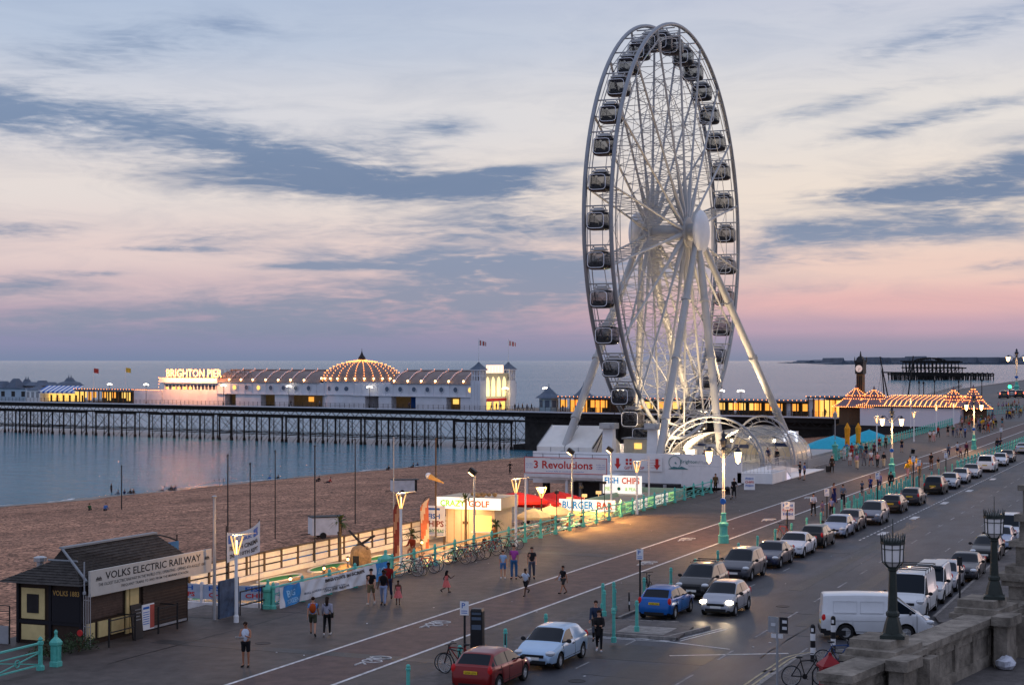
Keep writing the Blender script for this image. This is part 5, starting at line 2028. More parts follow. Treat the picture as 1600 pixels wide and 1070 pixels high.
def car_geo(kind):
 if kind in _car_geo:
  return _car_geo[kind]
 c = CARS[kind]
 L, W, H, r = c['L'], c['W'] / 2, c['H'], c['r']
 b0, b1 = c['bonnet']
 xw = [c['fo'], c['fo'] + c['wb']]
 tz = c['tz']
 boot = c.get('boot')
 top = [(0, b0 - .2), (.03, b0 - .1), (.12, b0 + .0), (.35, b0 + .09), (c['cowl'] * .8, b1 - .02), (c['cowl'], b1 + .01), (c['roof0'] - .12, H - .075), (c['roof0'] + .1, H - .02), ((c['roof0'] + c['roof1']) / 2, H), (c['roof1'] - .1, H - .045), (c['roof1'], H - .08), (c['tail'], tz)]
 if boot:
  top += [(L - .2, boot - .02), (L - .06, boot - .1), (L, boot - .3)]
 else:
  top += [(L - .03, tz - .18), (L, tz - .45)]
 belt = [(0, b0 - .22), (.12, b0 - .06), (.35, b0 + .02), (c['cowl'], c['belt'][0] - .01), (c['tail'], c['belt'][1] - .03), (L - .05, c['belt'][1] - .12 if not boot else boot - .12), (L, tz - .47)]
 plan = [(0, .72), (.05, .82), (.15, .89), (.4, .955), (.9, .99), (1.4, 1.0), (L - 1.2, 1.0), (L - .4, .965), (L - .12, .92), (L - .04, .87), (L, .8)]
 gh0, gh1 = c['cowl'], c['tail']
 xs = sorted(set([round(i * L / 58, 4) for i in range(59)] + [.03, .12, c['cowl'], c['roof0'], c['roof1'], c['tail'], c['bx'] - .05, c['bx'] + .05, L - .04, L - .12] + [round(w + d * (r + .06), 4) for w in xw for d in (-1, -.97, -.85, -.6, -.3, 0, .3, .6, .85, .97, 1)]))
 rows = []
 for x in xs:
  w = W * interp(plan, x)
  zt, zb = interp(top, x), min(interp(belt, x), interp(top, x) - .015)
  z0 = .2 + max(0, .12 - x) * .6 + max(0, x - L + .15) * .6
  ra = r + .065
  za = 0
  for xc in xw:
   d = abs(x - xc)
   if d < ra:
    za = max(za, r + math.sqrt(ra * ra - d * d))
  gh = max(0.0, min(1.0, (zt - zb - .04) / (H - c['belt'][0] - .04))) if gh0 < x < gh1 + (0 if not boot else -.02) else 0.0
  wt = w * (.90 - .20 * gh) if kind not in ('van', 'wedgevan', 'smallvan') else w * (.92 - .12 * gh)
  hh = zt - zb
  # (y, z) from sill to centre line
  zl = max(z0, za)
  p = [(.86 * w, zl), (.975 * w, max(z0 + .09, za + .004)), (w, max(.52 * zb + .06, za + .012)), (.985 * w, max(zb - .1, za + .02)), (.94 * w, max(zb, za + .03)), (.915 * w, max(zb, za + .03) + min(.025, hh * .2))]
  e = p[-1]
  yt = wt
  p += [(e[0] + (yt - e[0]) * .88, e[1] + (zt - .05 * (1 if gh else .3) - e[1]) * .86), (yt - .02, zt - min(.055, hh * .3)), (yt * .86, zt - min(.018, hh * .1)), (yt * .45, zt - min(.004, hh * .03)), (0, zt)]
  rows.append([(x, y, max(z, zl)) for y, z in p])
 n = len(rows[0])
 full = [[(L / 2 - x, -y, z) for x, y, z in row] + [(L / 2 - x, y, z) for x, y, z in row[-2::-1]] for row in rows]
 m = len(full[0])
 out = {k: MB() for k in ('body', 'windscreen', 'rear_window', 'side_window_a', 'side_window_b', 'pillar_a', 'pillar_b', 'sill')}
 vs = [p for row in full for p in row]
 for i in range(len(rows) - 1):
  xm = (xs[i] + xs[i + 1]) / 2
  zt = interp(top, xm)
  for j in range(m - 1):
   jj = j if j < n - 1 else m - 2 - j       # strip index from the sill
   f = (i * m + j, i * m + j + 1, (i + 1) * m + j + 1, (i + 1) * m + j)
   key = 'body'
   tall = zt - interp(belt, xm)
   if gh0 + .0 < xm < gh1 and tall > .1:
    if jj == 5:
     door_end = c['bx'] + .02 if c.get('panel') else gh1 - (.45 if not boot else .3)
     if xm < door_end and tall > .14:
      key = 'side_window_a' if j < n - 1 else 'side_window_b'
      if not c.get('panel') and abs(xm - c['bx']) < .06:
       key = 'pillar_a' if j < n - 1 else 'pillar_b'
      if xm > door_end - .07 and c.get('panel'):
       key = 'body'
     elif not c.get('panel') and xm < gh1 - .16 and xm > door_end + .1 and not boot:
      key = 'side_window_a' if j < n - 1 else 'side_window_b'
    elif jj >= 8:
     if c['cowl'] + .03 < xm < c['roof0'] - .06:
      key = 'windscreen'
     elif c['roof1'] + .02 < xm < c['tail'] - .04 and kind not in ('wedgevan',):
      key = 'rear_window'
    elif jj == 7 and c['cowl'] + .05 < xm < c['roof0'] - .1:
     key = 'windscreen'
   if jj == 0 and key == 'body':
    key = 'sill'
   out[key].f.append(f)
   out[key].m.append(0)
 out['body'].f.append(tuple(range(m)))
 out['body'].f.append(tuple(range((len(rows) - 1) * m, len(rows) * m)))
 out['body'].m += [0, 0]
 for k, b in out.items():                       # keep only the vertices each piece uses
  used = sorted({i for f in b.f for i in f})
  ix = {v: i for i, v in enumerate(used)}
  b.v = [vs[i] for i in used]
  b.f = [tuple(ix[i] for i in f) for f in b.f]
 # black underbody, grille, lamps, plates
 ub = MB()
 ub.bb(-L / 2 + .25, L / 2 - .25, -W + .27, W - .27, .16, .62)
 fx, rx = L / 2, -L / 2
 gr = MB()
 gr.bb(fx - .12, fx + .012, -W * .5, W * .5, b0 - .22, b0 - .1)
 ai = MB().bb(fx - .12, fx + .012, -W * .6, W * .6, .27, .40)
 rb = MB().bb(rx - .012, rx + .1, -W * .55, W * .55, .24, .38)
 hl = [MB().ball((fx - .2, s * W * .74, b0 - .05), .25, 10, sx=.95, sy=.82, sz=.44) for s in (-1, 1)]
 tlz = .88 if not c.get('panel') or kind == 'vanlet' else .95
 tl = [MB().ball((rx + .12, s * W * .83, tlz), .17, 10, sx=.7, sy=.55, sz=.7 if boot else 1.05) for s in (-1, 1)]
 pf = MB().bb(fx - .02, fx + .02, -.26, .26, .42, .53)
 pr = MB().bb(rx - .02, rx + .02, -.26, .26, .72 if not c.get('panel') else .62, .83 if not c.get('panel') else .73)
 mi = []
 for s in (-1, 1):
  b = MB()
  xm, zm = L / 2 - c['cowl'] - .42, interp(belt, c['cowl'] + .4) + .08
  b.ball((xm, s * (W + .1), zm), .12, 8, sx=.55, sy=.95, sz=.75)
  b.tube((xm, s * W * .9, zm - .04), (xm, s * (W + .06), zm - .02), .03, n=5)
  mi.append(b)
 ty, ri = MB(), MB()
 ty.lathe([(r * .62, -.1), (r * .93, -.1), (r, -.07), (r, .07), (r * .93, .1), (r * .62, .1)], 22, cap=False)
 ty.move(Matrix.Rotation(PI / 2, 4, 'X'))
 ri.lathe([(r * .6, -.02), (r * .66, .0), (r * .66, .075), (r * .58, .075), (r * .56, .02)], 20)
 for k in range(5):
  a = 2 * PI * k / 5
  ri.box((r * .33 * math.cos(a), r * .33 * math.sin(a), .055), (r * .5, r * .17, .03), rz=a)
 ri.lathe([(r * .17, .03), (r * .17, .085), (r * .1, .09)], 10)
 ri.move(Matrix.Rotation(PI / 2, 4, 'X'))
 g = {}
 g['body'] = out['body'].mesh('car_body', M['trim'], 40)
 for k in ('windscreen', 'rear_window', 'side_window_a', 'side_window_b'):
  g[k] = out[k].mesh(k, M['glass'], True) if out[k].f else None
 for k in ('pillar_a', 'pillar_b'):
  g[k] = out[k].mesh('door_pillar', M['trim'], True) if out[k].f else None
 g['sill'] = out['sill'].mesh('sill', M['trim'], True)
 g['ub'] = ub.mesh('underbody', M['rubber'])
 g['gr'] = gr.mesh('grille', M['trim'])
 g['ai'] = ai.mesh('air_intake', M['trim'])
 g['rb'] = rb.mesh('bumper_trim', M['trim'])
 g['hl'] = [b.mesh('headlight', M['headlamp'], True) for b in hl]
 g['hlon'] = [b.mesh('headlight_lit', M['headon'], True) for b in hl]
 g['tl'] = [b.mesh('tail_light', M['taillamp'], True) for b in tl]
 g['pf'], g['pr'] = pf.mesh('number_plate', M['plate_w']), pr.mesh('number_plate', M['plate_y'])
 txt = MB()
 put_text(txt, 'GX04 LDN', (rx - .022, .22, .735 if not c.get('panel') else .635), (0, -1, 0), (0, 0, 1), .44, .08, bold=.01, depth=0.001)
 g['prt'] = txt.mesh('plate_lettering', M['ink'])
 g['mi'] = [b.mesh('door_mirror', M['trim'], True) for b in mi]
 g['ty'], g['ri'] = ty.mesh('tyre', M['rubber'], True), ri.mesh('rim', M['rim'], 30)
 g['door'] = None
 # shut lines and handles
 hd = []
 for s in (-1, 1):
  for x in ([c['bx'] - .2] if c.get('panel') else [c['bx'] - .2, c['bx'] + .85]):
   zz = interp(belt, x) - .13
   hd.append(MB().box((L / 2 - x, s * (W * 1.0), zz), (.17, .03, .03)).mesh('door_handle', M['trim']))
 g['hd'] = hd
 ds = []
 for s in (-1, 1):
  b = MB()
  for x in ([c['bx'], c['cowl'] + .12] if c.get('panel') else [c['bx'], c['cowl'] + .15, min(c['bx'] + 1.0, L - .95)]):
   zb_ = interp(belt, x)
   for (ya, za), (yb, zz) in zip([(.99, .3), (1.0, .52 * zb_ + .06), (.985, zb_ - .1)], [(1.0, .52 * zb_ + .06), (.985, zb_ - .1), (.94, zb_ - .005)]):
    b.tube((L / 2 - x, s * W * ya * 1.0, za), (L / 2 - x, s * W * yb, zz), .009, n=4)
  b.tube((L / 2 - c['cowl'] - .1, s * W * .985, .36), (-L / 2 + 1.0, s * W * .99, .38), .012, n=4)
  ds.append(b.mesh('door_seam', M['trim']))
 g['ds'] = ds
 _car_geo[kind] = g
 return g

def car(kind, colour, label, s, q, rot, lit=False, cat='car', group=None, z=-.12, extra=None):
 """rot: heading in degrees (0 drives away from the camera, 180 towards it)"""
 g, c = car_geo(kind), CARS[kind]
 o = thing({'van': 'white_van', 'wedgevan': 'white_van', 'smallvan': 'white_van'}.get(kind, 'parked_car') if not lit else 'moving_car', label, cat, (s, q, z), R(rot), group)
 b = link('body', g['body'], o)
 b.material_slots[0].link = 'OBJECT'
 b.material_slots[0].material = PAINT[colour]
 for k, nm in (('windscreen', 'windscreen'), ('rear_window', 'rear_window'), ('side_window_a', 'side_window'), ('side_window_b', 'side_window'), ('pillar_a', 'door_pillar'), ('pillar_b', 'door_pillar'), ('sill', 'sill'), ('ub', 'underbody'), ('gr', 'grille'), ('ai', 'air_intake'), ('rb', 'bumper_trim'), ('pf', 'number_plate'), ('pr', 'number_plate')):
  if g[k]:
   pp = link(nm, g[k], o)
   if k == 'pr':
    link('plate_lettering', g['prt'], pp)
 for m in g['hlon'] if lit else g['hl']:
  link('headlight', m, o)
 for m in g['tl']:
  link('tail_light', m, o)
 for m in g['mi']:
  mm = link('door_mirror', m, o)
 for m in g['ds']:
  link('door_seam', m, o)
 for m in g['hd']:
  link('door_handle', m, o)
 W, r = c['W'] / 2, c['r']
 for x in (c['L'] / 2 - c['fo'], c['L'] / 2 - c['fo'] - c['wb']):
  for sd in (-1, 1):
   w = link('wheel', g['ty'], o)
   w.location = (x, sd * (W - .12), r)
   if sd > 0:
    w.rotation_euler = (0, 0, PI)
   link('rim', g['ri'], w)
 if extra:
  extra(o, c)
 return o

def roof_bars(o, c):
 for x in (-.3, -1.2):
  MB().tube((x, -.62, c['H'] + .07), (x, .62, c['H'] + .07), .025, n=5).build('roof_bar', M['black'], o)
 for y in (-.6, .6):
  MB().tube((.25, y, c['H'] + .02), (-1.6, y, c['H'] + .02), .025, n=5).build('roof_rail', M['black'], o)

def van_rack(o, c):
 b = MB()
 for k in range(5):
  x = 1.0 - k * .72
  b.tube((x, -.82, c['H'] + .16), (x, .82, c['H'] + .16), .025, n=5)
  for y in (-.8, .8):
   b.tube((x, y, c['H'] - .08), (x, y, c['H'] + .16), .02, n=4)
 for y in (-.8, .8):
  b.tube((1.0, y, c['H'] + .16), (-1.9, y, c['H'] + .16), .025, n=5)
 b.build('roof_rack', M['black'], o)

def van_ribs(o, c):
 b = MB()
 for k in range(9):
  b.bb(-1.75 + k * .3, -1.6 + k * .3, -.62, .62, c['H'] - .03, c['H'] + .012)
 b.build('roof_rib', PAINT['white'], o)

def van_panels(o, c):
 b = MB()
 W = c['W'] / 2
 for s in (-1, 1):
  for x in (-1.9, -.75):
   b.path([(x, s * (W * .935), 1.68), (x + 1.0, s * (W * .935), 1.68), (x + 1.0, s * (W * .975), 1.18), (x, s * (W * .975), 1.18)], .018, 4, closed=True)
  b.tube((-2.2, s * (W + .0), .86), (.9, s * (W + .0), .86), .015, n=4)
 b.build('panel_rib', PAINT['white'], o)
 b = MB()
 for s in (-1, 1):
  b.bb(-c['L'] / 2 + .1, -.95 - .42, s * W * .93 - .03, s * W * .93 + .06 * s, .2, .42)
 b.bb(-c['L'] / 2 - .05, -c['L'] / 2 + .2, -W * .92, W * .92, .3, .48)
 b.build('bumper', M['trim'], o)

# ---------------------------------------------------------------- bicycles
def make_bike(label, rim=(.02, .02, .022), frame='black'):
 o = thing('bicycle', label, 'bicycle', (0, 0, -50))
 for x in (-.52, .52):
  b = MB()
  b.path([(x + .33 * math.cos(2 * PI * k / 20), 0, .34 + .33 * math.sin(2 * PI * k / 20)) for k in range(20)], .02, 5, closed=True)
  w = b.build('wheel', M['rubber'], o, smooth=True)
  b = MB()
  for k in range(8):
   a = PI * k / 8
   b.tube((x - .31 * math.cos(a), 0, .34 - .31 * math.sin(a)), (x + .31 * math.cos(a), 0, .34 + .31 * math.sin(a)), .004, n=3)
  b.path([(x + .305 * math.cos(2 * PI * k / 20), 0, .34 + .305 * math.sin(2 * PI * k / 20)) for k in range(20)], .012, 4, closed=True)
  b.build('spokes', M['steel'], w)
 b = MB()
 A, B, Cc, D, E = (-.52, 0, .34), (-.05, 0, .3), (-.2, 0, .82), (.34, 0, .86), (.52, 0, .34)
 for p, q in ((A, B), (A, Cc), (B, Cc), (B, D), (Cc, D), (D, E)):
  b.tube(p, q, .02, n=6)
 b.tube(Cc, (-.23, 0, .92), .015, n=5)
 b.build('frame', mat('bike_frame_' + frame, {'black': (.02, .02, .022), 'red': (.25, .02, .02), 'grey': (.25, .26, .28), 'blue': (.03, .07, .2)}[frame], .4), o)
 b = MB()
 b.tube(D, (.31, 0, 1.0), .018, n=5)
 b.path([(.22, -.28, 1.02), (.3, -.2, 1.02), (.31, 0, 1.0), (.3, .2, 1.02), (.22, .28, 1.02)], .015, 5)
 b.build('handlebar', M['black'], o)
 MB().ball((-.25, 0, .95), .13, 8, sx=1.1, sy=.6, sz=.3).build('saddle', M['black'], o)
 b = MB()
 b.lathe([(.09, -.012), (.09, .012)], 12)
 b.move(Matrix.Translation((-.05, .04, .3)) @ Matrix.Rotation(PI / 2, 4, 'X'))
 b.tube((-.05, .06, .3), (.07, .06, .18), .012, n=4)
 b.tube((-.05, -.06, .3), (-.17, -.06, .42), .012, n=4)
 b.build('crank', M['dark'], o)
 return o

# ---------------------------------------------------------------- promenade furniture
U_ = (0, -1, 0)
W_ = (0, 0, 1)

def railing(name, label, x0, x1, yf, pillars=(), zb=0.0):
 t = thing(name, label, 'railing', (x0, yf(x0), zb))
 n = max(1, round((x1 - x0) / 2.8))
 P = [Vector((x0 + (x1 - x0) * k / n, yf(x0 + (x1 - x0) * k / n), 0)) - Vector((x0, yf(x0), 0)) for k in range(n + 1)]
 for k, p in enumerate(P):
  MB().lathe([(.16, 0), (.16, .14), (.09, .22), (.08, .95), (.12, 1.0), (.12, 1.1), (.07, 1.14), (.1, 1.2), (.03, 1.3)], 8, p).build('post', M['teal'], t)
 for k in range(n):
  a, b = P[k], P[k + 1]
  mb = MB()
  for z, r in ((1.04, .05), (.72, .03), (.2, .04)):
   mb.tube(a + Vector((0, 0, z)), b + Vector((0, 0, z)), r, n=5)
  c = (a + b) / 2 + Vector((0, 0, .46))
  for e in (a, b):
   for z in (.22, .70):
    mb.tube(e + Vector((0, 0, z)), c, .028, n=4)
  mb.path([c + Vector((.14 * math.cos(2 * PI * j / 10), 0, .14 * math.sin(2 * PI * j / 10))) for j in range(10)], .025, 4, closed=True)
  mb.build('rail_panel', M['teal'], t)
 return t

def pillar(x, y, label, h=1.75, w=.42, z=0.0):
 t = thing('railing_pillar', label, 'pillar', (x, y, z))
 mb = MB()
 mb.lathe([(w * .95, 0), (w * .95, .18), (w * .75, .22), (w * .75, h - .35), (w * .95, h - .3), (w * 1.0, h - .2), (w * .7, h - .1), (w * .28, h), (w * .2, h + .1), (w * .3, h + .2), (.03, h + .28)], 4, (0, 0, 0), 0, True)
 mb.build('shaft', M['teal'], t)
 b = MB()
 for a in range(4):
  an = a * PI / 2
  d = w * .75 / math.sqrt(2)
  for s in (-.1, .1):
   b.box((math.cos(an) * (d + .015) - math.sin(an) * s, math.sin(an) * (d + .015) + math.cos(an) * s, h * .45), (.03, .03, h * .5), rz=an)
 b.build('moulding', M['teal'], t)
 return t

def vlamp(x, y, z, h, label, e=60):
 t = thing('promenade_lamp', label, 'lamp post', (x, y, z), 0, 'flared white promenade lamps')
 MB().lathe([(.12, 0), (.12, .3), (.085, .34), (.075, h - .85)], 10).build('post', M['white'], t)
 b = MB()
 for a in range(3):
  an = R(200 + 120 * a)
  d = Vector((math.cos(an), math.sin(an), 0))
  p0, p1 = d * .07 + Vector((0, 0, h - .85)), d * .32 + Vector((0, 0, h - .02))
  b.tube(p0, p1, .025, .04, n=5)
 b.build('flared_arm', M['lampbrass'], t)
 MB().lathe([(.3, h - .02), (.32, h), (.3, h + .05)], 3, (0, 0, 0), 0, False, R(200)).build('cap', M['white'], t)
 MB().lathe([(.03, h - .8), (.045, h - .4), (.05, h - .2)], 8).build('lamp', M['lampwarm'], t)
 MB().tube((.1, 0, h + .04), (.5, -.75, h + .12), .025, n=5).build('side_arm', M['grey'], t)
 MB().bb(.06, .1, -.02, .02, .9, h - .9).build('light_strip', M['stripglow'], t)
 lamp_light('lamp_light', 'POINT', (0, 0, h + .35), e, (1, .50, .17), .12, t)
 return t

M['lampbrass'] = glow('lit_lamp_strap', (1, .62, .24), .75)
M['stripglow'] = glow('warm_post_strip', (1, .68, .35), .8)

def bollard(x, y, z, label, h=1.05):
 t = thing('bollard', label, 'bollard', (x, y, z), 0, 'turquoise bollards along the kerb')
 MB().lathe([(.12, 0), (.12, .22), (.075, .26), (.07, h - .2), (.095, h - .18), (.095, h - .12), (.06, h - .1)], 10).build('shaft', M['teal'], t, smooth=30)
 MB().ball((0, 0, h - .05), .085, 10).build('cap', M['teal'], t, smooth=True)
 return t

def lantern_post(x, y, label, arm_rot=PI / 2, far=False, H=7.3):
 """tall post with two hanging lanterns"""
 t = thing('lantern_post', label, 'lamp post', (x, y, 0), arm_rot, 'ornate twin lantern posts')
 MB().lathe([(.36, 0), (.36, .5), (.28, .55), (.27, 1.1), (.33, 1.15), (.33, 1.3), (.2, 1.4), (.17, 1.9), (.2, 1.95), (.12, 2.0)], 12).build('base', M['teal'], t, smooth=30)
 MB().lathe([(.12, 2.0), (.09, 3.4), (.12, 3.45), (.085, 3.5), (.075, 5.9)], 10).build('post', M['cream3'], t, smooth=30)
 b = MB()
 for s in (-1, 1):
  b.path([(0, 0, 5.5), (s * .35, 0, 5.9), (s * .7, 0, 6.25), (s * .95, 0, 6.3), (s * .98, 0, 6.15)], .035, 5)
  b.path([(0, 0, 5.95), (s * .3, 0, 6.2), (s * .28, 0, 6.5), (s * .1, 0, 6.45), (s * .18, 0, 6.3)], .025, 5)
  b.path([(s * .5, 0, 6.05), (s * .55, 0, 5.8), (s * .38, 0, 5.72)], .02, 4)
 b.lathe([(.08, 5.9), (.18, 6.1), (.1, 6.3), (.2, 6.5), (.24, 6.75), (.1, 6.95), (.14, 7.1), (.02, 7.4)], 8)
 for k in range(6):
  a = 2 * PI * k / 6
  b.tube((.15 * math.cos(a), .15 * math.sin(a), 6.6), (.33 * math.cos(a), .33 * math.sin(a), 6.8), .02, n=4)
 b.build('scrollwork', M['iron2'], t)
 for s in (-1, 1):
  b = MB()
  b.lathe([(.15, 5.35), (.25, 6.0)], 6, (s * .98, 0, 0))
  ln = b.build('lantern', M['lampwarm'], t)
  b = MB()
  b.lathe([(.28, 6.0), (.1, 6.22), (.03, 6.32)], 6, (s * .98, 0, 0))
  b.lathe([(.05, 5.22), (.16, 5.35)], 6, (s * .98, 0, 0))
  for k in range(6):
   a = 2 * PI * k / 6
   b.tube((s * .98 + .16 * math.cos(a), .16 * math.sin(a), 5.35), (s * .98 + .26 * math.cos(a), .26 * math.sin(a), 6.0), .014, n=4)
  b.build('lantern_cap', M['iron2'], ln)
  lamp_light('lamp_light', 'POINT', (s * .98, 0, 5.05), 900 if not far else 900, (1, .54, .22), .2, t)
 b = MB()
 b.lathe([(.19, -.03), (.21, .03)], 14)
 b.move(Matrix.Translation((.0, .14, 2.75)) @ Matrix.Rotation(PI / 2, 4, 'X'))
 b.build('round_sign', M['blueink'], t)
 return t

M['cream3'] = mat('pale_lamp_paint', (.5, .49, .44), .5)
M['iron2'] = mat('blue_black_iron', (.03, .04, .06), .5)

def build_promenade():
 railing('railing', 'turquoise cast iron railing at the near end beside the railway kiosk', 44.0, 55.2, lambda x: 42.25)
 pillar(56.1, 42.2, 'turquoise square pillar ending the near railing by the kiosk', 1.15, .26)
 railing('railing', 'turquoise railing carrying the long white festival banner', 73.0, 84.4, lambda x: 42.2)
 pillar(85.2, 42.2, 'tall turquoise pillar between the banner and parked bicycles', 1.35, .38)
 railing('railing', 'long turquoise railing past the bicycles and burger bar', 86.2, 151.6, lambda x: 42.3)
 pillar(207.0, 42.4, 'turquoise pillar base of a grey lantern beside the blue parasols', 2.0, .5)
 railing('railing', 'turquoise railing climbing from the parasols towards the pier entrance', 208, 331, lambda x: 42.6 + 3.0 * (x - 207) / 124)
 pillar(73.0, 42.5, 'short turquoise gate pillar with flared foot beside the banner', 1.15, .32)
 railing('railing', 'turquoise kerb railing between the far parked cars and cycle lane', 190, 262, lambda x: KQ(x) + .75)
 t = thing('lantern', 'grey unlit square lantern on the pillar by the blue parasols', 'lantern', (207, 42.4, 2.5))
 MB().lathe([(.06, 0), (.05, 2.4)], 8).build('post', M['grey'], t)
 MB().lathe([(.1, 2.4), (.24, 2.5), (.28, 3.1), (.1, 3.3), (.03, 3.5)], 6).build('lantern', M['grey'], t)
 for (x, y, h, lab) in ((68.6, 41.6, 3.95, 'flared lamp post beside the kiosk and festival flag'), (90.0, 43.6, 4.3, 'flared lamp post inside the crazy golf beside the seated man'), (103.5, 41.9, 4.3, 'flared lamp post in front of the red parasols'), (128.7, 41.9, 4.1, 'flared lamp post in front of the fish and chips sign')):
  vlamp(x, y, 0, h, lab, 420 if 80 < x < 110 else 130)
 for px, py, h, lab in ((1370, 705, 4.6, 'flared lamp post among the blue parasols'), (1428, 690, 4.4, 'flared lamp post before the white pavilion wall'), (1463, 677, 4.6, 'brightly lit flared lamp post at the pavilion wall'), (1490, 668, 4.4, 'flared lamp post nearest the pier entrance booths'), (1423, 668, 5, 'slim lamp post close to the white pavilion')):
  g = G(px, py)
  vlamp(g[0], g[1], 0, h, lab, 140)
 lantern_post(110.5, 30.0, 'ornate twin lantern post standing by the near cycle lane')
 lantern_post(179.5, 30.9, 'ornate twin lantern post beside the yellow shirted crowd', far=True)
 lantern_post(239, 30.2, 'ornate twin lantern post in front of the pier entrance', far=True)
 g = G(1560, 616)
 t = lantern_post(640, 66, 'far tall lamp cluster by the traffic lights', far=True, H=7.3)
 t.scale = (3.0, 3.0, 2.2)
 # bollards
 k = 0
 for i in range(-8, 24):
  x = 87.7 + 4.5 * i
  if 70 < x < 77.5:
   continue
  j = i + 8
  bollard(x, KQ(x) + .8, 0, 'small turquoise ball topped bollard along the promenade kerb')
 for i, (px, py, h, lab) in enumerate(((995, 986, 1.35, 'bollard at the outer corner of the paved island'), (959, 1003, 1.4, 'bollard beside the woman carrying a bundle'), (959, 957, 1.45, 'tall bollard behind the walking pair'), (942, 950, 1.2, 'bollard at the back of the paved island'), (944, 962, 1.2, 'lower bollard against the paved island edge'))):
  g = G(px, py)
  o = bollard(g[0], g[1], 0, 'turquoise ' + lab, h)
  del o['group']
 for i in range(14):
  for dy in (.8, 1.6):
   x = 134 + i * 2.4 + dy
   bollard(x, KQ(x) + dy + .2, 0, 'small turquoise ball topped bollard along the promenade kerb')
 # parking signs
 for px, q, py, lab in ((726, 26.9, 938, 'behind the red hatchback'), (1000, 26.8, 857, 'behind the blue hatchback'), (1230, 26.6, 783, 'beside the white advertising board'), (1292, 26.4, 763, 'beside the striped shirt boy'), (1371, 26.2, 738, 'beside the woman in lilac'), (1427, 26.0, 712, 'left of the yellow shirts'), (1436, 25.6, 718, 'right of the yellow shirts'), (1478, 25.6, 707, 'near the white off roader'), (1564, 26.2, 668, 'far along by the crowd')):
  s = atY(px, q)
  h = zat(py, s, q)
  t = thing('parking_sign', 'slim black signpost with small white plate ' + lab, 'signpost', (s, q, 0), R(190))
  MB().lathe([(.05, 0), (.045, h)], 8).build('post', M['black'], t)
  MB().bb(.04, .06, -.17, .17, h - .55, h - .02).build('plate', M['white'], t)
  b = MB()
  put_text(b, 'P', (.062, -.1, h - .28), (0, 1, 0), W_, .14, .2)
  b.bb(.061, .064, -.12, .12, h - .4, h - .37)
  b.bb(.061, .064, -.12, .12, h - .48, h - .45)
  b.build('lettering', M['blueink'], t)
 g = G(746, 1012)
 t = thing('ticket_machine', 'black parking ticket machine with pale panels beside the cycle lane', 'ticket machine', g, R(190))
 b = MB()
 b.bb(-.2, .2, -.26, .26, 0, 1.55)
 b.lathe([(.36, 1.55), (.3, 1.66)], 4, (0, 0, 0), 0, True)
 b.build('cabinet', M['black'], t)
 b = MB()
 for z0, z1 in ((1.2, 1.32), (1.42, 1.52), (.8, 1.0)):
  b.bb(.2, .21, -.2, .2, z0, z1)
 b.build('panel', M['slate'], t)
 for px, py, lab in ((983, 952, 'black bicycle hoop on the kerb beside the blue hatchback'), (790, 1022, 'black bicycle hoop behind the white estate van')):
  g = G(px, py)
  t = thing('bike_hoop', lab, 'bike stand', g, R(20))
  b = MB()
  b.path([(-.38, 0, 0), (-.38, 0, .65), (-.28, 0, .82), (0, 0, .86), (.28, 0, .82), (.38, 0, .65), (.38, 0, 0)], .035, 6)
  b.build('hoop', M['black'], t, smooth=True)
  b = MB()
  b.tube((-.381, 0, .3), (-.381, 0, .45), .037, n=6)
  b.build('white_band', M['white'], t)
 # advertising boards on the promenade
 for px, py, lab in ((1231, 811, 'white advertising board by a parking sign on the kerb'), (1171, 765, 'white advertising board standing below the wheel ramp')):
  g = G(px, py)
  t = thing('a_board', lab, 'advertising board', g, R(195))
  b = MB()
  b.box((0, 0, .65), (.05, 1.0, 1.3), ry=R(-8))
  b.build('board', M['white'], t)
  b = MB()
  for i, (s, w) in enumerate((('FISH', .7), ('CHIPS', .8), ('FISH', .7))):
   put_text(b, s, (.045 - i * -.045, -w / 2, .95 - i * .32), (0, 1, 0), (-.139, 0, .99), w, .2, bold=.02, mi=i % 2)
  b.build('lettering', [M['blueink'], M['redink']], t)

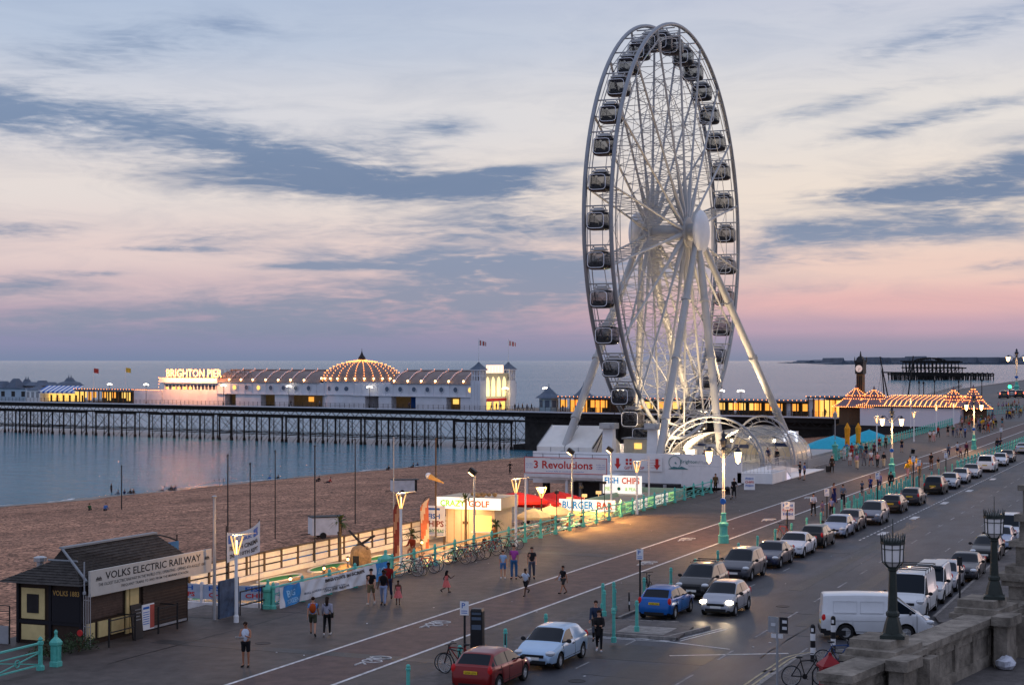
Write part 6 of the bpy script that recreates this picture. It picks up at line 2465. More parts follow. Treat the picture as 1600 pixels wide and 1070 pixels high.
def build_kiosk():
 t = thing('railway_kiosk', 'dark timber railway kiosk with hipped roof and long lettered fascia', 'kiosk', (60.3, 44.0, 0))
 L, D = 8.0, 3.3
 tile = mat('dark_roof_tiles', (.05, .045, .042), .8, var=.5, vs=3, bump=.8, bs=9, stretch=(1, 1, 3))
 b = MB()
 b.bb(0, L, 0, D, 0, 2.55)
 b.build('wall', M['brown'], t)
 e = .55
 ev, rz = 2.6, 3.95
 b = MB()
 x0, x1, y0, y1 = -e, L + .5, -.25, D + .7
 ym = 1.75
 vs = [(x0, y0, ev), (x1, y0, ev), (x1, y1, ev), (x0, y1, ev), (1.0, ym - .55, rz - .55), (1.0, ym + .55, rz - .55), (.95, ym, rz), (L - .1, ym, rz)]
 b.add(vs, [(0, 1, 7, 6, 4), (2, 3, 5, 6, 7), (1, 2, 7), (0, 4, 5, 3), (4, 6, 5), (0, 3, 2, 1)])
 for k in range(1, 14):                       # tile courses as small steps
  f = k / 14
  za = ev + (rz - ev) * f
  ya = y0 + (ym - y0) * f
  xa = x0 + (1.0 - x0) * min(1, f * 1.6)
  b.box(((xa + x1 - (x1 - L + .1) * f) / 2, ya - .01, za), (x1 - (x1 - L + .1) * f - xa, .05, .022), rx=R(-34))
 for k in range(1, 9):
  f = k / 9
  za = ev + (rz - .55 - ev) * f
  xa = x0 + (1.0 - x0) * f
  ya, yb = y0 + (ym - .55 - y0) * f, y1 + (ym + .55 - y1) * f
  b.box((xa - .01, (ya + yb) / 2, za), (.05, yb - ya, .02), ry=R(28))
 b.build('roof', tile, t)
 b = MB()
 b.box(((.95 + L - .1) / 2, ym, rz + .03), (L - .95, .26, .08))
 b.tube((.95, ym, rz), (x0 + .5, y0, ev + .15), .06, n=5)
 b.tube((1.0, ym - .75, rz - .52), (1.0, ym + .75, rz - .52), .05, n=5)
 b.build('ridge', mat('lead_grey', (.24, .26, .28), .6), t)
 b = MB()
 b.bb(-.1, 9.3, -.46, -.36, 2.12, 3.2)
 fs = b.build('fascia_sign', M['signcream'], t)
 b = MB()
 UU, o = (1, 0, 0), -.462
 put_text(b, 'VOLKS ELECTRIC RAILWAY', (.95, o, 2.74), UU, W_, 7.4, .32, bold=.012)
 put_text(b, 'THE OLDEST ELECTRIC RAILWAY IN THE WORLD STILL OPERATING - OPENED 4TH AUGUST 1883', (.45, o, 2.5), UU, W_, 8.3, .13, bold=.006)
 put_text(b, 'FREQUENT TRAINS TO AND FROM THE MARINA STATION', (2.1, o, 2.27), UU, W_, 5.2, .13, bold=.006)
 for x in (.3, 8.7):
  for k in range(5):
   b.bb(x + .08 * k, x + .06 + .08 * k, o - .006, o - .002, 2.78, 2.86 + (.05 if k % 2 else .0))
  b.bb(x - .02, x + .42, o - .006, o - .002, 2.74, 2.765)
 b.build('lettering', M['ink'], fs)
 b = MB()
 b.bb(4.3, 7.75, -.06, -.02, .15, 2.1)
 for k in range(14):
  b.tube((4.3, -.07, .25 + k * .135), (7.75, -.07, .25 + k * .135), .035, n=4)
 b.build('roller_shutter', mat('brown_shutter', (.06, .043, .036), .6, var=.2), t)
 b = MB()
 b.bb(4.3, 7.75, -.1, -.02, .06, .16)
 b.build('shutter_sill', M['grey'], t)
 b = MB()
 b.bb(.15, 2.75, -.05, -.02, 1.05, 2.1)
 for k in range(9):
  b.bb(.15, 2.75, -.07, -.05, 1.1 + k * .11, 1.15 + k * .11)
 b.build('window_shutter', M['brown2'], t)
 b = MB()
 b.bb(3.3, 3.95, -.09, -.02, .12, 2.05)
 d = b.build('door', M['cream'], t)
 MB().bb(3.38, 3.46, -.14, -.09, .95, 1.1).build('handle', M['black'], d)
 MB().bb(3.0, 3.22, -.09, -.02, .12, 2.05).build('door_panel', M['cream'], t)
 for x0_, x1_ in ((.2, .75), (1.0, 1.75), (1.95, 2.85)):
  MB().bb(x0_, x1_, -.08, -.02, .25, .92).build('lower_panel', M['cream'], t)
 # seaward-left end: cream panel, poster, timbers, little arch sign
 b = MB()
 for y in (0, 1.55, 3.22):
  b.bb(-.09, .02, y, y + .12, 0, 2.6)
 b.bb(-.07, -.01, 0, D, .85, 1.0)
 b.build('timber_frame', M['ink'], t)
 MB().bb(-.05, -.02, 1.9, 3.1, 1.05, 2.35).build('end_panel', M['cream'], t)
 MB().bb(-.08, -.05, 2.2, 2.8, 1.3, 2.1).build('poster', M['black'], t)
 MB().bb(-.05, -.02, 1.9, 3.1, .15, .8).build('end_panel', M['cream'], t)
 b = MB()
 put_text(b, 'VOLKS 1883', (-.1, 1.45, 2.1), (0, -1, 0), W_, 1.35, .22, bold=.02)
 b.build('arch_lettering', mat('gold_lettering', (.45, .27, .08), .5), t)
 MB().bb(-.1, -.07, .1, 1.5, 1.0, 2.3).build('dark_board', M['ink'], t)
 b = MB()
 b.lathe([(.16, 0), (.16, .35), (.3, .38), (.3, .55), (.16, .6)], 10, (3.7, 5.0, 2.6))
 b.tube((3.7, 5.0, -1), (3.7, 5, 2.7), .08, n=6)
 b.build('roof_cowl', M['steel'], t)
 b = MB()
 b.tube((-.3, -.3, 2.3), (-.3, -.3, 3.6), .035, n=5)
 b.lathe([(.07, 0), (.07, .1), (.03, .14)], 6, (-.3, -.3, 2.25))
 b.build('vent_pipe', M['grey'], t)
 # curved shelter hoop and blue screen at the far end
 b = MB()
 for y in (1.7,):
  b.path([(7.0 + .35 * k, y, 3.95 - .0 - .085 * (k / 3.2) ** 2) for k in range(9)], .04, 5)
  for x in (8.2, 9.7):
   b.tube((x, y, 2.2), (x, y, 3.75), .035, n=5)
 b.build('hoop_frame', M['black'], t)
 MB().bb(7.4, 9.7, 1.6, 1.64, 2.6, 3.45).build('blue_screen', mat('blue_board', (.06, .2, .38), .5), t)
 # things in front
 th = thing('chalkboard', 'tall black chalkboard leaning by the kiosk counter', 'chalkboard', (62.9, 43.1, 0), 0)
 MB().box((0, 0, .75), (.75, .06, 1.5), rx=R(-6)).build('board', M['black'], th)
 b = MB()
 for k in range(7):
  b.box((0.0, -.04 + (1.25 - k * .15 - .75) * -.1, 1.28 - k * .15), (.5 - .1 * (k % 3), .004, .04), rx=R(-6))
 b.build('chalk_writing', M['fadedline'], th)
 th = thing('poster_board', 'white and red framed poster board beside the chalkboard', 'poster board', (63.75, 43.1, .35), 0)
 MB().box((0, 0, .5), (.9, .04, 1.1)).build('board', M['white'], th)
 b = MB()
 b.bb(.12, .44, -.03, -.022, .0, 1.0)
 b.build('red_panel', mat('poster_red', (.4, .08, .06), .6), th)
 b = MB()
 b.bb(-.4, .06, -.03, -.022, .85, .95)
 for k in range(6):
  b.bb(-.4, .06, -.03, -.022, .7 - k * .1, .73 - k * .1)
 b.build('lettering', M['blueink'], th)
 for i, (xa, xb, y, lab) in enumerate(((60.6, 62.5, 42.9, 'left of the chalkboard'), (64.4, 65.9, 43.0, 'right of the poster board'))):
  th = thing('queue_barrier', 'black tubular queue barrier %s at the kiosk' % lab, 'barrier', (xa, y, 0))
  b = MB()
  for k in range(2):
   x = (xb - xa) * k
   b.tube((x, 0, 0), (x, 0, 1.2), .04, n=6)
  b.tube((0, 0, 1.1), (xb - xa, 0, 1.1), .03, n=5)
  b.tube((0, 0, .6), (xb - xa, 0, .6), .03, n=5)
  b.tube((xb - xa, 0, 1.1), (xb - xa, .9, 1.1), .03, n=5)
  b.build('rail', M['black'], th)
 th = thing('garden_gate', 'slim grey iron gate by the kiosk corner', 'gate', (60.0, 43.4, 0), R(70))
 b = MB()
 for k in range(4):
  b.tube((k * .16, 0, .1), (k * .16, 0, 2.2 + .1 * (k == 0)), .02, n=4)
 for z in (.9, 2.0):
  b.tube((0, 0, z), (.48, 0, z), .02, n=4)
 b.build('bars', M['steel'], th)
 th = thing('red_sign', 'small round red sign on the dark railing by the kiosk corner', 'sign', (58.6, 42.9, .9))
 b = MB()
 b.lathe([(.13, -.02), (.13, .02)], 14)
 b.move(Matrix.Rotation(PI / 2, 4, 'Y'))
 b.build('disc', M['redink'], th)
 th = thing('low_fence', 'grey slatted fence and railings running seaward from the kiosk', 'fence', (59.8, 47.4, 0))
 b = MB()
 b.bb(-.05, .0, 0, 7, -1.2, .75)
 b.build('boarding', M['grey'], th)
 b = MB()
 for k in range(6):
  b.tube((.05, k * 1.3, -.5), (.05, k * 1.3, 1.6), .03, n=4)
 for z in (1.0, 1.35, 1.6):
  b.tube((.05, 0, z), (.05, 6.8, z), .02, n=4)
 b.build('railing', M['black'], th)
 # shrubs inside the near railing
 rnd = random.Random(2)
 leaf = mat('dark_shrub_leaves', (.035, .06, .025), .7, var=.5, vs=9)
 for i, (x, y, r, lab) in enumerate(((59.2, 43.4, .75, 'dark leafy shrub against the kiosk cream panel'), (57.6, 43.6, .8, 'dark leafy shrub behind the near turquoise railing'))):
  th = thing('shrub', lab, 'plant', (x, y, 0))
  b = MB()
  for k in range(520):
   d = Vector((rnd.gauss(0, 1), rnd.gauss(0, 1), rnd.gauss(0, .8))).normalized() * r * rnd.uniform(.35, 1.05)
   c = Vector((d.x * 1.3, d.y, abs(d.z) + .1))
   a, e = Vector((rnd.uniform(-1, 1), rnd.uniform(-1, 1), rnd.uniform(-.4, 1))).normalized() * .13, Vector((rnd.uniform(-1, 1), rnd.uniform(-1, 1), rnd.uniform(-.4, .4))).normalized() * .035
   b.add([c - a * .2, c + e + a * .3, c + a, c - e + a * .3], [(0, 1, 2, 3)])
  b.build('foliage', leaf, th, fix=False)
  b = MB()
  for k in range(5):
   b.tube((0, 0, 0), (rnd.uniform(-.4, .4), rnd.uniform(-.3, .3), .6), .02, n=4)
  b.build('stem', M['wood'], th)

M['signcream'] = mat('sign_cream_board', (.52, .50, .46), .55, var=.06)
M['brown2'] = mat('brown_brick_shutter', (.09, .06, .05), .7, var=.25, vs=5)
build_promenade()
build_kiosk()

# ---------------------------------------------------------------- crazy golf, terrace and snack bars
GZ = -1.0
M['boardglow'] = glow('backlit_white_board', (1, .93, .82), .72)
M['huttan'] = mat('pale_hut_boarding', (.52, .42, .30), .6, var=.06)
M['fencewhite'] = mat('white_fence_board', (.74, .70, .64), .6, var=.1, vs=2)
M['fpost'] = mat('brown_fence_post', (.09, .06, .04), .7, var=.3)
M['rock'] = mat('sandstone_rock', (.32, .21, .11), .9, var=.4, vs=3, bump=.6, bs=8)
M['palm'] = mat('palm_frond', (.05, .075, .03), .7, var=.4, vs=6)
M['bark'] = mat('palm_bark', (.12, .085, .055), .9, var=.4, vs=8, bump=.6, bs=14)

def palm(x, y, z, h, label, r=.7, seed=1):
 rnd = random.Random(seed)
 t = thing('palm', label, 'palm tree', (x, y, z))
 MB().path([(0, 0, 0), (.03, .02, h * .5), (0, .0, h)], [.11, .085, .08], 8).build('trunk', M['bark'], t)
 b = MB()
 for k in range(34):
  a, e = rnd.uniform(0, 2 * PI), rnd.uniform(-.5, 1.2)
  d = Vector((math.cos(a) * math.cos(e), math.sin(a) * math.cos(e), math.sin(e)))
  p0 = Vector((0, 0, h))
  p1 = p0 + d * r * .6
  p2 = p0 + d * r + Vector((0, 0, -.3 * r))
  s = d.cross(Vector((0, 0, 1))).normalized() * .035
  b.add([p0 - s, p0 + s, p1 + s * 1.4, p1 - s * 1.4, p2], [(0, 1, 2, 3), (3, 2, 4)])
 b.build('crown', M['palm'], t, fix=False)
 return t

def rock(x, y, z, r, label, seed, group='sandstone rocks edging the crazy golf'):
 rnd = random.Random(seed)
 b = MB()
 b.ball((0, 0, 0), r, 10, sz=.7)
 b.v = [tuple(c * rnd.uniform(.8, 1.18) for c in v) for v in b.v]
 o = b.build('rock', M['rock'], None)
 o.location = (x, y, z + r * .3)
 o.rotation_euler = (0, 0, rnd.uniform(0, 6))
 return tag(o, label, 'rock', group)

def parasol(x, y, z, r, h, m, label, group=None, zr=.55, closed=False):
 t = thing('parasol', label, 'parasol', (x, y, z), 0, group)
 MB().tube((0, 0, 0), (0, 0, h + .1), .03, n=6).build('pole', M['white'], t)
 b = MB()
 n = 8
 if closed:
  b.lathe([(.06, .9), (.22, 1.1), (.2, 1.8), (.26, h - .5), (.12, h - .1), (.02, h + .15)], 10)
 else:
  rim = [(r * math.cos(2 * PI * k / n), r * math.sin(2 * PI * k / n), h - zr) for k in range(n)]
  mid = [(r * .5 * math.cos(2 * PI * k / n), r * .5 * math.sin(2 * PI * k / n), h - zr * .42) for k in range(n)]
  low = [(p[0] * 1.0, p[1] * 1.0, p[2] - .18) for p in rim]
  vs = [(0, 0, h)] + mid + rim + low
  fs = []
  for k in range(n):
   j = (k + 1) % n
   fs += [(0, 1 + k, 1 + j), (1 + k, 1 + n + k, 1 + n + j, 1 + j), (1 + n + k, 1 + 2 * n + k, 1 + 2 * n + j, 1 + n + j)]
  b.add(vs, fs)
 b.build('canopy', m, t, fix=False)
 if not closed:
  b = MB()
  for k in range(n):
   a = 2 * PI * k / n
   b.tube((0, 0, h - .05), (r * .98 * math.cos(a), r * .98 * math.sin(a), h - zr - .02), .012, n=3)
  b.build('rib', M['white'], t)
 return t

def build_golf():
 sheet('golf_course', [(77, 43.0), (118, 43.0), (118, 53.6), (77, 53.6)], GZ, M['golf'], .8)
 sheet('terrace', [(118, 43.0), (127, 43.0), (127, 49.0), (142, 49.0), (142, 58), (118, 58)], GZ - .004, M['golf'], .8)
 # turf greens with pale kerbs
 rnd = random.Random(4)
 for i, (x, y, L, w, a) in enumerate(((82, 51.3, 4, 1.4, .1), (85.5, 50.6, 3.4, 1.2, .3), (90, 51.6, 4.5, 1.3, 0), (96, 51.5, 5, 1.6, .1), (84, 46.2, 4, 1.3, -.1), (93, 47, 4, 1.4, .3), (102, 50.8, 4.5, 1.3, 0), (107, 47.5, 4, 1.4, .2), (100, 45.8, 3.4, 1.2, 0))):
  g = tag(MB().lathe([(1, 0), (.98, .03)], 18).build('putting_green', M['turf']), 'small green putting lane with pale kerb, number %s along the crazy golf' % ('one two three four five six seven eight nine'.split()[i]), 'putting green', 'putting greens of the crazy golf')
  g['label'] = ['oval putting green nearest the banner end of the seaward fence', 'oval putting green second along the seaward fence', 'oval putting green below the brown beach trailer', 'oval putting green beside the round thatched hut', 'oval putting green behind the banner', 'oval putting green before the thatched hut', 'oval putting green at the foot of the red feather flags', 'oval putting green in front of the lit golf hut', 'oval putting green behind the parked bicycles'][i]
  g.location, g.rotation_euler, g.scale = (x, y, GZ + .002), (0, 0, a), (L / 2, w / 2, 1)
  b = MB()
  b.path([(1.05 * math.cos(2 * PI * k / 20), 1.08 * math.sin(2 * PI * k / 20), .04) for k in range(20)], .06, 5, closed=True)
  b.build('kerb', M['signcream'], g)
 names = ('by the nearest green', 'beside the banner', 'behind the banner', 'under the first flagpole', 'at the golf centre', 'near the thatched hut', 'below the thatched hut', 'beside the seated man', 'by the tall pillar', 'at the feather flags', 'behind the bicycles', 'in front of the golf hut', 'by the red sandwich board', 'beside the potted palm')
 for i, (x, y, r) in enumerate(((83.5, 49.2, .5), (86, 44.8, .5), (89.5, 44.6, .6), (87, 48.8, .55), (92, 49.2, .6), (94.5, 49.6, .5), (95.5, 46.0, .8), (91, 45.5, .45), (98, 48.7, .5), (101, 47.6, .5), (104, 45.1, .55), (106, 50, .4), (110, 46.0, .4), (108.5, 45.0, .35))):
  rock(x, y, GZ, r, 'rough sandstone rock ' + names[i], i)
  rr = rock(x + .7 * r, y + .9 * r, GZ, r * .6, 'smaller sandstone rock ' + names[i], i + 40)
 b = MB()
 for k in range(60):
  a = rnd.uniform(0, 6.3)
  x, y = rnd.uniform(87, 92), rnd.uniform(44.2, 45.6)
  b.add([(x, y, GZ), (x + .05, y, GZ), (x + .1 * math.cos(a), y + .1 * math.sin(a), GZ + rnd.uniform(.3, .5))], [(0, 1, 2)])
 o = b.build('ornamental_grass', mat('dry_grass', (.22, .16, .06), .8, var=.4), None, fix=False)
 tag(o, 'tufts of dry ornamental grass by the banner', 'grass', None, 'stuff')
 # thatched hut with crossed timbers (a ruined windmill shape)
 t = thing('round_hut', 'round stone golf hut with two crossed dark timbers on top', 'golf obstacle', (98.2, 50.4, GZ))
 b = MB()
 b.lathe([(1.15, 0), (1.2, .8), (1.1, 1.6), (.8, 2.0), (.1, 2.2)], 14)
 b.build('hut', M['rock'], t, smooth=True)
 for p, q in (((-.2, -.9, 1.7), (.3, 1.6, 3.7)), ((.1, 1.0, 1.7), (-.2, -1.8, 3.3))):
  MB().tube(p, q, .16, .13, n=6).build('crossed_timber', M['dark'], t)
 MB().bb(-1.21, -1.1, -.35, .35, 0, 1.1).build('doorway', M['dark'], t)
 t.scale = (.58,) * 3
 palm(99.0, 52.3, GZ, 2.6, 'ragged palm leaning behind the round golf hut', .85, 3)
 palm(97.3, 46.4, GZ, 2.2, 'small palm between the hut and the seated man', .6, 5)
 palm(108.3, 45.3, GZ, 1.9, 'small palm between the feather flag and golf hut', .7, 6)
 palm(104.8, 46.0, GZ, 3.8, 'slender tall palm beside the chips board', .75, 8)
 for i, (x, y) in enumerate(((83.5, 47.2), (88.5, 47.8), (93, 48.6), (103.5, 48.6), (109, 49.5), (101, 45.0))):  # added fill lamps that warm the golf floor
  t = thing('fill_lamp', 'short added warm fill lamp ' + ('nearest the curved fence', 'second from the curved fence', 'near the round hut', 'below the feather flags', 'in front of the golf hut hatch', 'behind the parked bicycles')[i], 'fill lamp', (x, y, GZ), 0, 'added fill lamps in the crazy golf')
  MB().tube((0, 0, 0), (0, 0, .9), .03, n=6).build('stem', M['dark'], t)
  MB().ball((0, 0, .98), .08, 8).build('globe', M['lampwarm'], t)
  MB().lathe([(.16, 1.1), (.03, 1.18)], 8).build('shade', M['dark'], t)
  lamp_light('lamp_light', 'POINT', (0, 0, 1.02), 1300, (1, .55, .18), .08, t)
 # seaward fence of white boards
 for i, (xa, ya, xb, yb, lab) in enumerate(((78.5, 53.2, 118, 53.4, 'long white board fence with brown posts along the seaward edge of the golf'),)):
  t = thing('board_fence', lab, 'fence', (xa, ya, GZ))
  n = 19
  for k in range(n + 1):
   p = Vector((xb - xa, yb - ya, 0)) * (k / n)
   MB().bb(p.x - .09, p.x + .09, p.y - .09, p.y + .09, 0, 1.45).build('post', M['fpost'], t)
  for k in range(n):
   p, q = Vector((xb - xa, yb - ya, 0)) * (k / n), Vector((xb - xa, yb - ya, 0)) * ((k + 1) / n)
   b = MB()
   for z0, z1 in ((.28, .62), (.72, .98), (1.06, 1.36)):
    b.bb(p.x + .1, q.x - .1, p.y - .03, p.y + .03, z0, z1)
   b.build('board', M['fencewhite'], t)
   MB().bb(p.x + .1, q.x - .1, p.y + .03, p.y + .07, .6, .74).build('dark_slat', M['blueink'] if 6 < k < 14 else M['dark'], t)
  MB().bb(-.1, xb - xa, -.1, .1, 1.42, 1.5).build('top_rail', M['fpost'], t)
  MB().bb(-.2, xb - xa, -.35, -.12, 0, .28).build('kerb', M['fencewhite'], t)
 # curved blue-white fence with chip signs at the near end
 t = thing('curved_fence', 'curved pale blue fence hung with fish and chips boards', 'fence', (0, 0, 0))
 pts = [(78.6, 53.0), (77.6, 51.2), (77.4, 49.0), (77.6, 47.0), (78.6, 45.2), (80.2, 44.0), (81.8, 43.2)]
 pb = mat('pale_blue_fence', (.34, .42, .55), .6)
 for k, (a, c) in enumerate(zip(pts, pts[1:])):
  d = Vector((c[0] - a[0], c[1] - a[1], 0))
  an = math.atan2(d.y, d.x)
  mid = ((a[0] + c[0]) / 2, (a[1] + c[1]) / 2)
  b = MB()
  b.box((mid[0], mid[1], GZ + .95), (d.length * .97, .06, .75), rz=an)
  pn = b.build('panel', pb, t)
  b = MB()
  u = d.normalized()
  nrm = u.cross(Vector((0, 0, 1)))
  s = Vector((a[0], a[1], GZ)) + nrm * .035 + u * d.length * .2
  if nrm.x > 0:
   u, s = -u, Vector((c[0], c[1], GZ)) - nrm * .035 - u * d.length * .2
  put_text(b, 'FISH', tuple(s + Vector((0, 0, 1.02))), u, W_, d.length * .55, .24, 0, .03)
  put_text(b, 'CHIPS', tuple(s + Vector((0, 0, .68))), u, W_, d.length * .6, .24, 1, .03)
  b.build('lettering', [M['blueink'], M['redink']], pn)
  MB().bb(a[0] - .07, a[0] + .07, a[1] - .07, a[1] + .07, GZ, GZ + 1.45).build('post', M['white2'], t)
  b = MB()
  b.box((mid[0], mid[1], GZ + .2), (d.length, .25, .4), rz=an)
  b.build('plinth', M['white2'], t)
 # gate railings on the promenade
 t = thing('gate_rail', 'dark tubular gate railing between the lamp post and banner', 'gate', (70.6, 42.6, 0))
 b = MB()
 for z in (.45, 1.1):
  b.path([(0, 0, z), (2.4, 0, z), (2.6, 0, z - .12), (2.6, 0, 0)], .035, 6)
 b.tube((2.0, 0, 0), (2.0, 0, 1.1), .035, n=6)
 b.tube((0, 0, 0), (0, 0, 1.1), .035, n=6)
 b.build('rail', M['dark'], t)
 t = thing('mural_panel', 'dark blue painted panel beside the kiosk lamp post', 'panel', (69.2, 42.9, 0))
 MB().bb(0, 1.7, -.05, .05, 0, 1.75).build('panel', mat('blue_grey_mural', (.05, .08, .14), .6, var=.6, vs=2), t)
 sheet('pavement', [(69.2, 42.6), (73, 42.6), (73, 46), (69.2, 46)], .004, M['paving'], 1.2)
 # festival banner hung on the railing
 t = thing('festival_banner', 'long creased white banner with blue ends hung on the railing', 'banner', (73.1, 42.0, 0))
 rnd2 = random.Random(9)
 ban = mat('banner_white_cloth', (.60, .61, .64), .8, var=.1)
 LB = 11.9

 def bsurf(u, v):
  x = u * LB
  zt = 1.02 + .03 * math.sin(u * 9)
  z = zt - (1.0 - .14 * math.sin(u * 3.1) ** 2) * (1 - v)
  y = -.06 - .05 * math.sin(x * 2.1 + v * 3) * (1 - v) - .04 * math.sin(x * 5.3 - v * 6) - .05 * (1 - v)
  return (x, y, z)
 b = MB()
 b.grid(bsurf, 120, 10)
 for i, f in enumerate(b.f):
  x = sum(b.v[j][0] for j in f) / 4
  b.m[i] = 1 if (.35 < x < 2.1 or LB - 1.5 < x < LB - .1) else 0
 b.build('cloth', [ban, mat('banner_blue', (.03, .22, .52), .7)], t, smooth=True, fix=False)

 def on_banner(s, x0, z0, w, h, m, bold=.02):
  q = MB()
  put_text(q, s, (0, 0, 0), (1, 0, 0), (0, 1, 0), w, h, 0, bold, 0)
  q.v = [(lambda p: (p[0], p[1] - .02, p[2]))(bsurf((x0 + v[0]) / LB, z0 + v[1])) for v in q.v]
  q.build('lettering', m, t, fix=False)
 on_banner("BRIGHTON'S BIG SCREEN", 4.6, .68, 4.4, .2, M['ink'], .035)
 on_banner('BIG SCREEN brightonbigscreen', 2.5, .26, 4.2, .14, M['slate'], .01)
 on_banner('ON THE BEACH', 4.6, .12, 2.6, .14, M['ink'], .02)
 on_banner('BIG', .7, .42, .9, .34, M['bluepale'], .03)
 on_banner('SCREEN', .6, .1, 1.3, .22, M['bluepale'], .03)
 on_banner('BIG', LB - 1.25, .4, .8, .34, M['bluepale'], .03)
 # flag banner between two poles
 t = thing('cinema_flag', 'white festival flag with blue blocks stretched between two poles', 'flag', (70.4, 43.2, 0))

 def fsurf(u, v):
  return (u * 3.6, .35 * u + .08 * math.sin(u * 6), 2.45 + .15 * u + 1.25 * v + .25 * (abs(u - .45) * 2) ** 2 * v)
 b = MB()
 b.grid(fsurf, 24, 6)
 b.build('cloth', ban, t, smooth=True, fix=False)
 for s, x0, z0, w, h, m in (('FRENCH CINEMA', .1, .36, .8, .17, M['ink']), ('2ND - 10TH SEPT', .1, .1, .8, .15, M['ink']), ('CLARK', .22, .66, .5, .13, M['blueink'])):
  q = MB()
  put_text(q, s, (0, 0, 0), (1, 0, 0), (0, 1, 0), w, h, 0, .02, 0)
  q.v = [(lambda p: (p[0], p[1] - .015, p[2]))(fsurf(x0 + v[0], z0 + v[1])) for v in q.v]
  q.build('lettering', m, t, fix=False)
 for u0 in (.05, .76):
  q = MB()
  q.grid(lambda a, c: (lambda p: (p[0], p[1] - .012, p[2]))(fsurf(u0 + .14 * a, .62 + .28 * c)), 3, 2)
  q.build('blue_block', M['blueink'], t, fix=False)
 for x in (0, 3.6):
  MB().tube((x, .35 * x / 3.6 + .03, -1), (x, .35 * x / 3.6 + .03, 4.2), .03, n=5).build('pole', M['dark'], t)
 # thin poles round the golf
 for i, (px, pb_, zb, pt, r, m, lab) in enumerate(((190, 838, -2.2, 771, .05, 'dark', 'thin dark pole on the shingle behind the kiosk roof'), (335, 968, 0, 777, .085, 'steel', 'stout grey pole at the end of the kiosk'), (356, 952, -1, 742, .04, 'dark', 'thin dark pole just behind the kiosk lamp post'), (391, 925, -1, 753, .04, 'dark', 'thin dark pole rising through the cinema flag'), (430, 872, -1.3, 735, .04, 'dark', 'thin dark pole beyond the near end of the board fence'), (492, 905, -1, 724, .045, 'dark', 'thin dark pole rising behind the banner'), (555, 848, -1.4, 717, .045, 'dark', 'thin dark pole near the round golf hut'), (615, 835, -1.3, 711, .05, 'steel', 'thin grey pole left of the feather flags'), (529, 893, -1, 858, .06, 'dark', 'short dark post behind the banner middle'), (681, 862, -1, 709, .06, 'fpost', 'brown pole with an ice cream cone sign'))):
  g = G(px, pb_, zb)
  zt = zat(pt, g[0], g[1])
  t = thing('pole', lab, 'pole', g)
  MB().tube((0, 0, 0), (0, 0, zt - zb), r, r * .8, n=6).build('shaft', M[m], t)
  MB().lathe([(r * 1.2, -.02), (r * 1.5, .05), (r * .5, .1)], 6, (0, 0, zt - zb)).build('finial', M[m], t)
  if px == 681:
   cz = zat(772, g[0], g[1]) - zb
   b = MB()
   b.ball((0, .55, cz + .25), .22, 10)
   b.build('ice_cream', M['white'], t)
   b = MB()
   b.path([(0, .45, cz + .2), (0, -.6, cz - .22)], [.2, .03], 10)
   b.build('cone', mat('wafer_cone', (.5, .27, .08), .7, emit=(1, .5, .15), es=.12), t)
 # floodlight poles
 for px, q, pt, zb, lab, m in ((741, 43.6, 740, -1, 'slim floodlight pole in front of the golf hut', 'steel'), (821, 43.8, 742, -1, 'slim white pole by the red parasols', 'white2'), (894, 43.8, 708, -1, 'slim floodlight pole in front of the burger bar', 'steel'), (955, 43.7, 705, -1, 'slim warm lit floodlight pole beside the chips sign', 'white2'), (1014, 42.9, 712, 0, 'white pole at the railing end near the wheel hoarding', 'white2')):
  s = atY(px, q)
  zt = zat(pt, s, q)
  t = thing('floodlight_pole', lab, 'lamp post', (s, q, zb))
  MB().tube((0, 0, 0), (0, 0, zt - zb), .075, .06, n=8).build('pole', M[m], t)
  if px != 821 and px != 1014:
   b = MB()
   b.box((0, .1, zt - zb + .15), (.3, .5, .3), rx=R(35))
   b.build('floodlight', M['black'], t)
   MB().box((0, .22, zt - zb - .02), (.24, .36, .04), rx=R(35)).build('lens', M['lampwarm'], t)
   l = lamp_light('flood_beam', 'SPOT', (0, .3, zt - zb - .1), 1100, (1, .6, .24), .15, t, spot=R(125))
   l.rotation_euler = (R(22), 0, 0)
 # golf hut
 t = thing('golf_hut', 'small tan golf hut under a backlit CRAZY GOLF fascia', 'kiosk', (0, 0, 0))
 x = 112.8
 yl, yr = atX(697, x), atX(773, x)
 fl, fr = atX(686, x), atX(786, x)
 z0, z1 = zat(795, x, 48.5), zat(777, x, 48.5)
 MB().bb(x, x + 3.2, yr, yl, GZ, z0).build('wall', M['huttan'], t)
 MB().bb(x - .35, x + 3.6, fr + .3, fl, z0, z1 - .02).build('roof_box', M['huttan'], t)
 b = MB()
 b.bb(x - .45, x - .36, fr, fl, z0, z1)
 sg = b.build('fascia_sign', M['boardglow'], t)
 b = MB()
 put_text(b, 'CRAZY', (x - .455, fl - .3, z0 + .17), U_, W_, 1.95, z1 - z0 - .36, bold=.03)
 b.build('lettering', glow('lime_letter', (.28, .72, .08), .35), sg)
 b = MB()
 put_text(b, 'GOLF', (x - .455, fl - 2.5, z0 + .17), U_, W_, 1.6, z1 - z0 - .36, bold=.03)
 b.build('lettering', glow('orange_letter', (.75, .12, .02), .35), sg)
 MB().bb(x - .04, x, yr + .25, yr + 1.6, GZ + .9, GZ + 2.0).build('hatch', M['yellowpane'], t)
 b = MB()
 b.bb(x - .3, x, yr + .15, yr + 1.7, GZ + .8, GZ + .88)
 b.build('counter', M['white2'], t)
 b = MB()
 for k in range(5):
  b.bb(x - .02, x, yl - .1 - k * .55, yl - .08 - k * .55, GZ, z0)
 b.bb(x - .03, x, yl - 1.75, yl - 1.3, GZ + 1.35, GZ + 1.55)
 b.build('board_joint', M['wood'], t)
 b = MB()
 rnd3 = random.Random(8)
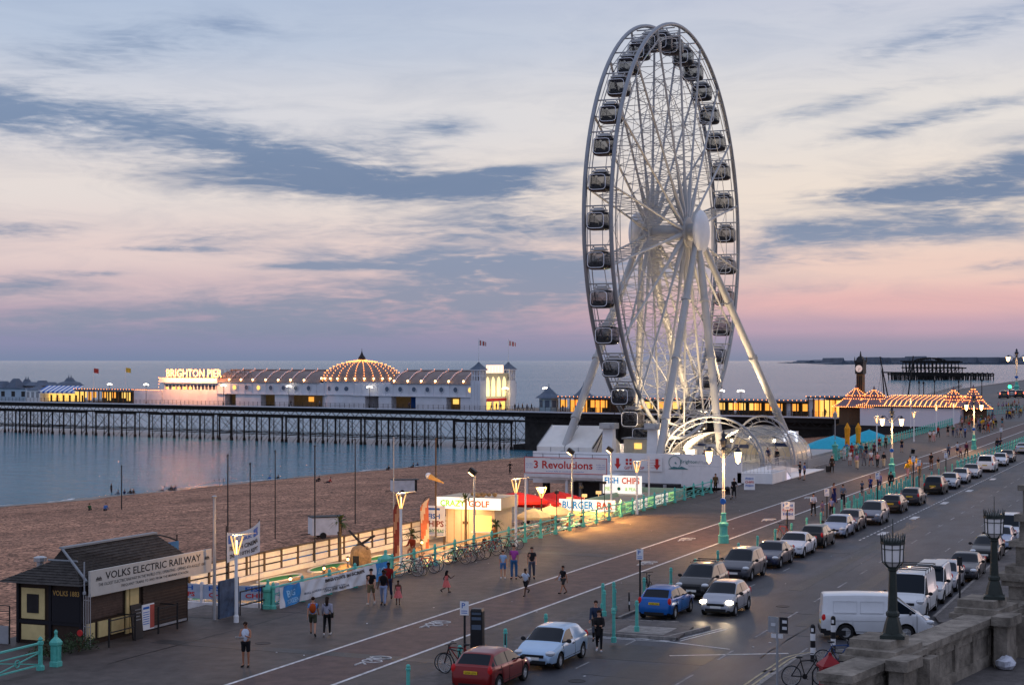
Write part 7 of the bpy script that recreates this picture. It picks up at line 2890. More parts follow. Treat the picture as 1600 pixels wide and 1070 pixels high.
 for k in range(12):
  b.ball((x + rnd3.uniform(0, 1.2), fr + .8 + k * .17, z1 + .12 + rnd3.uniform(0, .12)), rnd3.uniform(.14, .26), 7, sz=.7)
 b.build('roof_figure', mat('brown_model_animal', (.35, .22, .10), .8, var=.5, vs=4), t)
 lamp_light('golf_fill_light', 'AREA', (x - .5, (yl + yr) / 2, z0 - .05), 45, (1, .66, .3), 2.0, t)
 lamp_light('golf_fill_light', 'POINT', (x - 1.3, (yl + yr) / 2 + .5, .9), 130, (1, .55, .2), .3, t)
 lamp_light('golf_fill_light', 'POINT', (x - 8.5, 47, 2.6), 420, (1, .52, .18), .3, t)  # added warm fill over the greens, away from any fitting
 # boards and flags beside it
 t = thing('menu_board', 'large white board lettered FISH CHIPS MUSHY PEAS beside the hut', 'sign', (0, 0, 0))
 s = 108.5
 yl, yr = atX(657, s), atX(695, s)
 zt, zb = zat(789, s, yl), zat(836, s, yl)
 MB().bb(s, s + .08, yr, yl, zb, zt).build('board', M['white'], t)
 b = MB()
 w = yl - yr
 put_text(b, 'FISH', (s - .004, yl - .3 * w, zt - .9), U_, W_, .5 * w, .35, 0, .03)
 put_text(b, 'CHIPS', (s - .004, yl - .1 * w, zt - 1.45), U_, W_, .86 * w, .42, 1, .03)
 put_text(b, 'MUSHY PEAS', (s - .004, yl - .1 * w, zt - 1.85), U_, W_, .86 * w, .24, 2, .03)
 for k in range(3):
  b.bb(s - .006, s - .002, yr + .1, yl - .1, zb + .06 + k * .1, zb + .1 + k * .1, 0)
 b.bb(s - .006, s - .002, yl - .8 * w, yl - .05 * w, zt - .3, zt - .15, 0)
 b.build('lettering', [M['blueink'], mat('maroon_lettering', (.22, .03, .03), .6), mat('green_lettering', (.02, .2, .1), .6)], t)
 for y in (yl - .1, yr + .1):
  MB().bb(s + .08, s + .14, y - .05, y + .05, GZ, zt).build('leg', M['wood'], t)
 for i, (px, s, zz, lab, c) in enumerate(((621, 99.0, 3.35, 'tall dark red feather flag behind the parked bicycles', (.16, .035, .03)), (663, 106.5, 3.0, 'tall pale orange feather flag beside the chips board', (.5, .14, .07)))):
  y = atX(px, s)
  t = thing('feather_flag', lab, 'flag', (s, y, GZ))
  h = 4.3 if i == 0 else 3.7
  b = MB()
  b.path([(0, .28, 0), (0, .3, h * .5), (0, .22, h * .85), (0, -.1, h), (0, -.42, h * 1.02)], .022, 5)
  b.build('pole', M['dark'], t)
  b = MB()

  def ff(u, v):
   z = .25 + (h * 1.0 - .3) * v
   e = .28 - .0 * v if v < .8 else .28 - .62 * ((v - .8) / .2) ** 1.6
   wd = .62 * (1 - max(0, (v - .8) / .2) ** 1.2 * .9)
   return (.05 * math.sin(v * 6), e - wd * u, z)
  b.grid(ff, 5, 16)
  for k, f in enumerate(b.f):
   zc = sum(b.v[j][2] for j in f) / 4
   b.m[k] = 1 if math.sin(zc * 2.6 + sum(b.v[j][1] for j in f) * 2.0) > .35 else 0
  nm = 'feather_flag_a' if i == 0 else 'feather_flag_b'
  b.build('cloth', [mat(nm, c, .8, var=.3, vs=2), mat(nm + '_motif', (.32, .18, .12) if i == 0 else (.6, .45, .32), .8)], t, smooth=True, fix=False)
 g = G(737, 838, GZ)
 t = thing('sandwich_board', 'red topped white sandwich board in front of the golf hut', 'sandwich board', (g[0], g[1], GZ), R(190))
 b = MB()
 b.box((.12, 0, .65), (.04, .8, 1.3), ry=R(-9))
 b.build('panel', M['white'], t)
 MB().box((-.14, 0, .65), (.04, .8, 1.3), ry=R(9)).build('panel', M['black'], t)
 b = MB()
 b.box((.035, 0, 1.33), (.06, .8, .3), ry=R(-9))
 b.lathe([(.2, 0), (.2, .02)], 12, (0, 0, 0))
 o = len(b.v) - 24
 b.move(Matrix.Translation((.16, 0, .45)) @ Matrix.Rotation(R(81), 4, 'Y'), o)
 b.build('red_mark', M['redink'], t)
 # parasols, terrace tables, lamp
 redc, cr = mat('red_canvas', (.55, .02, .015), .8), mat('cream_canvas', (.62, .48, .26), .8)
 for px, py, z, r, m, lab in ((808, 768, GZ, 2.5, redc, 'wide red parasol nearest the golf hut'), (836, 773, GZ, 2.2, redc, 'red parasol behind the glowing terrace lantern'), (872, 767, GZ, 2.3, redc, 'red parasol behind the burger sign'), (834, 793, GZ, 1.35, cr, 'cream parasol left of the terrace lantern'), (860, 789, GZ, 1.35, cr, 'cream parasol right of the terrace lantern'), (875, 790, GZ, 1.2, cr, 'cream parasol touching the burger sign')):
  q = 49.4 if m is redc else 46.2
  s = atY(px, q)
  zt = zat(py, s, q)
  parasol(s, q, z, r, zt - z, m, lab, 'parasols on the snack bar terrace', .62)
 s = atY(846, 46.3)
 t = thing('terrace_lantern', 'glowing cone shaped lantern on a pole among the parasols', 'lamp post', (s, 46.3, GZ))
 zt = zat(762, s, 46.3) - GZ
 MB().tube((0, 0, 0), (0, 0, zt - .7), .05, n=6).build('pole', M['wood'], t)
 b = MB()
 for k in range(6):
  a = 2 * PI * k / 6
  b.tube((.05 * math.cos(a), .05 * math.sin(a), zt - .75), (.38 * math.cos(a), .38 * math.sin(a), zt), .022, n=4)
 b.path([(.38 * math.cos(2 * PI * k / 12), .38 * math.sin(2 * PI * k / 12), zt) for k in range(12)], .025, 4, closed=True)
 b.build('basket', M['lampbrass'], t)
 MB().ball((0, 0, zt - .2), .17, 10).build('bulb', M['lampwhite'], t)
 lamp_light('lamp_light', 'POINT', (0, 0, zt + .25), 700, (1, .58, .22), .2, t)
 k = 0
 desc = [a + ' ' + b for b in ('beside the golf hut', 'under the red parasols', 'by the burger bar') for a in ('front picnic table', 'second picnic table', 'third picnic table', 'rear picnic table')]
 for i in range(3):
  for j in range(4):
   x, y = 119.2 + i * 2.9, 44.4 + j * 2.5
   if i == 2 and j == 0:
    continue
   t = thing('picnic_table', 'white ' + desc[i * 4 + j], 'picnic table', (x, y, GZ), 0, 'white picnic tables on the terrace')
   MB().bb(-.9, .9, -.36, .36, .72, .77).build('table_top', M['fencewhite'], t)
   for sy in (-.68, .68):
    MB().bb(-.9, .9, sy - .13, sy + .13, .43, .47).build('bench', M['fencewhite'], t)
   for sx in (-.6, .6):
    b = MB()
    b.tube((sx, -.65, 0), (sx, -.2, .73), .035, n=4)
    b.tube((sx, .65, 0), (sx, .2, .73), .035, n=4)
    b.tube((sx, -.75, .42), (sx, .75, .42), .035, n=4)
    b.build('leg_frame', M['fencewhite'], t)
 # burger bar
 x = 127.2
 t = thing('burger_bar', 'low snack bar with backlit BURGER BAR fascia below the promenade', 'kiosk', (0, 0, 0))
 yl, yr = atX(877, x), atX(964, x)
 z0, z1 = zat(797, x, 45.5), zat(779.5, x, 45.5)
 MB().bb(x, x + 20, 43.3, yl - .2, GZ - .2, .22).build('wall', M['huttan'], t)
 b = MB()
 b.bb(x, x + 20, 43.3, 43.45, .22, .65)
 b.bb(x, x + 20, yl - .35, yl - .2, .22, .75)
 b.bb(x + 19.8, x + 20, 43.3, yl - .2, .22, .7)
 b.build('parapet', mat('pale_green_paint', (.36, .48, .34), .6), t)
 MB().bb(x + 3, x + 17, 44.0, yl - .9, .224, .5).build('roof_deck', mat('roof_boards', (.30, .24, .17), .7), t)
 b = MB()
 b.bb(x - .5, x - .4, yr, yl, z0, z1)
 sg = b.build('fascia_sign', M['boardglow'], t)
 b = MB()
 put_text(b, 'BURGER', (x - .505, yl - .28, z0 + .14), U_, W_, 2.6, z1 - z0 - .28, 0, .03)
 b.build('lettering', glow('cyan_letter', (.02, .30, .62), .35), sg)
 b = MB()
 put_text(b, 'BAR', (x - .505, yl - 3.15, z0 + .14), U_, W_, 1.3, z1 - z0 - .28, 0, .03)
 b.build('lettering', glow('vermilion_letter', (.72, .09, .02), .35), sg)
 b = MB()
 b.bb(x - .4, x, yr, yl, z0 + .05, z1 - .05)
 b.build('canopy', M['huttan'], t)
 MB().bb(x - .04, x, yr + .5, yl - .5, GZ + .9, z0 - .15).build('serving_hatch', M['yellowpane'], t)
 for k in range(3):
  b = MB()
  xx = x + 1 + k * 3.5
  b.bb(xx - .12, xx + .12, yl - .5, yl - .1, .95, 1.2)
  b.tube((xx, yl - .3, .7), (xx, yl - .3, 1.0), .03, n=4)
  b.build('roof_spotlight', M['lampbrass'], t)
 lamp_light('bar_light', 'AREA', (x - .8, (yl + yr) / 2, z0 - .05), 130, (1, .62, .25), 2.5, t)
 for k in range(3):
  l = lamp_light('bar_spot', 'SPOT', (x - 12 + 5.2 * k, 43.4, 2.5), 5200, (1, .44, .10), .15, t, spot=R(115))
  aim(l, (x - 12.5 + 5.2 * k, 38.6, 0))
  b = MB()
  b.tube((x - 12 + 5.2 * k, 43.5, -1), (x - 12 + 5.2 * k, 43.5, 2.6), .03, n=5)
  b.box((x - 12 + 5.2 * k, 43.5, 2.62), (.3, .22, .2))
  b.build('spotlight', M['dark'], t)
 # panels lit behind the railing
 for k in range(7):
  xx = 128.3 + k * 1.9
  tt = thing('menu_sign', 'small lit menu panel behind the railing, %s from the burger sign' % ('first second third fourth fifth sixth seventh'.split()[k]), 'sign', (xx, 42.62, .15), 0, 'lit menu panels behind the railing')
  MB().bb(0, 1.55, 0, .06, 0, .75).build('panel', M['menuglow'] if k % 3 else M['menugreen'], tt)
  b = MB()
  put_text(b, ('FISH', 'CHIPS')[k % 2], (.15, -.004, .38), (1, 0, 0), W_, 1.2, .22, 0, .02)
  b.bb(.2, 1.3, -.006, -.002, .14, .2)
  b.build('lettering', M['blueink'] if k % 2 else M['redink'], tt)
 # fish and chips roof sign
 x = 140
 t = thing('chip_shop_sign', 'backlit white roof sign lettered FISH CHIPS in blue and red', 'sign', (0, 0, 0))
 yl, yr = atX(942, x), atX(1001.5, x)
 z0, z1 = zat(771, x, 47), zat(743, x, 47)
 MB().bb(x, x + .25, yr, yl, z0, z1).build('board', M['boardglow'], t)
 b = MB()
 h = z1 - z0
 put_text(b, 'FISH', (x - .005, yl - .15, z0 + h * .55), U_, W_, 1.25, h * .36, 0, .03)
 put_text(b, 'CHIPS', (x - .005, yl - 1.7, z0 + h * .55), U_, W_, 1.6, h * .36, 4, .03)
 put_text(b, 'PIES', (x - .005, yl - .2, z0 + h * .16), U_, W_, .6, h * .2, 2, .02)
 put_text(b, '& PEAS', (x - .005, yl - 2.0, z0 + h * .16), U_, W_, 1.1, h * .2, 2, .02)
 b.ball((x - .01, yl - 1.45, z0 + h * .27), .16, 8, 3, sx=.1)
 b.build('lettering', [glow('cyan_letter', (.02, .3, .62), .35), M['redink'], glow('pale_lime_letter', (.45, .78, .2), .4), mat('green_lettering', (.02, .2, .1), .6), glow('vermilion_letter', (.72, .09, .02), .35)], t)
 MB().bb(x + .25, x + .9, yr + .1, yl - .1, z0 - .25, z0).build('support', M['white2'], t)
 # turquoise parasols and closed amber ones further along
 blue = mat('turquoise_canvas', (.02, .36, .50), .75)
 amb = mat('amber_canvas', (.62, .28, .02), .8)
 for px, py, z, r, lab in ((1303, 680, -1, 4.7, 'huge turquoise parasol nearest the wheel barriers'), (1358, 671, -1, 4.2, 'huge turquoise parasol behind the closed amber umbrellas')):
  s = atY(px, 50)
  zt = zat(py, s, 50)
  parasol(s, 50, z, r, zt - z, blue, lab, 'turquoise parasols by the beach', 1.7)
 for px, lab in ((1324, 'closed amber umbrella left of a lit lamp post'), (1341, 'closed amber umbrella right of a lit lamp post')):
  s = atY(px, 47)
  zt = zat(661, s, 47)
  o = parasol(s, 47, -1, 1, 3.6, amb, lab, 'closed amber umbrellas', closed=True)
  o.scale = (1.6, 1.6, (zt + 1) / 3.7)

M['bluepale'] = mat('pale_banner_lettering', (.25, .5, .75), .7, var=0)
M['menuglow'] = glow('lit_menu_panel', (1, .92, .75), .55)
M['menugreen'] = glow('lit_green_panel', (.55, 1, .35), .45)
build_golf()

# ---------------------------------------------------------------- stone terrace on the right
WA, WR = (51.4, 8.9), math.atan2(-.179, .983)

def wl(x, y, z=0):
 return (WA[0] + x * math.cos(WR) - y * math.sin(WR), WA[1] + x * math.sin(WR) + y * math.cos(WR), z)

def street_lantern(k, label):
 p = wl(k, -.08, 3.84)
 t = thing('terrace_lamp', label, 'lamp post', p, WR + .3)
 iron = mat('green_black_iron', (.03, .038, .034), .5, var=.25)
 b = MB()
 b.lathe([(.5, 0), (.5, .1), (.34, .16)], 4, (0, 0, 0), 0, True)
 b.lathe([(.3, .14), (.24, .4), (.17, .62), (.2, .66), (.2, .74), (.15, .8), (.13, 1.3), (.11, 1.95), (.15, 2.0), (.12, 2.06)], 8)
 b.build('post', iron, t, smooth=25)
 b = MB()
 b.lathe([(.13, 2.02), (.16, 2.06), (.15, 2.1)], 8)
 b.lathe([(.31, 2.74), (.36, 2.76), (.36, 2.84), (.3, 2.88), (.1, 2.94)], 8)
 for i in range(8):
  a = 2 * PI * i / 8
  c, s = math.cos(a), math.sin(a)
  b.path([(.14 * c, .14 * s, 2.06), (.30 * c, .30 * s, 2.22), (.325 * c, .325 * s, 2.78)], .018, 4)
  a2 = 2 * PI * (i + 1) / 8
  for z, r in ((2.24, .305), (2.62, .322)):
   b.tube((r * c, r * s, z), (r * math.cos(a2), r * math.sin(a2), z), .014, n=4)
 b.tube((0, 0, 2.9), (0, 0, 3.5), .02, .008, n=5)
 for i in range(26):
  a = 2 * PI * i / 26
  r = .335
  hgt = .14 + .1 * ((i * 7) % 5) / 5
  b.tube((r * math.cos(a), r * math.sin(a), 2.84), ((r + .03) * math.cos(a + .1), (r + .03) * math.sin(a + .1), 2.86 + hgt), .022, .006, n=4)
 b.build('lantern_frame', iron, t)
 MB().lathe([(.12, 2.07), (.285, 2.23), (.31, 2.74), (.2, 2.78)], 8).build('glass_panel', mat('milk_glass', (.8, .77, .76), .35, var=.03), t)

def build_terrace():
 z0 = 1.8
 pts = [wl(-9, -.4), wl(40, -.4), wl(40, -14), wl(-9, -14)]
 sheet('pavement', [(p[0], p[1]) for p in pts], z0, M['paving'], 1.8)
 t = thing('stone_wall', 'weathered stone parapet wall with panelled face and broad coping', 'wall', (WA[0], WA[1], 0), WR)
 b = MB()
 b.bb(-4.25, 14, -.32, .32, 0, 3.1)
 for x0, x1 in ((-4.25, -1.6), (1.2, 8.6), (11.3, 12.6)):
  b.bb(x0, x1, -.4, -.32, z0, z0 + .35)
  b.bb(x0, x1, -.38, -.32, 2.85, 3.1)
  n = max(1, int((x1 - x0) / 1.5))
  for k in range(n + 1):
   x = x0 + (x1 - x0) * k / n
   b.bb(x - .17, x + .17, -.41, -.32, z0 + .3, 3.0)
 b.build('wall', M['stone'], t)
 b = MB()
 for x0, x1 in ((-4.35, -1.3), (1.15, 8.75), (11.2, 14)):
  n = max(1, int((x1 - x0) / 1.6))
  for k in range(n):
   a, c = x0 + (x1 - x0) * k / n, x0 + (x1 - x0) * (k + 1) / n
   b.bb(a, c - .012, -.52, .52, 3.2, 3.42)
  b.bb(x0 + .05, x1 - .05, -.44, .44, 3.1, 3.2)
 b.build('coping', M['stone'], t)
 for xc in (0, 9.9):
  b = MB()
  b.bb(xc - 1.2, xc + 1.2, -.62, .98, 0, 3.25)
  b.bb(xc - 1.3, xc + 1.3, -.72, 1.08, 3.25, 3.42)
  b.bb(xc - 1.15, xc + 1.15, -.58, .94, 3.42, 3.6)
  b.bb(xc - .8, xc + .75, -.3, .95, 3.6, 3.84)
  b.bb(xc - 1.3, xc + 1.3, -.72, -.62, z0, z0 + .4)
  b.build('pedestal', M['stone'], t)
  b = MB()
  b.bb(xc - 1.75, xc - .75, -1.05, -.6, 0, 3.2)
  b.bb(xc - 1.9, xc - .6, -1.2, -.55, 3.2, 3.5)
  b.bb(xc + .6, xc + 1.4, -1.0, -.6, 0, 3.2)
  b.build('pilaster', M['stone'], t)
 street_lantern(0, 'nearest dark terrace lamp with white glass and spiked crown')
 street_lantern(9.9, 'farther dark terrace lamp beside the tall stone pier')
 t = thing('stone_pier', 'tall weathered stone pier with heavy cornice at the right edge', 'pillar', wl(14.6, -.6, 0), WR)
 b = MB()
 b.bb(-1.4, 1.6, -2.4, 1.0, 0, 3.9)
 b.bb(-1.6, 1.8, -2.6, 1.2, 3.9, 4.1)
 b.bb(-1.75, 2.1, -2.9, 1.35, 4.1, 4.35)
 b.bb(-1.5, 1.7, -2.5, 1.1, 4.35, 4.6)
 b.bb(-1.2, 1.4, -2.2, .8, 4.6, 5.3)
 b.bb(-1.4, 1.6, -2.4, 1.0, 5.3, 5.5)
 b.bb(-1.1, 1.3, -2.1, .7, 5.5, 6.2)
 b.bb(-1.25, 1.45, -2.25, .85, 6.2, 6.45)
 b.bb(-1.0, 1.2, -2.0, .6, 6.45, 7.3)
 b.bb(-1.15, 1.35, -2.15, .75, 7.3, 7.5)
 b.build('masonry', M['stone'], t)
 rnd = random.Random(3)
 b = MB()
 b.ball((0, 0, .2), .34, 10, sz=.65, sx=1.2)
 b.v = [tuple(c * rnd.uniform(.8, 1.2) for c in v) for v in b.v]
 o = b.build('rubbish_bag', mat('white_plastic', (.55, .58, .66), .4, var=.1), None, smooth=False)
 o.location = wl(8.0, -1.05, z0)
 tag(o, 'crumpled white plastic bag lying at the foot of the stone wall', 'bag')
 # street sign seen from behind
 t = thing('road_sign', 'back of twin grey road sign plates on a slim post', 'road sign', (59.0, 14.1, 0), R(-5))
 MB().lathe([(.045, 0), (.04, 3.1)], 8).build('post', M['grey'], t)
 MB().bb(.05, .08, .04, .34, 2.55, 3.1).build('plate', M['grey'], t)
 MB().bb(.05, .08, -.36, -.06, 2.55, 3.1).build('plate', M['dark'], t)
 MB().bb(-.02, .02, -.2, .22, 2.38, 2.52).build('small_plate', M['white2'], t)
 b = MB()
 for y, z in ((-.25, 2.9), (-.25, 2.68), (.16, 2.78)):
  b.bb(.03, .05, y - .08, y + .08, z, z + .1)
 b.build('clip', M['white2'], t)
 t = thing('post_box', 'dark red box with pyramid top behind the wall end', 'post box', (57.7, 12.0, 0), R(30))
 b = MB()
 b.bb(-.28, .28, -.28, .28, 0, 1.72)
 b.build('body', mat('post_red', (.26, .012, .018), .4, var=.12), t)
 b = MB()
 b.lathe([(.5, 1.72), (.5, 1.8), (.08, 2.12), (.05, 2.22)], 4, (0, 0, 0), 0, True)
 b.build('lid', MATS['post_red'], t)
 MB().bb(-.285, -.28, -.15, .15, 1.2, 1.26).build('slot', M['black'], t)
 for x, y, lab in ((70.9, 14.6, 'black and white banded traffic bollard nearest the white van'), (68.4, 14.9, 'black and white banded traffic bollard nearest the bicycle stands')):
  t = thing('traffic_bollard', lab, 'bollard', (x, y, 0))
  b = MB()
  for k in range(5):
   b.lathe([(.1, .28 * k), (.1, .28 * k + .28)], 10, (0, 0, 0), k % 2)
  b.build('banded_post', [M['black'], M['white']], t, smooth=30)
  MB().ball((0, 0, 1.4), .1, 10).build('cap', M['black'], t, smooth=True)
  MB().bb(-.105, -.1, -.05, .05, 1.2, 1.34).build('reflector', M['white'], t)
 for i, (x, y, lab) in enumerate(((62.5, 13.2, 'front'), (63.9, 12.9, 'second'), (65.5, 12.6, 'third'), (67.2, 12.7, 'rear'))):
  t = thing('bike_stand', '%s black hooped bicycle stand on the corner pavement' % lab, 'bike stand', (x, y, 0), R(-70))
  b = MB()
  b.path([(-.42, 0, 0), (-.42, 0, .68), (-.32, 0, .84), (0, 0, .87), (.32, 0, .84), (.42, 0, .68), (.42, 0, 0)], .03, 6)
  b.build('hoop', M['black'], t, smooth=True)
 t = thing('signpost', 'slim black post on the pavement beside the parked vans', 'post', (76.5 + 5.5, 11.0, 0))
 MB().lathe([(.05, 0), (.045, 2.9)], 8).build('post', M['black'], t)
 MB().bb(-.06, -.045, -.12, .12, 2.5, 2.9).build('plate', M['black'], t)

build_terrace()

# ---------------------------------------------------------------- traffic
def sq(px, py, z=-.12):
 return G(px, py, z)[:2]

def build_traffic():
 def ends(kind, s, q, away, *a, **k):        # s is the end nearest the camera
  car(kind, a[0], a[1], s + CARS[kind]['L'] / 2, q, 0 if away else 180, **k)
 grp = None
 ends('hatch', 57.6, 25.1, True, 'red', 'dark red hatchback parked nearest the camera with yellow plate')
 ends('vanlet', 62.9, 24.75, False, 'sky_tint', 'white car derived van with reflected sky tinted in, parked in front of the red hatchback', cat='van')
 ends('hatch', 77.2, 24.3, True, 'blue', 'bright blue hatchback parked beside the paved island')
 ends('mini', 79.2, 21.9, False, 'silver', 'silver city car driving with both headlights lit', lit=True)
 ends('mpv', 84.4, 24.6, False, 'black', 'black car with roof bars half hidden by the lit silver car', extra=roof_bars)
 ends('mpv', 92.2, 24.5, False, 'grey', 'grey family car parked behind the lit silver car')
 ends('saloon', 98.6, 24.4, False, 'darkblue', 'dark blue car parked directly behind the white coupe')
 ends('saloon', 104.4, 24.3, False, 'palewhite', 'pale silver white coupe parked behind the lamp post')
 ends('hatch', 110.4, 24.2, True, 'black', 'black hatchback facing away behind the pale coupe')
 ends('hatch', 117.2, 24.2, False, 'bluesilver', 'blue silver estate facing us beside the a board')
 ends('hatch', 122.0, 24.3, False, 'purple', 'dark plum hatchback half hidden behind the blue silver estate')
 ends('mpv', 127.5, 23.7, False, 'steel', 'slate blue people carrier parked out from the kerb')
 ends('hatch', 138.0, 23.9, True, 'black', 'black hatchback with yellow plate ahead of the people carrier')
 ends('hatch', 146.0, 23.7, True, 'darkgrey', 'charcoal hatchback with yellow plate by the bollards')
 ends('mpv', 158.8, 23.7, True, 'black', 'large black estate beside the yellow shirted walkers')
 ends('hatch', 166.0, 23.5, False, 'silver', 'silver hatchback just ahead of the large black estate')
 ends('hatch', 173.6, 23.5, False, 'silver', 'silver hatchback second ahead of the large black estate')
 ends('saloon', 181.8, 23.5, False, 'silver', 'silver saloon parked behind the white off roader')
 ends('suv', 192.6, 23.2, True, 'white', 'large white off roader facing away along the kerb')
 ends('hatch', 204.0, 23.1, False, 'palewhite', 'white hatchback half hidden by the white off roader')
 ends('saloon', 212.0, 23.2, False, 'darkgrey', 'dark saloon with pale bonnet behind the white hatchback')
 ends('saloon', 232.0, 23.3, True, 'silver', 'silver saloon driving off at the right edge')
 # vans and cars on the right-hand kerb
 car('wedgevan', 'white', 'white panel van with sloping nose turning into the side street', 76.1, 13.8, -73.6, cat='van', extra=van_panels)
 ends('van', 81.6, 13.5, False, 'white', 'white van with black roof rack parked behind the turning van', extra=van_rack, cat='van')
 ends('smallvan', 87.2, 13.4, False, 'white', 'small white van with ribbed roof behind the racked van', extra=van_ribs, cat='van')
 ends('hatch', 92.0, 13.4, False, 'silver', 'silver hatchback tucked between the ribbed van and dark saloon')
 ends('saloon', 96.8, 12.95, False, 'darkgrey', 'dark grey saloon facing us beside the right hand pavement')
 ends('hatch', 106.6, 12.9, False, 'black', 'black hatchback facing us partly behind the farther terrace lamp')
 ends('hatch', 113.2, 12.9, False, 'bluesilver', 'pale blue hatchback glimpsed behind the black hatchback')
 ends('smallvan', 118.2, 12.9, False, 'palewhite', 'tall pale blue white van at the right edge', cat='van')
 # headlight beams of the moving car
 for y in (-.55, .55):
  l = lamp_light('headlight_beam', 'SPOT', (79.05, 21.9 + y, .58), 70, (1, .74, .45), .08, None, spot=R(52))
  aim(l, (71.5, 21.3 + y, -.4))
 # far traffic by the lights
 for i, (px, py, c, away, lab) in enumerate(((1568, 622, 'darkgrey', True, 'dark car braking left of the far traffic light'), (1580, 620, 'silver', True, 'silver car queuing right of the far traffic light'), (1592, 621, 'black', True, 'black car queuing at the far right edge'), (1586, 615, 'white', False, 'white car beyond the far traffic queue'))):
  g = G(px, py)
  o = car('hatch', c, lab, g[0], g[1], 10 if away else 190, z=0.0)
  o.scale = (1.7, 1.7, 1.7)
  for k in KIDS[o.name]:
   if k.name.startswith('tail_light' if away else 'headlight'):
    k.material_slots[0].link = 'OBJECT'
    k.material_slots[0].material = M['brake'] if away else M['headon']

M['brake'] = glow('brake_light', (1, .12, .06), 5)
build_traffic()

def build_bikes():
 cols = ('black', 'grey', 'red', 'blue')
 protos = [make_bike('bicycle with %s frame leaning on the turquoise railing' % c, frame=c) for c in cols]
 for p in protos:
  p['group'] = 'bicycles parked along the turquoise railing'
 n = 0
 rnd = random.Random(6)
 spots = [86.8, 87.7, 88.6, 89.3, 93.2, 93.9, 94.6, 95.4, 96.1, 97.0, 98.2, 99.4, 100.4, 102.0]
 for i, s in enumerate(spots):
  j = i % 4
  loc, rz = (s, 41.55 + rnd.uniform(-.15, .1), 0), R(-90 + rnd.uniform(-38, 40)) + (PI if i % 3 == 0 else 0)
  if n < 4 and i == j:
   o = protos[j]
   o.location, o.rotation_euler = loc, (R(6), 0, rz)
  else:
   dup(protos[j], loc, rz)
  n += 1
 for (x, y, rz, c, lab) in ((60.3, 26.9, 70, 0, 'black bicycle standing behind the red hatchback'), (60.9, 27.0, 110, 2, 'red framed bicycle behind the red hatchback boot'), (84.5, 26.9, 30, 0, 'bicycle leaning by the signpost behind the blue hatchback'), (113.6, 26.7, 60, 2, 'bicycle at the kerb beside the black hatchback'),
        (63.2, 14.0, -60, 0, 'black bicycle chained at the front corner stand'), (65.3, 13.1, 115, 0, 'black bicycle with its wheel beside the red post box'), (67.0, 13.6, -75, 3, 'blue bicycle chained at the rear corner stand'), (181, 44.4, 80, 1, 'grey bicycle by the far turquoise railing')):
  o = dup(protos[c], (x, y, 0), R(rz), lab)
  del o['group']
  o.scale = (1.12,) * 3

build_bikes()

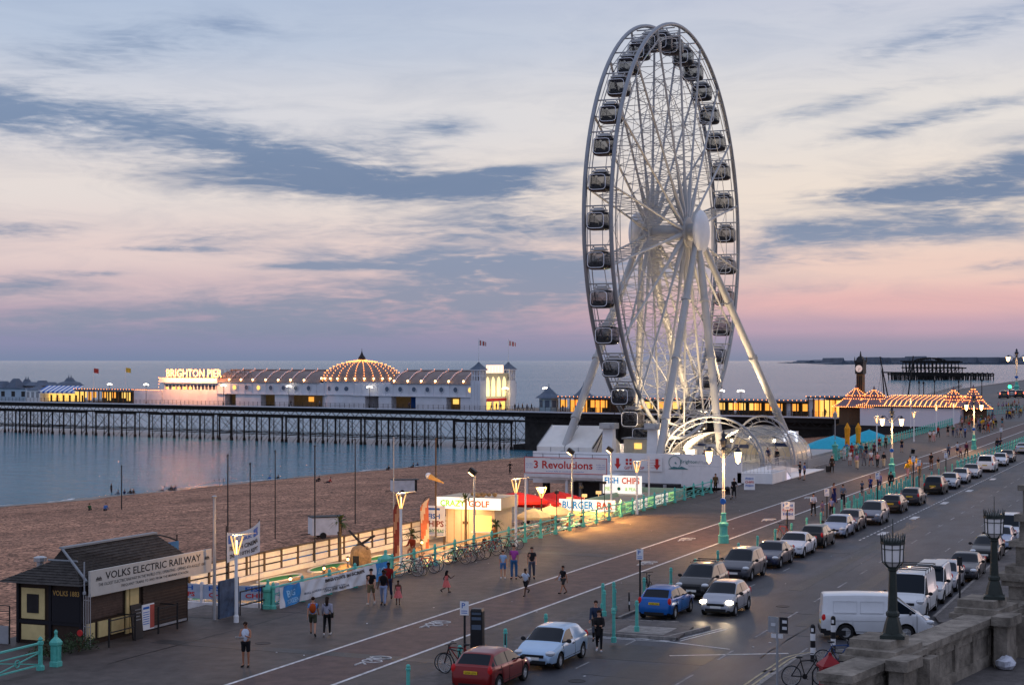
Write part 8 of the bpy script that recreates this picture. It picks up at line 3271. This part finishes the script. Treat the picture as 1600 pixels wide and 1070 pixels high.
# ---------------------------------------------------------------- everyone on foot
def build_people():
 W, B, K = (205, 210, 220), (35, 36, 42), (60, 52, 40)
 P = lambda px, py, lab, face, pose, top, bot, **k: person(lab, G(px, py), face, pose, top, bot, **k)
 P(384, 1041, 'man in white vest and black shorts reading a paper', 195, 'read', ('vest', (190, 200, 215)), ('shorts', (28, 28, 32)), skin_='tan')
 g = G(381, 1041)
 t = thing('newspaper', 'white folded paper held by the man in the white vest', 'paper', (g[0] - .36, g[1] - .05, 1.2), R(195))
 MB().box((0, 0, 0), (.25, .34, .012), ry=R(-20)).build('sheet', M['white'], t)
 P(489, 993, 'boy in sky blue t shirt with an orange backpack', 25, 'walk', ('tee', (95, 140, 195)), ('shorts', (60, 62, 48)), h=1.68, extra=(('backpack', (165, 70, 25)),))
 P(511, 993, 'woman in grey top and black leggings with shoulder bag', 22, 'walk2', ('shirt', (150, 150, 165)), ('leggings', (18, 18, 20)), hair=('longhair', (40, 26, 20)), shoes=(190, 190, 190), h=1.68, extra=(('bag', (25, 22, 22)),))
 P(580, 944, 'man in black polo shirt and khaki shorts near the banner end', 195, 'walk2', ('tee', (22, 22, 25)), ('shorts', (110, 100, 75)), shoes=(190, 185, 180), hair=('cap', (25, 25, 28)))
 P(599, 946, 'man in black vest and pale jeans beside the girl', 200, 'walk', ('vest', (18, 18, 20)), ('trousers', (130, 145, 175)), skin_='dark', hair=('hair', (15, 13, 12)))
 P(607, 936, 'tall man in red t shirt behind the family group', 200, 'walk2', ('tee', (130, 25, 28)), ('trousers', (40, 48, 75)), skin_='dark', hair=('hair', (15, 13, 12)), h=1.84)
 P(622, 945, 'small girl in coral dress holding an adult hand', 205, 'walk', ('dress', (200, 105, 105)), None, skin_='dark', h=1.2, hair=('hair', (15, 13, 12)))
 P(697, 926, 'girl in coral dress striding alone across the promenade', 330, 'run', ('dress', (205, 105, 100)), None, skin_='dark', h=1.22, hair=('longhair', (15, 13, 12)))
 P(786, 903, 'boy in pale blue t shirt and blue shorts', 200, 'stand', ('tee', (150, 180, 215)), ('shorts', (65, 110, 165)), shoes=W, h=1.5)
 P(803, 904, 'man in magenta polo shirt and blue jeans', 196, 'stand', ('tee', (165, 70, 150)), ('trousers', (50, 95, 140)), h=1.82)
 P(831, 905, 'man in dark t shirt with grey jeans', 200, 'walk2', ('tee', (38, 36, 38)), ('trousers', (78, 80, 92)), h=1.76)
 P(822, 930, 'boy in white t shirt and black shorts running', 170, 'run', ('tee', (185, 200, 220)), ('shorts', (24, 24, 28)), skin_='dark', h=1.46)
 P(880, 928, 'boy in dark vest swinging a white bag', 150, 'walk', ('tee', (30, 30, 32)), ('shorts', (52, 50, 48)), skin_='tan', h=1.45, extra=(('bag', (200, 205, 220)),))
 P(936, 1018, 'woman in black carrying a bundle across the road', 195, 'carry', ('coat', (35, 33, 35)), ('leggings', (20, 20, 24)), hair=('longhair', (40, 26, 20)), shoes=(200, 200, 205), h=1.7, extra=(('bag', (80, 85, 95)),))
 P(931, 1003, 'man with backpack walking behind the woman in black', 197, 'walk', ('shirt', (45, 55, 75)), ('trousers', (45, 42, 40)), h=1.76, extra=(('backpack', (30, 45, 80)),))
 s, q = 91.6, 43.6
 person('man in rust red jacket sitting on the wall by the golf', (s, q, .45), 180, 'sit', ('shirt', (120, 45, 25)), ('shorts', (150, 110, 80)), 'tan')
 t = thing('low_plinth', 'short pale stone plinth under the seated man', 'plinth', (s - .1, q, GZ))
 MB().bb(-.45, .35, -.5, .5, 0, 1.42).build('block', M['fencewhite'], t)
 for px, py, lab, h, c, f in ((772, 862, 'man in brown striped shirt at the golf railing', 1.78, (110, 75, 45), 200), (757, 864, 'child in dark top beside the striped shirt man', 1.15, (40, 30, 30), 190), (764, 864, 'small child in brown between railing and striped man', 1.05, (80, 50, 40), 190)):
  g = G(px, py, GZ)
  person(lab, (g[0], g[1], GZ), f, 'stand', ('shirt', c), ('trousers', (50, 35, 35)), 'tan', h=h)
 P(1063 + 55, 770, 'woman in long tan coat walking by the wheel hoarding', 190, 'walk', ('coat', (90, 72, 45)), ('leggings', (25, 24, 24)), hair=('longhair', (70, 45, 25)))
 P(1147, 778, 'woman in black pushing a dark pushchair', 200, 'push', ('coat', (24, 24, 28)), ('leggings', (24, 24, 26)), hair=('hair', (60, 40, 25)), extra=(('bag', (20, 20, 22)),))
 for px, py, rz, lab in ((1137, 780, 200, 'black pushchair pushed by the woman in black'), (1426, 714, 20, 'dark laden pushchair standing on the cycle lane')):
  t = thing('pushchair', lab, 'pushchair', G(px, py), R(rz))
  b = MB()
  for y in (-.24, .24):
   b.path([(-.55, y, 1.02), (-.3, y, .85), (.1, y, .4), (.42, y, .12)], .022, 5)
   b.tube((-.25, y, .12), (.05, y, .5), .02, n=5)
  b.tube((-.55, -.24, 1.02), (-.55, .24, 1.02), .025, n=5)
  b.build('frame', M['steel'], t)
  b = MB()
  b.box((.05, 0, .5), (.5, .42, .1))
  b.box((-.2, 0, .75), (.12, .42, .5), ry=R(-25))
  b.ball((-.1, 0, .95), .3, 8, sy=.8, sz=.6)
  b.build('seat', M['black'], t)
  for x in (-.27, .42):
   for y in (-.26, .26):
    w = MB().lathe([(.12, -.025), (.12, .025)], 10)
    w.move(Matrix.Translation((x, y, .12)) @ Matrix.Rotation(PI / 2, 4, 'X'))
    w.build('wheel', M['rubber'], t)
 P(1250, 748, 'man in black t shirt pointing beside the wheel ramp', 80, 'point', ('tee', (28, 28, 34)), ('shorts', (40, 45, 60)))
 P(1257, 750, 'man in bright blue t shirt beside the wheel ramp', 100, 'stand', ('tee', (35, 85, 165)), ('shorts', (35, 38, 48)))
 P(1271, 806, 'woman in white top holding a striped bag at the bollards', 200, 'carry', ('shirt', (190, 190, 200)), ('leggings', (28, 28, 32)), extra=(('bag', (120, 110, 110)),), hair=('longhair', (35, 25, 20)))
 P(1285, 806, 'small child in mauve top between two adults', 200, 'stand', ('tee', (140, 110, 135)), ('shorts', (120, 115, 135)), h=1.15)
 P(1299, 808, 'boy in blue and white striped shirt by the signpost', 200, 'stand', ('tee', (135, 135, 170)), ('trousers', (35, 35, 45)), h=1.5)
 P(1303, 786, 'woman in long navy dress on the cycle lane', 215, 'walk', ('longdress', (40, 40, 85)), None, hair=('longhair', (80, 45, 30)), h=1.68)
 P(1317, 791, 'man in grey jumper and black trousers', 200, 'read', ('shirt', (98, 108, 122)), ('trousers', (26, 26, 32)), h=1.8)
 P(1347, 772, 'small boy in dark stripes on the cycle lane', 190, 'walk', ('tee', (75, 85, 105)), ('trousers', (38, 38, 46)), h=1.2)
 P(1360, 771, 'boy in royal blue t shirt on the cycle lane', 190, 'walk2', ('tee', (40, 60, 130)), ('shorts', (40, 45, 85)), h=1.55)
 P(1374, 768, 'woman in lilac top and white hat by a signpost', 200, 'stand', ('shirt', (150, 130, 165)), ('shorts', (60, 65, 100)), hair=('cap', (210, 205, 205)))
 P(1392, 768, 'broad man in black standing among the bollards', 180, 'stand', ('shirt', (24, 24, 27)), ('trousers', (30, 30, 36)), h=1.82)
 P(1300, 738, 'man in dark coat with a wheeled suitcase', 190, 'stand', ('coat', (40, 36, 34)), ('trousers', (30, 30, 32)), h=1.78)
 t = thing('suitcase', 'black wheeled suitcase beside the man in dark coat', 'suitcase', G(1294, 738))
 MB().bb(-.15, .15, -.22, .22, .06, .72).build('case', M['black'], t)
 MB().tube((0, .1, .72), (0, .1, 1.0), .015, n=4).build('handle', M['steel'], t)
 # the middle distance: one mesh each
 S = small_person
 col = {'white': (205, 205, 212), 'red': (165, 30, 30), 'pink': (210, 150, 150), 'black': (26, 26, 30), 'navy': (38, 44, 78), 'lilac': (150, 125, 155), 'grey': (110, 112, 122), 'yellow': (215, 160, 30), 'teal': (50, 120, 140), 'blue': (75, 115, 175), 'cream': (205, 185, 150), 'brown': (85, 60, 45), 'green': (60, 90, 60), 'plum': (90, 40, 65), 'orange': (200, 110, 50), 'sand': (165, 140, 110)}
 mids = [(1319, 719, 'white', 'white', 'stand', 'at the left of the parasol queue'), (1328, 727, 'white', 'white', 'stand', 'in front of the left lamp post'), (1339, 733, 'lilac', 'cream', 'walk', 'leading the parasol group'), (1350, 727, 'grey', 'grey', 'walk2', 'behind the lilac shirted man'),
   (1361, 728, 'white', 'plum', 'walk', 'with plum skirt in the parasol group'), (1371, 730, 'pink', 'black', 'walk2', 'in black leggings by the lamp post'), (1381, 730, 'black', 'cream', 'walk', 'beside the twin lantern post'), (1374, 703, 'red', 'navy', 'stand', 'standing tall at the railing under the lantern'), (1384, 701, 'brown', 'black', 'stand', 'behind the lantern at the railing'),
   (1331, 715, 'red', 'red', 'stand', 'queuing below the nearest turquoise parasol'), (1323, 712, 'blue', 'navy', 'stand', 'at the back of the parasol queue'), (1338, 713, 'cream', 'grey', 'stand', 'in the middle of the parasol queue'), (1345, 714, 'teal', 'grey', 'stand', 'to the right of the parasol queue'), (1353, 716, 'black', 'navy', 'stand', 'at the right end of the parasol queue'), (1366, 714, 'plum', 'black', 'stand', 'between queue and lantern post'),
   (1418, 746, 'yellow', 'pink', 'walk', 'with pink leggings nearest the bollards'), (1432, 738, 'yellow', 'white', 'stand', 'behind a slim signpost'), (1437, 745, 'orange', 'sand', 'walk2', 'leaning by the second signpost'), (1422, 740, 'yellow', 'sand', 'walk2', 'half hidden behind the first yellow shirt'),
   (1455, 733, 'black', 'brown', 'stand', 'tall beside the pale bollard'), (1466, 733, 'black', 'cream', 'stand', 'short beside the tall dark figure'), (1482, 714, 'grey', 'navy', 'cycle', 'cycling along the lane'), (1496, 712, 'white', 'navy', 'walk', 'left in the trio on the lane'), (1501, 714, 'pink', 'plum', 'walk2', 'middle child of the trio on the lane'), (1510, 713, 'plum', 'black', 'walk', 'in dark coat right of the trio'),
   (1453, 690, 'white', 'brown', 'walk', 'left of the couple by the railing'), (1459, 690, 'white', 'pink', 'walk2', 'right of the couple by the railing'), (1466, 683, 'red', 'black', 'walk', 'behind the pale couple by the railing'), (1481, 681, 'black', 'black', 'stand', 'alone left of the five walkers'), (1489, 682, 'green', 'navy', 'walk', 'first of the five walkers'),
   (1495, 683, 'grey', 'grey', 'walk2', 'second of the five walkers'), (1501, 683, 'navy', 'cream', 'walk', 'third of the five walkers'), (1508, 684, 'blue', 'navy', 'walk2', 'last of the five walkers'), (1531, 676, 'navy', 'black', 'walk', 'just right of the far lantern post'), (1537, 677, 'black', 'black', 'walk2', 'in black right of the far lantern post'), (1544, 676, 'red', 'orange', 'walk', 'in long red beside the dark walkers'),
   (1556, 669, 'black', 'green', 'walk', 'alone before the road crossing'), (1566, 666, 'brown', 'teal', 'walk2', 'in brown before the road crossing'), (1563, 705, 'navy', 'black', 'stand', 'on the lane by blue lights'), (1558, 706, 'black', 'navy', 'stand', 'beside the navy figure at the far bollards'), (1409, 706, 'black', 'navy', 'stand', 'beside bicycles at the far railing')]
 for i, (px, py, a, b, pose, where) in enumerate(mids):
  skirt = b in ('plum',) and i == 4
  S('%s in %s top %s' % ('child' if 'child' in where or 'short' in where else 'person', a, where), G(px, py), 185 + (i * 37) % 50 - 20 + (180 if i % 5 == 2 else 0), pose, ('shirt' if i % 3 == 0 else 'tee', col[a]), ('shorts' if i % 3 == 1 else 'trousers', col[b]), skin_=('pale', 'tan')[i % 2], h=1.3 if ('child' in where or 'short' in where) else 1.68 + .03 * (i % 5))
 # dense crowd at the pier mouth and beyond
 rnd = random.Random(12)
 names = list(col)
 crowd = []
 for i in range(84):
  u = rnd.random()
  if i < 44:
   px, py = rnd.uniform(1500, 1556), rnd.uniform(650, 674)
  else:
   px, py = rnd.uniform(1545, 1615), rnd.uniform(634, 655)
  a, b = rnd.choice(names), rnd.choice(('black', 'navy', 'grey', 'sand', 'brown'))
  o = S('', G(px, py), rnd.uniform(0, 360), rnd.choice(('walk', 'walk2', 'stand')), ('shirt' if i % 2 else 'tee', col[a]), ('trousers', col[b]), skin_=rnd.choice(('pale', 'tan')), h=rnd.uniform(1.6, 1.85))
  crowd.append((o, a, b, i < 44))
 for near in (True, False):
  where = 'in the crowd at the pier mouth' if near else 'in the far crowd by the road crossing'
  for o, a, b, n in crowd:
   if n == near:
    o['label'] = 'person in %s top and %s trousers %s' % (a, b, where)
    o['group'] = 'people ' + where
 # on the beach
 B2 = [(140, 797, 'beach', 'green', 'facing a friend in pale blue', 20), (165, 797, 'beach2', 'blue', 'facing a friend in green', 200), (174, 772, 'stand', 'black', 'standing at the left of the shoreline group', 100), (184, 774, 'beach', 'grey', 'second in the shoreline group', 80), (194, 773, 'beach2', 'navy', 'third in the shoreline group', 60), (203, 772, 'beach', 'black', 'fourth in the shoreline group', 100), (208, 772, 'beach', 'brown', 'last in the shoreline group', 90),
   (256, 767, 'beach2', 'white', 'at the left of the shoreline trio', 80), (267, 766, 'beach', 'black', 'in the middle of the shoreline trio', 90), (273, 766, 'beach', 'navy', 'at the right of the shoreline trio', 100), (334, 757, 'beach', 'black', 'left of three by the tide line', 90), (342, 756, 'beach', 'navy', 'middle of three by the tide line', 80), (349, 756, 'beach', 'brown', 'right of three by the tide line', 95), (421, 750, 'beach', 'blue', 'by the sea near the third thin pole', 80), (434, 749, 'beach', 'black', 'by the sea beside the blue jacket', 100),
   (498, 752, 'beach', 'black', 'left in a pair beside the second thin pole', 80), (515, 754, 'beach2', 'red', 'right in a pair beside the second thin pole', 120), (607, 734, 'beach', 'black', 'alone by the sea left of a grey pole', 80), (645, 730, 'beach2', 'black', 'reclining by the sea left in a pair', 90), (652, 729, 'beach', 'navy', 'upright by the sea right in a pair', 90), (815, 718, 'beach', 'navy', 'on the ledge beside the ride sign', 100), (823, 716, 'beach', 'black', 'on the ledge next to the ride sign', 90)]
 for px, py, pose, a, where, f in B2:
  z = -4.0
  for _ in range(25):
   g = G(px, py, z)
   z = beach_z(g[0], g[1])
  if 'ledge' in where:
   g = (161.2 + (px - 815) * .1, 66 + (823 - px) * .12, 0)
   z = -3.0
  S('person in %s %s %s' % (a, 'standing' if pose == 'stand' else 'sitting', where.replace('standing ', '')), (g[0], g[1], z), f, pose, ('shirt', col[a]), ('trousers', (40, 40, 52)), skin_='pale')
 g = G(797, 742, -3.4)
 z = beach_z(*g[:2])
 g = G(797, 742, z)
 person('person in black leaping with arms spread on the shingle', (g[0], g[1], z + .15), 150, 'spread', ('shirt', (24, 24, 26)), ('trousers', (26, 26, 30)), 'pale', group=None)
 # seated on the snack terrace
 for i, (x, y, c, lab) in enumerate(((119.8, 45.2, 'orange', 'at the front table beside the hut'), (122.6, 45.2, 'brown', 'at the front middle table'), (123.4, 47.8, 'red', 'at the second middle table'), (125.0, 47.9, 'white', 'at the second table by the burger bar'), (124.4, 50.3, 'sand', 'at the third table by the burger bar'))):
  S('diner in %s top sitting %s' % (c, lab), (x, y - .95, GZ - .02), 90, 'sit', ('tee', col[c]), ('trousers', (50, 48, 60)), skin_='tan')
 # on the pier and at the wheel
 for i, (px, v, a, where) in enumerate(((805, -1.5, 'black', 'nearest the towers'), (811, -2, 'navy', 'second from the towers'), (817, -4, 'brown', 'third from the towers'), (824, -1.5, 'grey', 'in the middle of the open deck'), (831, -3, 'black', 'left of the octagonal kiosk'), (768, -3.5, 'yellow', 'before the lit frontage doors'), (776, -5, 'black', 'at the lit frontage doors'), (783, -4, 'plum', 'right of the lit frontage doors'), (880, -1.5, 'black', 'in front of the amber arcade'), (1270, -1.2, 'navy', 'before the yellow stalls'), (1290, -1.2, 'brown', 'at the yellow stalls'), (640, -1, 'navy', 'by the blue hall shutter'), (500, -1, 'grey', 'under the dome'), (455, -1, 'black', 'in front of the hall opening'), (90, -1.2, 'red', 'under the striped awning'))):
  u = U(px, v)
  S('person in %s on the pier %s' % (a, where), pw(u, v, DZ), 60 + i * 47, ('stand', 'walk', 'walk2')[i % 3], ('shirt', col[a]), ('trousers', (40, 42, 52)))
 for i, (x, y, a) in enumerate(((178.6, 42.7, 'black'), (181, 44.3, 'navy'), (184, 44.8, 'brown'), (188.5, 45.2, 'black'), (173, 49, 'grey'))):
  S('person in %s waiting %s' % (a, ('by the wheel steps', 'under the entrance canopy', 'inside the entrance canopy', 'past the entrance canopy', 'under the large wheel canopy')[i]), (x, y, 1.0), 180 + 40 * i, 'stand', ('shirt', col[a]), ('trousers', (38, 38, 46)))

build_people()

def build_extras():
 # beach trailers
 for px, py, rz, L, lab in ((505, 840, 20, 2.2, 'pale grey box trailer with dark end nearest the golf fence'), (629, 771, 15, 2.8, 'white box trailer with black end far down the beach')):
  z = -3
  for _ in range(20):
   g = G(px, py, z)
   z = beach_z(*g[:2])
  t = thing('box_trailer', lab, 'trailer', (g[0], g[1], z), R(-68 + rz))
  MB().bb(-L / 2, L / 2, -.8, .8, .3, 1.75).build('box', M['white2'], t)
  MB().bb(L / 2, L / 2 + .3, -.78, .78, .32, 1.72).build('end_door', M['black'], t)
  MB().bb(-L / 2 - .05, L / 2 + .6, -.85, .85, 1.75, 1.82).build('lid', M['dark'], t)
  for sx in (-.2,):
   for sy in (-.82, .82):
    b = MB().lathe([(.28, -.07), (.28, .07)], 12)
    b.move(Matrix.Translation((sx, sy, .26)) @ Matrix.Rotation(PI / 2, 4, 'X'))
    b.build('wheel', M['rubber'], t)
  MB().tube((-L / 2, 0, .35), (-L / 2 - .8, 0, .3), .04, n=5).build('drawbar', M['dark'], t)
 # slender masts beyond the pier entrance
 for i, (pa, ya, pb, yb, lab) in enumerate(((1391, 630, 1375, 557, 'long dark mast leaning left beyond the pavilion roof'), (1417, 625, 1427, 556, 'long dark mast leaning right beyond the pavilion roof'), (1382, 616, 1378, 575, 'short thin mast between the two leaning masts'))):
  Y = 470
  k = Y / F

  def pt(px, py):
   x = (px - 800) * k
   return Vector((x * ST + Y * CT, Y * ST - x * CT, CH - (py - HOR) * k))
  t = thing('mast', lab, 'mast', (0, 0, 0))
  MB().tube(pt(pa, ya + 8), pt(pb, yb), .22, .16, n=6).build('spar', M['dark'], t)
  b = MB()
  b.tube(pt(pa - 12, ya + 8), pt(pb, yb), .04, n=3)
  b.build('stay', M['dark'], t)
 # traffic lights, far posts
 Y = 640
 for px, py, c, lab in ((1578, 604, (.05, 1, .3), 'green traffic light on the far road'),):
  g = G(1578, 622)
  h = zat(py, g[0], g[1])
  t = thing('traffic_light', lab, 'traffic light', g)
  MB().tube((0, 0, 0), (0, 0, h + 1), .14, n=6).build('post', M['dark'], t)
  MB().bb(-.35, .35, -.35, .35, h - .9, h + .7).build('head', M['black'], t)
  MB().ball((-.4, 0, h), .6, 10).build('green_lamp', glow('green_signal', (.05, 1, .35), 3), t)
 for i, (px, pb, pt_, lab) in enumerate(((1436, 616, 599, 'first'), (1443, 616, 600, 'second'), (1460, 616, 597, 'third'), (1498, 612, 598, 'fourth'), (1517, 612, 586, 'fifth'), (1534, 612, 596, 'sixth'))):
  s = 470 + i * 14
  r = atX(px, s)
  zt = zat(pt_, s, r)
  t = thing('far_post', 'slim dark post on the far promenade, %s from the ruined pier side' % lab, 'post', (s, r, 0))
  MB().tube((0, 0, -3), (0, 0, zt), .16, .12, n=5).build('shaft', M['dark'], t)
  MB().lathe([(.25, 0), (.3, .5), (.05, .8)], 6, (0, 0, zt)).build('head', M['dark'], t)
 t = thing('far_railing', 'long dark railing along the far seafront beyond the pier', 'railing', (0, 0, 0))
 b = MB()
 for k in range(70):
  x = 430 + k * 5
  y = 73 + (x - 420) * .085
  b.tube((x, y, 0), (x, y, 1.3), .07, n=4)
 for z in (.7, 1.3):
  b.tube((430, 73.9, z), (775, 103.2, z), .06, n=4)
 b.build('rail', M['dark'], t)
 for k in range(4):
  s = 350 + k * 18
  t = thing('side_railing', 'turquoise railing curving round the far roundabout, section %s' % ('one two three four'.split()[k]), 'railing', (s, 57 - k * 4.5, 0), R(-14), 'turquoise railings at the far roundabout')
  b = MB()
  for j in range(13):
   b.tube((j * 1.5, 0, 0), (j * 1.5, 0, 1.5), .05, n=4)
  for z in (.2, .8, 1.5):
   b.tube((0, 0, z), (18, 0, z), .05, n=4)
  b.build('rail', M['teal'], t)
 # scraps of litter on the tarmac
 rnd = random.Random(21)
 b = MB()
 for k in range(46):
  x, y = rnd.uniform(56, 150), rnd.uniform(13, 41)
  z = .012 if y > KQ(x) else -.108
  a, s = rnd.uniform(0, 3), rnd.uniform(.02, .07)
  b.box((x, y, z), (s * 1.6, s, .01), rz=a)
 tag(b.build('litter', M['white']), 'scraps of white litter on the promenade and road', 'litter', None, 'stuff')

build_extras()
